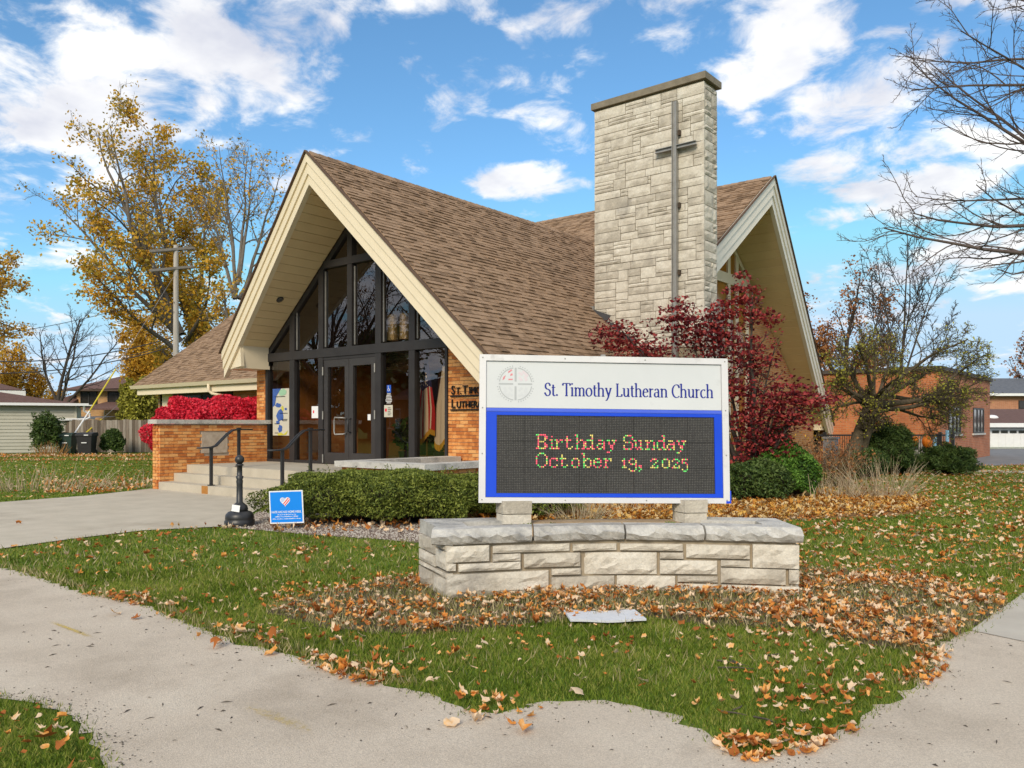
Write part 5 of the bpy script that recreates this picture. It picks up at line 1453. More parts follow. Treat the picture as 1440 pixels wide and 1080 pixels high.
# flags on poles
def flag(x, y, label, kind):
    t = thing('flag_on_pole', (x, y, LAND), label, 'flag')
    m = MB(); m.tube([(x, y, LAND), (x, y, 3.0 if kind == 0 else 2.85)], .016, 6); m.lathe((x, y, LAND), [(.14, 0), (.14, .03), (.03, .06)], 12); m.build('pole', mat('brass_pole', [(.38, .22, .03)], 4, .4, metal=.4), t, smooth=True)
    # hanging folded cloth
    n = 16; H0 = 2.62 if kind == 0 else 2.5; top_w, bot_w = .06, .34
    m = MB(); rows = 14; vs = []
    for j in range(rows + 1):
        f = j / rows; wd = top_w + (bot_w - top_w) * min(1, f * 1.5)
        for i in range(n + 1):
            g_ = i / n; a = (g_ - .5) * 2
            vs.append((x + a * wd * .8 + .02 * math.sin(9 * g_ + 2 * f), y - .02 - .06 * abs(math.sin(g_ * 9.5)) * (.3 + f), H0 - f * (1.42 + .25 * (1 - abs(a)) + .12 * math.sin(g_ * 7))))
    for j in range(rows):
        for i in range(n):
            if kind == 0:
                m.cm = 3 if j == rows - 1 else 2 if j < 5 else (0 if (i // 2) % 2 else 1)
            else: m.cm = 3 if j == rows - 1 else 1
            k = n + 1; m.add([vs[j * k + i], vs[j * k + i + 1], vs[(j + 1) * k + i + 1], vs[(j + 1) * k + i]], [(0, 1, 2, 3)])
    cl = m.build('cloth', [mat('flag_red', [(.50, .02, .03)], 3, .8), mat('flag_white', [(.72, .70, .64)], 3, .8), mat('flag_navy', [(.015, .022, .12)], 3, .8), mat('gold_fringe', [(.55, .33, .03)], 9, .7)], t, smooth=True)
    if kind == 0:
        m = MB(); rr = random.Random(2)
        for _ in range(34):
            f = rr.uniform(.08, .34); a = rr.uniform(-.8, .8); wd = top_w + (bot_w - top_w) * min(1, f * 1.5); px_, pz_ = x + a * wd * .8, H0 - f * 1.5
            m.add([(px_ - .014, y - .10, pz_), (px_, y - .10, pz_ - .014), (px_ + .014, y - .10, pz_), (px_, y - .10, pz_ + .014)], [(0, 1, 2, 3)])
        m.build('stars', M_white, cl)
flag(-11.52, IY + .05, 'striped red and white flag with navy starred field on a brass pole behind the glass', 0)
flag(-11.12, IY + .15, 'plain white flag with gold fringe at the right edge of the glass', 1)
# hanging lamps
for i, x in enumerate((-13.69, -13.30)):
    t = thing('pendant_lamp', (x, 12.6, 3.25), ('left' if i == 0 else 'right') + ' one of two hammered brass cylinder pendant lamps high behind the glass', 'pendant lamp', 'brass pendant lamps in the hall')
    yy = 12.6; xx_ = x
    m = MB(); m.lathe((xx_, yy, 3.25), [(.13, 0), (.13, .56), (.11, .58), (.02, .59)], 18); m.build('shade', mat('hammered_brass', [(.36, .30, .17), (.58, .50, .33)], 22, .35, .6, 40, metal=.45), t, smooth=False)
    m = MB(); m.tube([(xx_, yy, 3.83), (xx_, yy, 5.3)], .008, 4); m.build('cord', M_black, t)

# ================================================================== TREES AND SHRUBS
M_bark = mat('grey_bark', [(.10, .085, .07), (.19, .165, .14)], 14, .95, .6, 50, stretch=(1, 1, .35))
M_barkd = mat('dark_bark', [(.040, .032, .027), (.085, .070, .058)], 14, .95, .6, 50, stretch=(1, 1, .35))
M_lyel = mat('yellow_tree_leaves', [(.34, .26, .035), (.58, .38, .04), (.72, .44, .045), (.74, .40, .04)], .35, .7, tone=.6, transl=.35)
M_lgold = mat('gold_tree_leaves', [(.42, .26, .035), (.62, .36, .035), (.74, .43, .05)], .4, .7, tone=.6, transl=.35)
M_lrust = mat('rust_tree_leaves', [(.20, .075, .03), (.38, .15, .05), (.48, .22, .08)], .6, .7, tone=.7, transl=.25)
M_lred = mat('red_maple_leaves', [(.12, .013, .020), (.27, .026, .034), (.42, .065, .055)], 1.2, .6, tone=.7, transl=.25)
M_lolive = mat('olive_leaves', [(.18, .17, .03), (.36, .34, .05), (.50, .48, .07)], .8, .7, tone=.6, transl=.3)
M_lgreen = mat('dark_green_leaves', [(.030, .060, .012), (.065, .115, .022), (.105, .155, .036)], 2.5, .6, tone=.6, transl=.15)
M_yew = mat('yew_needles', [(.058, .085, .011), (.145, .19, .025), (.25, .285, .05)], 3.0, .65, tone=.7, transl=.15)
M_bush = mat('bright_green_needles', [(.03, .085, .010), (.085, .20, .022), (.15, .29, .04)], 2.5, .65, tone=.6, transl=.2)
M_cherry = mat('crimson_bush_leaves', [(.42, .007, .025), (.78, .016, .050), (.88, .06, .10)], 2.0, .6, tone=.7, transl=.25)
M_core = mat('shrub_dark_core', [(.014, .012, .007), (.03, .026, .013)], 8, .95)
M_dry = mat('dry_stems', [(.30, .22, .13), (.48, .38, .25), (.56, .47, .33)], 10, .9, tone=.8)
M_drybr = mat('brown_dry_twigs', [(.10, .065, .035), (.22, .15, .08), (.34, .25, .14)], 10, .9, tone=.8)

def unit(a): return a / np.maximum(np.linalg.norm(a, axis=-1, keepdims=True), 1e-9)
def grow(g, starts, levels):
    """starts: list of (p, dir, length, r0). levels: dicts (first = the starts). Returns list of (P[B,n,3], R[B,n])"""
    out = []
    p = np.array([s[0] for s in starts], float); d = unit(np.array([s[1] for s in starts], float)); L = np.array([s[2] for s in starts], float); R0 = np.array([s[3] for s in starts], float)
    for li, lv in enumerate(levels):
        n = lv['n']; B = len(p)
        P = np.empty((B, n + 1, 3)); T = np.empty((B, n + 1, 3)); P[:, 0] = p; dd = d.copy(); T[:, 0] = dd
        for i in range(n):
            dd = unit(dd + g.normal(0, lv['wob'], (B, 3)) + np.array([0, 0, lv.get('up', 0.0)]) * (1 if lv.get('up_const') else (i + 1) / n))
            P[:, i + 1] = P[:, i] + dd * (L / n)[:, None]; T[:, i + 1] = dd
        f = np.linspace(0, 1, n + 1); tip = lv.get('tip', .35)
        R = R0[:, None] * (1 - (1 - tip) * f)
        out.append((P, R))
        if li + 1 == len(levels): break
        nx = levels[li + 1]; k = nx['k']
        fr_ = np.clip(nx.get('f0', .25) + (1 - nx.get('f0', .25)) * (np.arange(k)[None] + g.random((B, k))) / k, 0, .999)
        idx = (fr_ * n); i0 = idx.astype(int); w = (idx - i0)[..., None]
        bi = np.arange(B)[:, None]
        q = P[bi, i0] * (1 - w) + P[bi, i0 + 1] * w
        t = unit(T[bi, i0 + 1])
        rr = R[bi, i0] * (1 - w[..., 0]) + R[bi, i0 + 1] * w[..., 0]
        a = g.normal(nx['ang'], nx.get('angv', .15), (B, k)); phi = g.random((B, 1)) * 6.28 + np.arange(k)[None] * 2.4 + g.normal(0, .4, (B, k))
        ref = np.where(np.abs(t[..., 2:3]) < .9, np.array([0, 0, 1.0]), np.array([1.0, 0, 0]))
        n1 = unit(np.cross(t, ref)); n2 = np.cross(t, n1)
        side = np.cos(phi)[..., None] * n1 + np.sin(phi)[..., None] * n2
        if nx.get('flat'): side[..., 2] *= (1 - nx['flat'])
        nd = unit(np.cos(a)[..., None] * t + np.sin(a)[..., None] * unit(side))
        Lc = L[:, None] * nx['len'] * (1 - nx.get('fall', .55) * fr_) * g.uniform(.7, 1.25, (B, k))
        p = q.reshape(-1, 3); d = nd.reshape(-1, 3); L = Lc.reshape(-1); R0 = np.minimum(rr * nx.get('rr', .6), rr * .9).reshape(-1)
        R0 = np.maximum(R0, nx.get('rmin', .002))
        keep = g.random(len(p)) < nx.get('keep', 1.0)
        p, d, L, R0 = p[keep], d[keep], L[keep], R0[keep]
    return out
def tubes(levels, sides):
    Vs, Fs, o = [], [], 0
    for (P, R), m in zip(levels, sides):
        B, n = P.shape[:2]
        T = np.empty_like(P); T[:, 1:-1] = P[:, 2:] - P[:, :-2]; T[:, 0] = P[:, 1] - P[:, 0]; T[:, -1] = P[:, -1] - P[:, -2]; T = unit(T)
        t0 = unit(P[:, -1] - P[:, 0])
        ref = np.where(np.abs(t0[:, 2:3]) < .9, np.array([0, 0, 1.0]), np.array([1.0, 0, 0]))[:, None]
        a = unit(np.cross(T, np.broadcast_to(ref, T.shape))); b = np.cross(T, a)
        th = np.arange(m) * 2 * math.pi / m
        V = P[:, :, None] + R[:, :, None, None] * (np.cos(th)[:, None] * a[:, :, None] + np.sin(th)[:, None] * b[:, :, None])
        ix = np.arange(B * n * m).reshape(B, n, m)
        q0 = ix[:, :-1]; q1 = ix[:, 1:]
        F = np.stack([q0, np.roll(q0, -1, 2), np.roll(q1, -1, 2), q1], -1).reshape(-1, 4)
        Vs.append(V.reshape(-1, 3)); Fs.append(F + o); o += B * n * m
    return np.concatenate(Vs), np.concatenate(Fs)
def leaf_quads(g, C, size, flat=0.0, ratio=.62):
    n = len(C); a = unit(g.normal(0, 1, (n, 3))); nn = unit(g.normal(0, 1, (n, 3)) + np.array([0, 0, flat]))
    u_ = unit(np.cross(nn, a)); v = np.cross(nn, u_); s_ = size[:, None] if hasattr(size, '__len__') else size * g.uniform(.6, 1.3, (n, 1))
    V = np.stack([C - u_ * s_ * .5, C + v * s_ * ratio * .5 + nn * s_ * .06, C + u_ * s_ * .5, C - v * s_ * ratio * .5 + nn * s_ * .06], 1)
    return V.reshape(-1, 3), np.arange(4 * n).reshape(n, 4)
def on_twigs(g, lev, per, spread):
    P, R = lev; B, n = P.shape[:2]
    k = g.integers(0, B, int(B * per)); f = g.random(len(k)) * (n - 1); i = f.astype(int); w = (f - i)[:, None]
    return P[k, i] * (1 - w) + P[k, np.minimum(i + 1, n - 1)] * w + g.normal(0, spread, (len(k), 3))
def tree(name, loc, label, cat, starts, levels, seed, bark, leaf=None, per=2.0, lsize=.10, spread=.10, sides=(10, 7, 5, 4, 3), group=None, keep_leaf=None, flat=0.0, leaf_levels=(-1,)):
    g = np.random.default_rng(seed); lv = grow(g, starts, levels)
    t = thing(name, loc, label, cat, group)
    V, F = tubes(lv, sides[:len(lv)]); 
    tr = link('trunk', np_mesh('trunk', V, F, bark, smooth=True), t)
    cr = None
    if leaf:
        C = np.concatenate([on_twigs(g, lv[i], per, spread) for i in leaf_levels])
        if keep_leaf is not None: C = C[keep_leaf(C, g)]
        V, F = leaf_quads(g, C, lsize, flat)
        cr = link('crown', np_mesh('crown', V, F, leaf, g.random(len(F))), t, kind='stuff')
    return t, lv
def up(x, y, z=1.0): return (x, y, z)
CR = np.array([.7763, .6305, 0]); CF = np.array([-.6304, .7762, 0])
def cdir(r_, f_, z): return tuple(CR * r_ + CF * f_ + np.array([0, 0, z]))
big = [dict(n=9, wob=.10, up=.12, tip=.12), dict(n=7, wob=.13, up=.06, k=9, len=.42, ang=.75, f0=.22, rr=.55, tip=.3), dict(n=5, wob=.16, up=.03, k=7, len=.45, ang=.75, f0=.2, rr=.5, rmin=.012, tip=.4),
       dict(n=3, wob=.2, up=0, k=6, len=.5, ang=.8, f0=.15, rr=.55, rmin=.008, tip=.5)]
# --- big yellow trees behind the nave, left
t0 = 47
B0 = np.array(A(262, 600, t0)); B0[2] = 0
def limb(bx, by, bz, px, py, t, r_, over=1.0):
    p = np.array(A(bx, by, bz)) if bz else np.array(bx); q = np.array(A(px, py, t)); d = q - p
    return (p, d, np.linalg.norm(d) * over, r_)
keepy = lambda C, g: (np.sin(C[:, 0] * .9 + 1) * np.sin(C[:, 2] * 1.1 + C[:, 1] * .8) + g.normal(0, .55, len(C)) + np.where(C[:, 2] < 13, .55, .0)) > -.05
trunk_t = [limb(250, 470, t0, 60, 278, t0 - 3, .17), limb(247, 470, t0, 112, 205, t0, .19), limb(255, 470, t0, 170, 172, t0 + 2, .21), limb(245, 490, t0, 95, 395, t0 - 4, .14), limb(255, 480, t0, 150, 330, t0 - 3, .15), limb(262, 480, t0 + 2, 300, 380, t0 - 2, .14),
           (np.array(A(255, 600, t0)), (0, 0, 1), 6.4, .42)]
tree('yellow_tree', A(255, 597 + 32, t0), 'large yellow leaved tree with spreading limbs left of the utility pole', 'tree', trunk_t, big, 21, M_bark, M_lyel, 5.5, .21, .24, keep_leaf=keepy)
trunk_t = [limb(275, 460, t0 + 4, 240, 190, t0 + 3, .22), limb(270, 470, t0 + 4, 205, 250, t0 + 5, .15), limb(275, 450, t0 + 4, 275, 260, t0 + 3, .15), limb(280, 480, t0 + 4, 225, 400, t0, .12), (np.array(A(275, 600, t0 + 4)), (0, 0, 1), 7, .40)]
tree('yellow_tree', A(275, 629, t0 + 4), 'dense golden crowned tree with its top leaning left of the church gable', 'tree', trunk_t, big, 22, M_bark, M_lyel, 9.0, .21, .24)
trunk_t = [limb(332, 420, t0 - 3, 306, 205, t0 - 2, .11), limb(334, 400, t0 - 3, 385, 205, t0 - 3, .11), limb(334, 390, t0 - 3, 345, 215, t0, .10), limb(330, 420, t0 - 3, 275, 270, t0, .11), limb(336, 420, t0 - 3, 400, 260, t0, .12), (np.array(A(333, 600, t0 - 3)), (0, 0, 1), 7.3, .26)]
sparse = lambda C, g: g.random(len(C)) < np.where(C[:, 2] > 10, .22, .8)
tree('sparse_tree', A(333, 629, t0 - 3), 'nearly bare tree with few yellow leaves beside the entrance gable', 'tree', trunk_t, big, 23, M_bark, M_lyel, 3.0, .17, .2, keep_leaf=sparse)
# sprig tree at the left edge
tree('orange_tree', A(-75, 629, 42), 'orange leaved tree whose branches reach in at the left edge', 'tree', [limb(-75, 520, 42, 20, 365, 41, .15), limb(-70, 520, 42, 30, 410, 40, .13), limb(-75, 500, 42, -20, 340, 42, .12), (np.array(A(-75, 600, 42)), (0, 0, 1), 4, .2)], big, 24, M_bark, M_lgold, 4.5, .17, .15)
# bare tree and golden trees far left
bare = [dict(n=7, wob=.08, up=.10, tip=.25), dict(n=6, wob=.12, up=.10, k=9, len=.5, ang=.6, f0=.2, rr=.55, tip=.3), dict(n=4, wob=.15, up=.05, k=7, len=.45, ang=.65, f0=.2, rr=.55, rmin=.016, tip=.4), dict(n=3, wob=.2, k=5, len=.5, ang=.7, f0=.2, rr=.6, rmin=.012, tip=.5)]
tb_ = 66
tree('bare_tree', A(85, 624, tb_), 'leafless tree behind the white garage and the brick house', 'tree', [limb(82, 575, tb_, 85, 445, tb_, .17), limb(82, 570, tb_, 45, 465, tb_, .13), limb(84, 570, tb_, 130, 460, tb_, .13), limb(84, 580, tb_, 165, 470, tb_ + 3, .12), (np.array(A(83, 602, tb_)), (0, 0, 1), 2.2, .3)], bare, 25, M_barkd)
for i, (px, top, t, sd, wd) in enumerate(((5, 490, 84, 31, 60), (-40, 470, 78, 32, 60), (60, 535, 86, 34, 55))):
    lab = ['golden tree mass behind the garage roof at the left edge', 'tall golden tree beyond the left edge behind the garage', 'low golden tree left of the brick house roof'][i]
    tree('golden_tree', A(px, 617, t), lab, 'tree', [limb(px, 590, t, px - wd * .5, top + 30, t, .2), limb(px, 590, t, px + wd * .5, top + 25, t, .2), limb(px, 590, t, px, top, t, .22), limb(px, 592, t, px + wd * .25, top + 50, t - 2, .2), (np.array(A(px, 612, t)), (0, 0, 1), 2.0, .35)], big, sd, M_bark, M_lgold, 5.0, .28, .4, group='golden trees far left')
tree('golden_tree', A(215, 622, 60), 'golden tree beside the chimney of the brick house', 'tree', [limb(215, 570, 60, 190, 455, 60, .16), limb(215, 570, 60, 230, 450, 60, .17), limb(215, 575, 60, 175, 500, 58, .13), limb(215, 575, 60, 240, 500, 58, .13), (np.array(A(215, 608, 60)), (0, 0, 1), 2.4, .26)], big, 33, M_bark, M_lgold, 7.0, .22, .3, group='golden trees far left')
# --- right: rusty oak, bare tall tree, crab apple
tree('rusty_oak', A(1185, 622, 56), 'rust brown leaved tree behind the right gable of the church', 'tree', [limb(1185, 560, 56, 1150, 400, 56, .2), limb(1185, 555, 56, 1200, 385, 56, .2), limb(1185, 560, 56, 1235, 420, 57, .16), limb(1180, 565, 56, 1145, 480, 54, .13), limb(1185, 565, 56, 1225, 490, 54, .13), (np.array(A(1185, 603, 56)), (0, 0, 1), 2.4, .3)], big, 41, M_barkd, M_lrust, 6.0, .20, .25,
     keep_leaf=lambda C, g: (g.random(len(C)) < np.clip(1.35 - (C[:, 2] - 1.35) / 9.0, .06, .9)))
tree('bare_tree', A(1262, 640, 36), 'leafless tree with upright twigs behind the crab apple', 'tree', [limb(1262, 560, 36, 1240, 365, 36, .055), limb(1264, 560, 36, 1275, 335, 36, .06), limb(1264, 560, 36, 1312, 380, 36, .055), limb(1262, 570, 36, 1345, 460, 35, .05), limb(1262, 560, 36, 1215, 410, 37, .05), limb(1264, 550, 36, 1292, 370, 35.5, .05), (np.array(A(1262, 612, 36)), (0, 0, 1), 1.8, .28)], bare, 42, M_barkd)
crab = [dict(n=8, wob=.09, up=.0, tip=.25), dict(n=6, wob=.16, up=.03, k=11, len=.55, ang=.75, f0=.42, rr=.42, tip=.35), dict(n=5, wob=.2, up=.0, k=10, len=.5, ang=.75, f0=.15, rr=.5, rmin=.006, tip=.45), dict(n=3, wob=.25, k=7, len=.5, ang=.85, f0=.1, rr=.6, rmin=.004, tip=.6)]
tc_ = 21.5
st = [(np.array(A(1193, 650, tc_)), np.array(A(1232, 560, tc_)) - np.array(A(1193, 650, tc_)), 1.95, .23), (np.array(A(1205, 650, tc_ + .2)), np.array(A(1245, 575, tc_)) - np.array(A(1205, 650, tc_ + .2)), 1.7, .16),
      limb(1228, 570, tc_, 1330, 555, tc_ - .5, .11, 1.0), limb(1230, 565, tc_, 1310, 520, tc_, .085), limb(1230, 560, tc_, 1225, 480, tc_ + .5, .05), limb(1226, 575, tc_, 1165, 500, tc_ + .3, .09), limb(1240, 575, tc_, 1360, 590, tc_ - .8, .075), limb(1230, 565, tc_, 1190, 560, tc_ - 1.0, .07), limb(1235, 560, tc_, 1275, 490, tc_ + 1, .05), limb(1300, 560, tc_ - .4, 1385, 500, tc_ - .6, .05), limb(1232, 560, tc_, 1330, 470, tc_ + .4, .07), limb(1228, 565, tc_, 1195, 470, tc_ - .3, .07), limb(1300, 556, tc_, 1380, 560, tc_ + .6, .05), limb(1230, 560, tc_, 1265, 520, tc_ - 1.2, .07), limb(1235, 560, tc_, 1310, 535, tc_ + 1.4, .07), limb(1225, 575, tc_, 1165, 545, tc_ + .5, .06), limb(1240, 570, tc_, 1390, 545, tc_ - .3, .05), limb(1240, 570, tc_, 1350, 605, tc_ + .5, .045), limb(1228, 565, tc_, 1150, 575, tc_ + .2, .05)]
tree('crab_apple_tree', A(1193, 660, tc_), 'leaning crab apple tree with twisted trunk and sparse yellow green leaves', 'tree', st, crab, 43, mat('olive_brown_bark', [(.06, .045, .03), (.125, .10, .065)], 14, .95, .5, 50), M_lolive, .50, .06, .05)
# --- bare street tree reaching in from the right
tr_ = 12.5
TB = np.array(A(1690, 720, tr_)); TB[2] = 0
def L2(px0, py0, px1, py1, dt, r_): return limb(px0, py0, tr_, px1 - 55, py1, tr_ + dt, r_)
st = [(TB, (0, 0, 1), 8.5, .24), L2(1690, 390, 1300, 335, -1.0, .062), L2(1690, 330, 1330, 268, -.3, .058), L2(1690, 260, 1285, 215, .6, .052), L2(1690, 330, 1320, 130, 1.0, .05), L2(1690, 130, 1360, 60, 0, .05), L2(1690, 100, 1370, -10, .8, .045), L2(1690, 390, 1400, 290, .6, .045), L2(1690, 60, 1400, 10, -.6, .045), L2(1690, 200, 1370, 165, -1.2, .04), L2(1690, 300, 1345, 250, 1.4, .04)]
twig = [dict(n=10, wob=.07, up=.02, tip=.16), dict(n=7, wob=.12, up=.03, k=11, len=.36, ang=.55, f0=.35, rr=.5, rmin=.008, tip=.35), dict(n=5, wob=.16, up=.05, k=6, len=.42, ang=.65, f0=.2, rr=.55, rmin=.005, tip=.45), dict(n=3, wob=.2, k=4, len=.45, ang=.7, f0=.2, rr=.6, rmin=.0035, tip=.6)]
tree('street_tree', TB, 'bare street tree with drooping twigs reaching in from the right edge', 'tree', st, twig, 44, mat('twig_bark', [(.075, .055, .05), (.13, .10, .09)], 12, .9), sides=(8, 6, 4, 3))
# --- japanese maple
tm_ = 15.0
def mp(px, py, dt=0): return np.array(A(px, py, tm_ + dt))
mb0 = mp(1052, 700); mb0[2] = 0
st = []
for (x1, y1, d1, r_) in ((845, 478, .1, .04), (858, 455, .3, .04), (885, 470, -.2, .04), (925, 482, -.2, .035), (940, 440, .2, .04), (985, 455, .0, .04), (1030, 440, .1, .04), (1145, 575, -.9, .035), (1095, 560, -.7, .04), (1165, 545, -.7, .03), (1075, 520, -.5, .035), (868, 470, .5, .045), (905, 468, .2, .045), (960, 440, .4, .055), (1005, 470, 0, .05), (1042, 415, .3, .055), (1062, 480, -.3, .04), (1072, 445, .2, .04), (1115, 545, -.6, .05), (1150, 560, -.5, .045), (1085, 590, -.9, .04), (1050, 640, -.6, .035), (1120, 600, -1.0, .035), (1000, 560, -.2, .04)):
    p = mb0 + np.array([0, 0, .25]) + np.random.default_rng(int(x1)).normal(0, .06, 3); q = mp(x1, y1, d1); st.append((p, q - p + np.array([0, 0, .3]), np.linalg.norm(q - p) * .98, r_))
st.append((mb0, (0, 0, 1), .5, .12))
jm = [dict(n=8, wob=.07, up=-.04, tip=.2), dict(n=5, wob=.15, up=0, k=7, len=.26, ang=.9, f0=.45, rr=.5, rmin=.006, tip=.4, flat=.55), dict(n=4, wob=.16, k=7, len=.55, ang=.9, f0=.15, rr=.55, rmin=.004, tip=.5, flat=.8)]
tree('red_maple', mb0, 'dark red japanese maple in front of the stone chimney behind the sign', 'tree', st, jm, 51, M_barkd, M_lred, 4.0, .068, .07, sides=(8, 5, 3), flat=1.6)
PADS = [(862, 470, 42, 20), (905, 490, 52, 20), (955, 447, 34, 30), (990, 468, 45, 24), (1043, 422, 30, 38), (1074, 447, 30, 13), (1025, 485, 52, 24), (1062, 505, 40, 20), (1048, 592, 28, 24), (1088, 574, 42, 20),
        (1112, 553, 42, 24), (1148, 562, 40, 10), (1120, 590, 34, 14), (1072, 622, 46, 18), (1046, 660, 42, 18), (1096, 640, 40, 12), (1040, 545, 30, 22), (1010, 445, 24, 20)]
gm = np.random.default_rng(77); Cs = []
for i, (px, py, rx, ry) in enumerate(PADS):
    n = int(rx * ry * .62); dpt = tm_ - .2 - .9 * max(0, (px - 1030) / 130) * gm.uniform(.5, 1)
    k = dpt / 1145; q = unit(gm.normal(0, 1, (n, 3))) * gm.random((n, 1)) ** .45
    # each pad is a stack of thin tiers
    lay_ = np.round(q[:, 2:3] * 2.2) / 2.2 + gm.normal(0, .09, (n, 1))
    c = np.array(A(px, py, dpt))
    Cs.append(c + CR * (q[:, :1] * rx * k) + CF * (q[:, 1:2] * rx * k * .8) + np.array([0, 0, 1.0]) * (lay_ * ry * k - .12 * np.abs(q[:, :1]) * ry * k))
V, F = leaf_quads(gm, np.concatenate(Cs), .075, 1.4, .7)
link('crown', np_mesh('crown', V, F, M_lred, gm.random(len(F))), bpy.data.objects['red_maple'], kind='stuff')
# --- clipped and loose shrubs
def bumpy(g, D, amp=.12, fr=3.0):
    return 1 + amp * (np.sin(D[:, 0] * fr + 1.3) * np.sin(D[:, 1] * fr * 1.2 + .4) + .6 * np.sin(D[:, 2] * fr * 1.7 + D[:, 0] * fr * 1.5 + 2.1) + .4 * np.sin(D[:, 1] * fr * 2.9 + D[:, 2] * 4))
def shrub(name, c, half, rotz, label, cat, leaf, n, lsize, seed, power=2.6, shell=.16, amp=.10, sprigs=0, group=None, flat=0.3, ratio=.35, fr=3.0, core=True):
    """rounded mass: leaves through the outer shell of a lumpy box, solid dark core inside"""
    g = np.random.default_rng(seed); c = np.array(c, float); h = np.array(half, float)
    t = thing(name, (c[0], c[1], 0), label, cat, group)
    R_ = np.array([[math.cos(rotz), -math.sin(rotz), 0], [math.sin(rotz), math.cos(rotz), 0], [0, 0, 1]])
    def surf(D):
        q = (np.abs(D) ** power).sum(1) ** (-1 / power)
        return D * q[:, None]
    D = unit(g.normal(0, 1, (n, 3))); D[:, 2] = np.where(D[:, 2] < -.55, -D[:, 2], D[:, 2])
    S = surf(D) * bumpy(g, D * h * 2.2, amp, fr)[:, None] * (1 - shell * g.random(n) ** 1.5)[:, None]
    C = (S * h) @ R_.T + c; C = C[C[:, 2] > .02]
    V, F = leaf_quads(g, C, lsize, flat, ratio)
    nf = len(F); tn = g.random(nf)
    link('foliage', np_mesh('foliage', V, F, leaf, tn), t, kind='stuff')
    if core:  # solid near-black hull filling the middle of the foliage shell
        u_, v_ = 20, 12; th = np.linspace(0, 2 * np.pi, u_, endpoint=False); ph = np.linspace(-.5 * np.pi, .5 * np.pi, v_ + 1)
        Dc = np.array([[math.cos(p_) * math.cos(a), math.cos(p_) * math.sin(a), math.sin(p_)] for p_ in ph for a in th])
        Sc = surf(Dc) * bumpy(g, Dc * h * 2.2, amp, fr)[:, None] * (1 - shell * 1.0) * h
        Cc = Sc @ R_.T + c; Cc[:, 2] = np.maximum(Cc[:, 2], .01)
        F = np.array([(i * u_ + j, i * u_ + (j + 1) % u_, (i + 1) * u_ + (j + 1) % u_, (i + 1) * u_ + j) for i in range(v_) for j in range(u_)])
        link('dark_core', np_mesh('dark_core', Cc, F, M_core), t)
    if sprigs:
        D = unit(g.normal(0, 1, (sprigs, 3)) * [1, 1, .4] + [0, 0, .9]); S = (surf(D) * h * .93) @ R_.T + c
        m = [];
        for p in S:
            d = unit(g.normal(0, .4, 3) + [0, 0, 1]); L = g.uniform(.08, .24)
            for k in range(14): f = k / 13; m.append(p + d * L * f + np.array([0, 0, -.05 * f * f]) + g.normal(0, .008, 3))
        V, F = leaf_quads(g, np.array(m), lsize * .8, 0, ratio)
        link('sprigs', np_mesh('sprigs', V, F, leaf, g.random(len(F))), t, kind='stuff')
    return t
hc = W(-1.72, 11.35)
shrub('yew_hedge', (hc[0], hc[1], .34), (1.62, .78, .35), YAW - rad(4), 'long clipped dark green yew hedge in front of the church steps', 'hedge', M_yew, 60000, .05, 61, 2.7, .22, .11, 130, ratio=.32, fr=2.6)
hc = W(.25, 11.7)
shrub('yew_hedge', (hc[0], hc[1], .36), (.75, .6, .36), YAW, 'smaller dark green yew directly behind the sign posts', 'hedge', M_yew, 12000, .055, 62, 2.6, .22, .1, 10, ratio=.32)
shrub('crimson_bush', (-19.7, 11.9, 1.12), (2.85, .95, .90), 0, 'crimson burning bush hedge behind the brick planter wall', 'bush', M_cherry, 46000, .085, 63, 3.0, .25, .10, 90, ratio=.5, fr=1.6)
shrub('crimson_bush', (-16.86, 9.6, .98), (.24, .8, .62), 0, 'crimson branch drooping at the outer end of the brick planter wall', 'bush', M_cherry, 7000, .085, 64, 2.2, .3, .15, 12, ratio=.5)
c = W(4.9, 14.6); shrub('green_juniper', (c[0], c[1], .45), (.52, .45, .50), YAW, 'bright green rounded evergreen below the red maple', 'shrub', M_bush, 14000, .07, 65, 2.2, .25, .14, 30, ratio=.35)
c = W(5.0, 15.2); shrub('green_juniper', (c[0], c[1], .5), (.45, .45, .72), YAW, 'taller bright green evergreen just right of the red maple stem', 'shrub', M_bush, 12000, .07, 66, 2.0, .28, .16, 26, ratio=.35)
c = W(4.25, 14.2); shrub('green_juniper', (c[0], c[1], .32), (.55, .45, .40), YAW, 'low dark evergreen at the right edge of the sign', 'shrub', M_lgreen, 9000, .07, 67, 2.2, .25, .14, 16, ratio=.35)
c = W(10.1, 22.0); shrub('mugo_pine', (c[0], c[1], .60), (.72, .75, .74), YAW, 'tall dark green mugo pine at the foot of the crab apple', 'shrub', M_lgreen, 15000, .10, 68, 2.1, .35, .20, 50, ratio=.2, fr=4)
c = W(11.75, 21.9); shrub('mugo_pine', (c[0], c[1], .34), (.70, .7, .42), YAW, 'low dark green mugo pine right of the taller one', 'shrub', M_lgreen, 12000, .10, 69, 2.2, .35, .2, 40, ratio=.2, fr=4)
c = W(10.75, 22.4); shrub('mugo_pine', (c[0], c[1], .20), (.42, .45, .26), YAW, 'small dark mugo pine between the tall and the low ones', 'shrub', M_lgreen, 6000, .10, 70, 2.2, .35, .2, 16, ratio=.2, fr=4)
c = W(8.55, 19.6); shrub('green_shrub', (c[0], c[1], .35), (.45, .4, .38), YAW, 'small dark green shrub left of the crab apple trunk', 'shrub', M_lgreen, 5000, .06, 71, 2.2, .3, .2, 12)
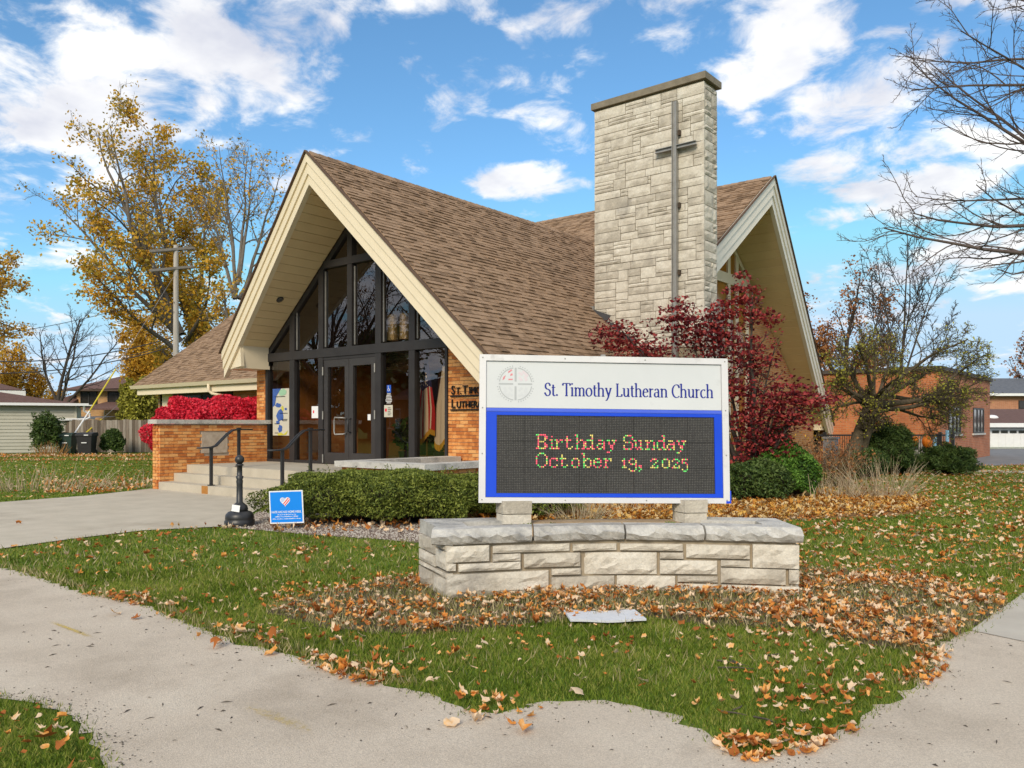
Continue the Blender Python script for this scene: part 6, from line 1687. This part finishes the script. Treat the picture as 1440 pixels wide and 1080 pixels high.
# loose leafless shrub and dry grasses
def stems(name, c, rx, ry, n, h0, h1, label, cat, M, seed, lean=.25, rad_=.006, twigs=0, group=None, leaf=None):
    g = np.random.default_rng(seed); t = thing(name, (c[0], c[1], 0), label, cat, group)
    a = g.random(n) * 6.28; q = np.sqrt(g.random(n))
    lx, ly = q * np.cos(a) * rx, q * np.sin(a) * ry
    P = np.c_[c[0] + .7763 * lx - .6304 * ly, c[1] + .6305 * lx + .7762 * ly, np.zeros(n)]
    d = np.c_[.7763 * lx / rx - .6304 * ly / ry, .6305 * lx / rx + .7762 * ly / ry, np.zeros(n)] * lean + np.c_[g.normal(0, .12, (n, 2)), np.ones(n)]
    st = [(P[i], d[i], g.uniform(h0, h1), rad_ * g.uniform(.6, 1.2)) for i in range(n)]
    lv = [dict(n=5, wob=.10, up=-.08, tip=.4)]
    if twigs: lv += [dict(n=4, wob=.2, up=.05, k=twigs, len=.45, ang=.6, f0=.3, rr=.7, rmin=.003, tip=.5), dict(n=3, wob=.25, k=3, len=.5, ang=.7, f0=.2, rr=.7, rmin=.0022, tip=.6)]
    L_ = grow(g, st, lv); V, F = tubes(L_, (4, 3, 3)[:len(L_)])
    o = link('stems', np_mesh('stems', V, F, M, np.repeat(g.random(max(1, len(F) // 20 + 1)), 20)[:len(F)]), t, kind='stuff')
    if leaf:
        C = on_twigs(g, L_[-1], 1.2, .05); V, F = leaf_quads(g, C, .055); link('dead_leaves', np_mesh('dead_leaves', V, F, leaf, g.random(len(F))), t, kind='stuff')
    return t
c = W(6.75, 17.6); stems('leafless_shrub', c, .55, .5, 80, .65, 1.0, 'brown leafless shrub left of the crab apple trunk', 'shrub', M_drybr, 72, .35, .012, 5, leaf=M_lrust)
c = W(5.75, 19.5); stems('leafless_shrub', c, .9, .5, 60, .9, 1.5, 'loose brown shrub against the brick gable wall', 'shrub', M_drybr, 73, .3, .009, 5, leaf=M_lgold)
c = W(6.75, 14.9); stems('dry_grass_clump', c, .55, .35, 190, .40, .85, 'pale dry ornamental grass clump fanned out on the leaf bed', 'grass clump', M_dry, 74, .8, .0045)
c = W(5.9, 14.6); stems('dry_grass_clump', c, .5, .3, 80, .25, .6, 'shorter pale dry grass clump left of the fanned one', 'grass clump', M_dry, 75, .6, .0045)
for i, px in enumerate((1034, 1052, 1078, 1096, 1115, 1122, 1145, 1160, 1180)):
    t = 14.3 + .3 * (i % 3); c = W((px - 720) / 1145 * t, t)
    stems('cut_stalks', c, .10, .06, 6, .25, .55, ['first','second','third','fourth','fifth','sixth','seventh','eighth','ninth'][i] + ' cluster of bare grey stalks counting right from the sign', 'stalks', M_dry, 80 + i, .3, .008, 0, group='cut stalks along the leaf bed')
c = W(.95, 11.2); stems('dry_grass_clump', c, .35, .25, 150, .25, .5, 'tangled dry grass under the sign between the posts', 'grass clump', M_dry, 90, .9, .004)
c = W(1.6, 12.5); stems('dry_grass_clump', c, .6, .2, 60, .3, .55, 'thin dry stalks behind the sign over golden leaves', 'grass clump', M_dry, 91, .5, .004)
c = G(40, 690); stems('dry_grass_clump', c, 1.6, .7, 190, .2, .6, 'dry straw clump beside the entrance path at the left', 'grass clump', M_dry, 92, .8, .006)
c = G(185, 686); stems('dry_grass_clump', c, .8, .4, 60, .2, .5, 'dry straw clump at the outer corner of the brick planter wall', 'grass clump', M_dry, 93, .8, .006)
# hall plants seen through the glass
def hall_plant(x, y, h, label, seed):
    t = thing('potted_plant', (x, y, LAND), label, 'plant', 'potted plants in the hall'); g = np.random.default_rng(seed)
    m = MB(); m.lathe((x, y, LAND), [(.12, 0), (.17, .28), (.15, .28)], 14); m.build('pot', M_black, t)
    C = np.array([x, y, LAND + .28 + h * .5]) + unit(g.normal(0, 1, (420, 3))) * g.random((420, 1)) ** .4 * np.array([.30, .30, h * .5])
    V, F = leaf_quads(g, C, .15, 0, .5); link('leaves', np_mesh('leaves', V, F, M_bush, g.random(len(F))), t, kind='stuff')
hall_plant(-12.75, 12.1, .75, 'leafy potted plant inside the glass right of the doors', 1)
hall_plant(-11.9, 12.3, 1.0, 'taller leafy potted plant inside the glass behind the flags', 2)
for i, (x, y, h) in enumerate(((-44, -30, 8.5), (-56, -27, 9.5), (-66, -24, 8), (-77, -18, 9), (-36, -34, 8))):
    shrub('added_dense_tree', (x, y, h / 2), (5.5, 4, h / 2), .5, ('first', 'second', 'third', 'fourth', 'fifth')[i] + ' dense tree added across the road to darken the entrance glass reflection', 'tree', M_lgreen, 2500, .7, 120 + i, 2.2, .3, .2, 0, group='added dense trees across the road', ratio=.7, fr=.5)  # trees added out of view to darken what the lower panes reflect
# street trees across the road (they show in the glass)
for i, (x, y, h, sd) in enumerate(((-46, -14, 15, 101), (-57, -20, 17, 102), (-40, -24, 14, 103))):
    st = [((x, y, h * .22), (math.cos(k * 1.26 + i), math.sin(k * 1.26 + i), 1.25), h * .8, .17) for k in range(5)] + [((x, y, 0), (0, 0, 1), h * .3, .35)]
    tree('street_tree', (x, y, 0), ('first', 'second', 'third')[i] + ' bare tree across the road mirrored in the entrance glass', 'tree', st, bare, sd, M_barkd, M_lrust, .5, .2, .2, sides=(8, 5, 4, 3), group='trees across the road')

# ================================================================== NEIGHBOURS
M_siding = mat('cream_vinyl_siding', [(.42, .40, .33), (.47, .45, .38)], 2, .6)
M_roofr = mat('reddish_brown_shingle', [(.10, .055, .045), (.16, .09, .075)], 6, .9, .3, 60)
M_roofg = mat('grey_shingle', [(.09, .10, .12), (.14, .15, .17)], 6, .9, .3, 60)
M_brk2 = brick_mat('tan_house_brick', 'xy', (.45, .23, .085), (.55, .30, .12), (.45, .36, .26))
M_brk3x = brick_mat('school_brick_front', 'x', (.42, .125, .040), (.52, .18, .06), (.40, .24, .15))
M_brk3y = brick_mat('school_brick_side', 'y', (.40, .12, .045), (.50, .17, .07), (.42, .27, .19))
M_wood = mat('weathered_fence_wood', [(.13, .10, .075), (.24, .195, .155), (.32, .28, .235)], 5, .95, .4, 60, tone=.7, stretch=(1, 1, .15))
M_winD = mat('window_dark', [(.02, .018, .016), (.035, .03, .028)], 2, .12, spec=.6)
def cam_obj(name, t, px, label, cat, group=None, rot=0.0):
    return thing(name, W((px - 720) / 1145 * t, t), label, cat, group, rot=(0, 0, YAW + rot))
def lb(m, name, mt, par, smooth=False, **k): return link(name, m.mesh(name, mt, smooth), par, local=True, **k)
# --- white garage, left (local axes: x right, y away, z up; origin at the front right corner)
gar = cam_obj('garage', 39, 108, 'cream sided garage with brown hip roof at the left edge', 'garage', rot=rad(26))
m = MB(); m.box(-11, -.04, .04, 7, 0, 2.24); lb(m, 'wall', M_siding, gar)
for i in range(14):
    m = MB(); z = .04 + i * .157; m.prism([(-11, .0, z), (-11, .03, z + .157), (-11, .05, z + .157), (-11, .05, z)], (10.97, 0, 0)); lb(m, 'siding_board', M_siding, gar)
m = MB(); m.box(-.09, .0, -.012, .06, 0, 2.24); lb(m, 'corner_trim', mat('siding_trim', [(.50, .47, .38), (.52, .49, .40)], 2, .6), gar)
m = MB(); m.add([(-11, -.25, 2.3), (.45, -.25, 2.3), (.45, 7.3, 2.3), (-11, 7.3, 2.3), (-4.5, 3.5, 3.12), (-11, 3.5, 3.12)], [(0, 1, 4, 5), (1, 2, 4), (2, 3, 5, 4), (0, 3, 2, 1), (0, 5, 3)]); lb(m, 'roof', M_roofr, gar)
m = MB(); m.box(-11, .52, -.38, -.24, 2.24, 2.36); lb(m, 'gutter', M_white, gar)
m = MB(); m.tube([(.32, -.3, 2.25), (.32, -.15, 2.0), (.55, -.1, 1.85), (.55, -.1, 1.68), (.4, -.1, 1.60), (-1.2, -.1, 1.56)], .055, 6); lb(m, 'downspout', M_white, gar)
g2 = cam_obj('house', 52, 35, 'brown roofed house edge with white eave at the far left behind the garage', 'house', rot=rad(28))
m = MB(); m.box(-9, -.5, .5, 6, 0, 3.1); lb(m, 'wall', M_siding, g2)
m = MB(); m.add([(-9, 0, 3.55), (0, 0, 3.55), (0, 6.5, 3.55), (-9, 6.5, 3.55), (-3, 3.2, 4.5), (-9, 3.2, 4.5)], [(0, 1, 4, 5), (1, 2, 4), (2, 3, 5, 4), (0, 3, 2, 1), (0, 5, 3)]); lb(m, 'roof', M_roofr, g2)
m = MB(); m.box(-9, .05, -.1, .0, 3.1, 3.5); lb(m, 'fascia', M_white, g2)
# --- two storey tan brick house
hs = cam_obj('brick_house', 80, 108, 'two storey tan brick house with brown roof and chimney behind the fence', 'house')
k_ = 80 / 1145
def hx(px): return (px - 108) * k_
def hz_(py): return EYE + (597 - py) * k_
m = MB(); m.box(0, hx(190), 0, 9, 0, hz_(548)); lb(m, 'wall', M_brk2, hs)
m = MB(); m.add([(hx(90), -.9, hz_(549)), (hx(196), -.9, hz_(546)), (hx(196), 10, hz_(546)), (hx(90), 10, hz_(549)), (hx(150), 4.5, hz_(523)), (hx(196), 4.5, hz_(519))], [(0, 1, 5, 4), (1, 2, 5), (2, 3, 4, 5), (3, 0, 4), (0, 3, 2, 1)]); lb(m, 'roof', M_roofr, hs)
m = MB(); m.box(hx(90), hx(196), -.95, -.85, hz_(550.5), hz_(548)); lb(m, 'fascia', mat('dark_brown_trim', [(.06, .035, .025), (.08, .05, .035)], 3, .7), hs)
for (a, b, c, d) in ((114, 137, 549.5, 569.5), (152, 177, 549, 567)):
    m = MB()
    for (x0, x1, z0, z1) in ((a, b, d, d - 1.2), (a, b, c + 1, c), (a, a + 1, d, c), (b - 1, b, d, c), ((a + b) / 2 - .6, (a + b) / 2 + .6, d, c)): m.box(hx(x0), hx(x1), -.14, -.01, hz_(z0), hz_(z1))
    w = lb(m, 'window', M_bronze, hs)
    m = MB(); m.box(hx(a + 1), hx(b - 1), -.08, -.01, hz_(d - 1), hz_(c + 1)); lb(m, 'pane', M_winD, w)
    m = MB(); m.box(hx(a - .8), hx(b + .8), -.2, -.005, hz_(d + 1.2), hz_(d + .05)); lb(m, 'sill', M_white, w)
m = MB(); m.box(hx(146.5), hx(147.6), -.05, -.004, hz_(600), hz_(577)); lb(m, 'wall_joint', M_mortar, hs)
m = MB(); m.add([(hx(130), -2.2, hz_(575)), (hx(185), -2.2, hz_(575)), (hx(185), 0, hz_(565)), (hx(150), 0, hz_(565)), (hx(130), -2.2, hz_(577)), (hx(185), -2.2, hz_(577))], [(0, 1, 2, 3), (4, 5, 1, 0), (0, 3, 4)]); lb(m, 'porch_roof', M_roofr, hs)
m = MB(); m.box(hx(176), hx(190), 3, 5, hz_(530), hz_(506)); m.box(hx(175.4), hx(190.6), 2.9, 5.1, hz_(506), hz_(504)); lb(m, 'chimney', M_brk2, hs)
m = MB(); m.add([(hx(132), -6, hz_(587.5)), (hx(178), -6, hz_(588)), (hx(178), -1, hz_(585.5)), (hx(140), -1, hz_(585.5)), (hx(132), -6, hz_(590)), (hx(178), -6, hz_(590))], [(0, 1, 2, 3), (4, 5, 1, 0)]); lb(m, 'shed_roof', M_roofg, hs)
m = MB(); m.add([(hx(74), -1, hz_(566)), (hx(110), -1, hz_(566)), (hx(110), 4, hz_(566)), (hx(74), 4, hz_(566)), (hx(98), 2, hz_(551)), (hx(110), 2, hz_(551))], [(0, 1, 5, 4), (1, 2, 5), (2, 3, 4, 5), (3, 0, 4), (0, 3, 2, 1)]); lb(m, 'wing_roof', M_roofr, hs)
m = MB(); m.box(hx(78), hx(107.8), 0, 3, 0, hz_(566)); lb(m, 'wing_wall', M_brk2, hs)
# --- weathered board fence
fe = cam_obj('board_fence', 38.8, 72, 'weathered grey wooden board fence behind the bins', 'fence')
kf = 38.8 / 1145; x = 0; rf = random.Random(6)
bm = []
while x < (216 - 72) * kf:
    w = rf.uniform(.125, .15); h = 1.58 + rf.uniform(-.03, .02)
    m = MB(); m.box(x, x + w - .012, -.01 + rf.uniform(-.01, .01), .015, .03, h); lb(m, 'board', M_wood, fe); x += w
m = MB(); m.box(0, 4.9, .02, .07, .35, .44); m.box(0, 4.9, .02, .07, 1.2, 1.29); lb(m, 'fence_rail', M_wood, fe)
# --- wheeled bins
def bin_(px, t, mt, label, w=.58, h=1.0):
    b = cam_obj('wheeled_bin', t, px, label, 'bin', 'wheeled bins at the fence', rot=rad(6))
    m = MB(); a = .80; vs = [(-w / 2 * a, -.27, .06), (w / 2 * a, -.27, .06), (w / 2 * a, .27, .06), (-w / 2 * a, .27, .06), (-w / 2, -.36, h - .1), (w / 2, -.36, h - .1), (w / 2, .32, h - .1), (-w / 2, .32, h - .1)]
    m.add(vs, [(0, 3, 2, 1), (4, 5, 6, 7), (0, 1, 5, 4), (1, 2, 6, 5), (2, 3, 7, 6), (3, 0, 4, 7)]); m.box(-w / 2 - .03, w / 2 + .03, -.39, .35, h - .16, h - .08); lb(m, 'body', mt, b)
    m = MB(); m.prism([(-w / 2 - .02, -.38, h - .078), (-w / 2 - .02, .36, h - .078), (-w / 2 - .02, .30, h), (-w / 2 - .02, -.2, h - .02)], (w + .04, 0, 0)); m.tube([(-w / 2, .38, h - .06), (w / 2, .38, h - .06)], .02, 6); lb(m, 'lid', mt, b)
    for sx in (-1, 1):
        m = MB(); m.tube([(sx * w * .36, .30, .11), (sx * w * .44, .30, .11)], .11, 12); lb(m, 'wheel', M_black, b)
    m = MB(); m.box(-.10, .12, -.372, -.366, h * .52, h * .56); m.box(.02, .2, -.40, -.392, h - .14, h - .10); lb(m, 'label_sticker', M_white, b)
bin_(122.5, 36.6, mat('charcoal_plastic', [(.022, .020, .022), (.03, .028, .03)], 3, .5), 'charcoal wheeled bin, the right one of two at the fence', .66, 1.0)
bin_(95.5, 36.9, mat('dark_green_plastic', [(.018, .040, .032), (.025, .05, .04)], 3, .5), 'dark green wheeled bin, the left one of two at the fence', .60, .98)
# --- shrubs on the left
c = W((66 - 720) / 1145 * 36.5, 36.5); shrub('upright_shrub', (c[0], c[1], .85), (.62, .6, .95), YAW, 'tall feathery green shrub in front of the white garage', 'shrub', M_lgreen, 5500, .16, 110, 2.0, .5, .28, 90, ratio=.3, core=False, fr=4)
c = W((70 - 720) / 1145 * 36.0, 36.0); stems('orange_weeds', c, .7, .3, 90, .3, .7, 'orange tinged dry weeds at the foot of the feathery shrub', 'weeds', mat('orange_stems', [(.30, .12, .03), (.45, .26, .09)], 6, .9), 111, .5, .012)
c = W((160 - 720) / 1145 * 37.6, 37.6); shrub('green_shrub', (c[0], c[1], .50), (.48, .4, .58), YAW, 'small rounded dark green shrub against the board fence', 'shrub', M_lgreen, 4500, .13, 112, 2.0, .4, .22, 20, ratio=.55, core=True, fr=4)
c = W((196 - 720) / 1145 * 41, 41); shrub('leafy_tree', (c[0], c[1], 1.75), (.95, .9, 1.75), YAW, 'olive green leafy tree at the end of the board fence', 'tree', M_lolive, 12000, .16, 113, 2.1, .4, .2, 10, ratio=.7, fr=2.5)
bx_ = bpy.data.objects['leafy_tree']
# --- utility pole with cross arms, guys and wires
tp = 45
pole = cam_obj('utility_pole', tp, 247.5, 'weathered wooden utility pole with two pairs of cross arms left of the church roof', 'utility pole')
kp = tp / 1145
m = MB(); m.tube([(0, 0, 0), (0, 0, 11.25)], [.17, .13], 10); lb(m, 'shaft', mat('pale_pole_wood', [(.36, .33, .30), (.50, .47, .43)], 8, .95, .3, 60, stretch=(1, 1, .1)), pole)
M_arm = mat('grey_arm_wood', [(.20, .18, .16), (.28, .26, .24)], 6, .9)
for z in (11.0, 9.95):
    for off in (-.12, .12):
        m = MB(); m.bar((-1.0, off - .9, z - .28), (.75, off + .65, z + .24), .1, .13); lb(m, 'cross_arm', M_arm, pole)
m = MB(); 
for (x, y, z) in ((-.9, -.8, 10.9), (.6, .5, 11.3), (-.5, -.45, 11.0), (-.9, -.8, 9.85), (.6, .5, 10.25)): m.lathe((x, y, z), [(.05, 0), (.06, .06), (.03, .14)], 8)
lb(m, 'insulator', mat('insulator_grey', [(.12, .12, .13), (.16, .16, .17)], 3, .4), pole)
def wire(label, a, b, sag, r_=.022, group='overhead wires on the left'):
    m = MB(); a, b = Vector(a), Vector(b); m.tube([a.lerp(b, i / 14) - Vector((0, 0, sag * 4 * (i / 14) * (1 - i / 14))) for i in range(15)], r_, 5)
    o = m.build('overhead_wire', M_black); tag(o, label, 'wire', group)
wire('highest overhead wire running left from the pole through the yellow tree', A(247, 410, tp), A(-40, 474, tp - 4), .35, .016)
wire('middle overhead wire running left from the pole', A(247, 473, tp), A(-40, 507, tp - 4), .5, .028)
wire('lowest overhead wire running left from the pole', A(247, 486, tp), A(-40, 525, tp - 4), .45, .028)
wire('fourth overhead wire sagging just left of the pole', A(247, 476, tp), A(150, 500, tp + 6), .35, .02)
M_ysl = mat('yellow_guy_sleeve', [(.60, .48, .03), (.66, .54, .05)], 3, .5)
def guy(label, p0, pm, p1, top, m1, m2):
    t = thing('guy_wire', p0, label, 'guy wire'); 
    m = MB(); m.tube([p0, pm], .035, 6); m.build('lower_sleeve', m1, t)
    m = MB(); m.tube([pm, p1], .034, 6); m.build('upper_sleeve', m2, t)
    m = MB(); m.tube([p1, top], .012, 5); m.build('strand', M_galv, t)
tg = 36.8
guy('taller guy wire with white and yellow sleeve from the lawn up to the utility pole', A(85.5, 639, tg), A(126, 578, 38.3), A(163, 519, 40.0), A(246, 386, tp - .2), M_white, M_ysl)
guy('shorter guy wire with yellow sleeve from the lawn towards the utility pole', A(88, 639, tg), A(115, 614, 38), A(143, 589.5, 39.6), A(246, 500, tp - .2), M_ysl, M_ysl)

# --- right: brick school building
SX, SY0, SY1, SHT = -6.153, 30.56, 40.35, 3.2
sch = thing('school_building', (-7.5, 35, 0), 'orange brick flat roofed school building with narrow dark windows on the right', 'building')
m = MB(); m.box(-24, SX, SY0, SY0 + .3, 0, SHT); lb_ = m.build('wall', M_brk3x, sch)
m = MB(); m.box(SX - .3, SX - .001, SY0 + .302, SY1, 0, SHT - .001); m.build('wall', M_brk3y, sch)
m = MB(); m.box(-24, SX - .3, SY1 - .3, SY1 - .001, 0, SHT - .002); m.build('wall', M_brk3x, sch)
m = MB(); m.box(-24.1, SX + .10, SY0 - .10, SY1 + .1, SHT, SHT + .14); m.build('roof', mat('dark_roof_edge', [(.05, .04, .035), (.08, .065, .055)], 3, .7), sch)
for (a, b) in ((31.95, 34.05), (36.5, 38.8)):
    m = MB()
    for (y0_, y1_, z0, z1) in ((a, b, 1.0, 1.06), (a, b, 1.95, 2.02), (a, a + .1, 1.06, 1.95), (b - .1, b, 1.06, 1.95), (a + (b - a) * .35, a + (b - a) * .35 + .1, 1.06, 1.95), (a + (b - a) * .66, a + (b - a) * .66 + .1, 1.06, 1.95)): m.box(SX - .02, SX + .03, y0_, y1_, z0, z1)
    w = m.build('window', M_bronze, sch)
    m = MB(); m.box(SX - .01, SX + .006, a + .1, b - .1, 1.06, 1.95); m.build('pane', M_winD, w)
    m = MB(); m.box(SX, SX + .07, a - .15, b + .15, .93, .998); m.build('sill', M_greystone, w)
m = MB(); m.box(-10.55, -10.2, SY0 - .03, SY0 - .002, .3, 2.2); w = m.build('window', M_bronze, sch); m = MB(); m.box(-10.5, -10.25, SY0 - .045, SY0 - .031, 1.1, 2.1); m.build('pane', M_glass and M_winD, w)
# --- white garage far right
gr = cam_obj('garage', 46, 1390, 'white panelled garage with brown roof across the parking lot at the right edge', 'garage')
m = MB(); m.box(0, 8, .05, 7, 0, 1.42); lb(m, 'wall', M_white, gr)
m = MB(); m.box(.1, 6, 0, .045, .05, 1.1); d_ = lb(m, 'garage_door', M_white, gr)
for i in range(9):
    m = MB(); m.box(.12 + i * .42, .12 + i * .42 + .39, -.02, -.001, .07, .80); lb(m, 'door_panel', M_white, d_)
m = MB()
for i in range(7): m.box(.2 + i * .5, .2 + i * .5 + .38, -.024, -.002, .86, 1.02)
lb(m, 'door_window', M_winD, d_)
m = MB(); m.add([(-.3, -.4, 1.42), (9, -.4, 1.42), (9, 4, 2.3), (-.3, 4, 2.3), (-.3, -.4, 1.28), (9, -.4, 1.28)], [(0, 1, 2, 3), (4, 5, 1, 0)]); lb(m, 'roof', M_roofr, gr)
m = MB(); m.box(-.3, 9, -.46, -.405, 1.20, 1.43); lb(m, 'fascia', M_white, gr)
m = MB(); m.sphere((.95, 1.3, 1.74), .34, 10, .5); lb(m, 'roof_vent', M_white, gr)
h2 = cam_obj('brick_house', 66, 1388, 'two storey brick house with grey roof behind the white garage', 'house')
k6 = 66 / 1145; zz_ = lambda py: EYE + (597 - py) * k6; xx6 = lambda px: (px - 1388) * k6
m = MB(); m.box(.2, 9, 0, 8, 0, zz_(556)); lb(m, 'wall', brick_mat('pink_house_brick', 'xy', (.42, .17, .09), (.50, .22, .12), (.42, .3, .22)), h2)
m = MB(); m.add([(-.4, -.5, zz_(554)), (9.5, -.5, zz_(554)), (9.5, 8, zz_(554)), (-.4, 8, zz_(554)), (1.8, 3, zz_(529)), (9.5, 3, zz_(529))], [(0, 1, 5, 4), (0, 4, 3), (3, 4, 5, 2), (0, 3, 2, 1)]); lb(m, 'roof', M_roofg, h2)
m = MB(); m.box(-.4, 9.5, -.56, -.5, zz_(557), zz_(553.5)); lb(m, 'fascia', M_white, h2)
m = MB(); m.box(xx6(1432), xx6(1442), -.05, -.005, zz_(575), zz_(563)); w = lb(m, 'window', M_bronze, h2); m = MB(); m.box(xx6(1433), xx6(1441), -.07, -.051, zz_(574), zz_(564)); lb(m, 'pane', M_winD, w)
tree('dark_tree', A(1450, 620, 70), 'dark tree crown cut by the right edge above the grey roof', 'tree', [limb(1450, 580, 70, 1440, 490, 70, .2), limb(1450, 580, 70, 1470, 500, 70, .2), (np.array(A(1450, 616, 70)), (0, 0, 1), 2.6, .3)], bare, 45, M_barkd, M_lrust, 1.2, .25, .2)
# --- playground fence and toys
pf = thing('playground_fence', (-5.9, 27, 0), 'low black metal fence round the playground beside the school', 'fence')
tf = 25.6; zt = EYE - tf * 15 / 1145
def fp(px, z, t=tf): return Vector(W((px - 720) / 1145 * t, t, z))
for px in (1160, 1200, 1241, 1281, 1322, 1340):
    m = MB(); p = fp(px, 0); m.box(p.x - .045, p.x + .045, p.y - .045, p.y + .045, 0, zt + .1); m.build('post', M_black, pf)
for z in (zt, .18):
    m = MB(); m.bar(fp(1150, z), fp(1340, z), .04, .05); m.build('rail', M_black, pf)
m = MB()
for i in range(58): 
    p = fp(1152 + i * 3.24, 0); m.box(p.x - .008, p.x + .008, p.y - .008, p.y + .008, .18, zt)
m.build('pickets', M_black, pf, kind='stuff')
ph = cam_obj('toy_castle', 27.0, 1288, 'grey plastic toy castle behind the playground fence', 'playhouse')
M_pg = mat('grey_toy_plastic', [(.26, .23, .21), (.33, .30, .27)], 3, .7)
m = MB(); m.box(-.27, .27, 0, .4, 0, .78); m.box(-.36, .36, -.03, .43, .78, .86); lb(m, 'body', M_pg, ph)
for x in (-.28, 0, .28):
    m = MB(); m.box(x - .06, x + .06, -.02, .1, .861, .96); lb(m, 'battlement', M_pg, ph)
m = MB(); pts = [(-.09, -.012, .02), (.09, -.012, .02)] + [(.09 * math.cos(rad(a)), -.012, .22 + .12 * math.sin(rad(a))) for a in range(0, 181, 30)]; m.prism(pts, (0, .01, 0)); lb(m, 'door', mat('brown_toy_door', [(.10, .055, .03), (.14, .08, .05)], 3, .6), ph)
m = MB(); m.box(-.08, .08, -.01, -.001, .52, .70); lb(m, 'window', M_winD, ph)
M_org = mat('orange_plastic', [(.72, .17, .01), (.78, .22, .02)], 3, .5); M_lbl = mat('light_blue_plastic', [(.25, .48, .70), (.3, .55, .75)], 3, .5)
for (px, py, s_, lab) in ((1287, 619, .10, 'small orange plastic lantern hanging above the toy castle'), (1303.5, 621, .15, 'larger orange plastic toy hanging on the playground fence')):
    t = 25.4; c = A(px, py, t); m = MB(); m.sphere(c, s_, 10, 1.35); m.lathe((c[0], c[1], c[2] - s_ * 1.9), [(s_ * .35, 0), (s_ * .5, s_ * .8)], 8); o = m.build('orange_toy', M_org); tag(o, lab, 'toy', 'toys on the playground fence')
for (px, py, h, w, lab) in ((1314.5, 624, .4, .055, 'pale blue pool noodle standing at the playground fence'), (1332, 613, .36, .05, 'pale blue tube above the fence corner by the school window')):
    c = A(px, py, 25.3); m = MB(); m.tube([(c[0], c[1], c[2] - h / 2), (c[0], c[1], c[2] + h / 2)], w, 10); o = m.build('foam_tube', M_lbl); tag(o, lab, 'toy', 'toys on the playground fence')
c = A(1320.5, 628, 25.3); m = MB(); m.box(c[0] - .07, c[0] + .07, c[1] - .05, c[1] + .05, 0.0, c[2] + .35); m.box(c[0] - .09, c[0] + .09, c[1] - .07, c[1] + .07, c[2] + .35, c[2] + .40); o = m.build('gate_post', M_black); tag(o, 'thick black gate post in the playground fence', 'post')
c = A(1203, 626, 23.2); m = MB(); m.sphere(c, .10, 10, 1.3); m.tube([(c[0], c[1], c[2] + .1), (c[0] + .05, c[1] + .04, c[2] + .32)], .03, 6); o = m.build('blue_toy', mat('bright_blue_plastic', [(.01, .08, .60), (.02, .10, .65)], 3, .4)); tag(o, 'bright blue plastic toy behind the crab apple trunk', 'toy')
ch = cam_obj('garden_chair', 22.8, 1205, 'white plastic slatted garden chair half hidden by the mugo pine', 'chair', rot=rad(30))
for i in range(5):
    m = MB(); m.bar((-.22 + i * .11, 0, .30), (-.22 + i * .11, .12, .82), .07, .02, (0, 1, 0)); lb(m, 'back_slat', M_white, ch)
m = MB(); m.box(-.26, .26, -.4, 0, .28, .31); lb(m, 'seat', M_white, ch)
for (x, y) in ((-.23, -.37), (.2, -.37), (-.23, -.03), (.2, -.03)):
    m = MB(); m.box(x, x + .04, y, y + .04, 0, .28); lb(m, 'leg', M_white, ch)
c = A(1268, 607, 27.5); m = MB(); m.sphere(c, .22, 12, .75); m.tube([c, (c[0], c[1], 0)], .03, 6); o = m.build('grill', M_black); tag(o, 'dark domed kettle grill beyond the tall mugo pine', 'grill')
c = A(1168, 622, 24.5); m = MB(); m.box(c[0] - .18, c[0] + .18, c[1] - .15, c[1] + .15, 0, .92); m.box(c[0] - .21, c[0] + .21, c[1] - .18, c[1] + .18, .92, .98); o = m.build('storage_box', mat('pale_lilac_plastic', [(.30, .28, .30), (.34, .32, .34)], 3, .6)); tag(o, 'pale plastic storage box at the rear corner of the church', 'box')
c = A(1137, 681, 17.2); m = MB(); m.bar((c[0] - .12, c[1] - .05, .05), (c[0] + .14, c[1] + .08, .16), .05, .02); o = m.build('solar_lamp', M_white); tag(o, 'small white garden lamp fallen over beside the evergreen', 'lamp')

# --- houses across the road (they show in the entrance glass)
for i, (x, y, w, h) in enumerate(((-50, -28, 16, 5.2), (-68, -22, 15, 6.0), (-33, -33, 14, 4.8), (-84, -12, 14, 5.5))):
    t = thing('brick_house', (x, y, 0), ('first', 'second', 'third', 'fourth')[i] + ' brown brick house across the road mirrored in the entrance glass', 'house', 'houses across the road', rot=(0, 0, .55))
    m = MB(); m.box(-w / 2, w / 2, -4, 4, 0, h * .62); lb(m, 'wall', mat('brown_brick_far', [(.12, .06, .035), (.18, .10, .06)], 2, .9), t)
    m = MB(); m.add([(-w / 2 - .5, -4.6, h * .62), (w / 2 + .5, -4.6, h * .62), (w / 2 + .5, 4.6, h * .62), (-w / 2 - .5, 4.6, h * .62), (-w / 2 + 3, 0, h), (w / 2 - 3, 0, h)], [(0, 1, 5, 4), (1, 2, 5), (2, 3, 4, 5), (3, 0, 4), (0, 3, 2, 1)]); lb(m, 'roof', M_roofr, t)
    for k in range(4):
        xw = -w / 2 + w * (k + .5) / 4
        m = MB(); m.box(xw - .9, xw + .9, 4.0, 4.05, h * .2, h * .5); wv = lb(m, 'window', M_white, t); m = MB(); m.box(xw - .8, xw + .8, 4.051, 4.07, h * .22, h * .48); lb(m, 'pane', M_winD, wv)
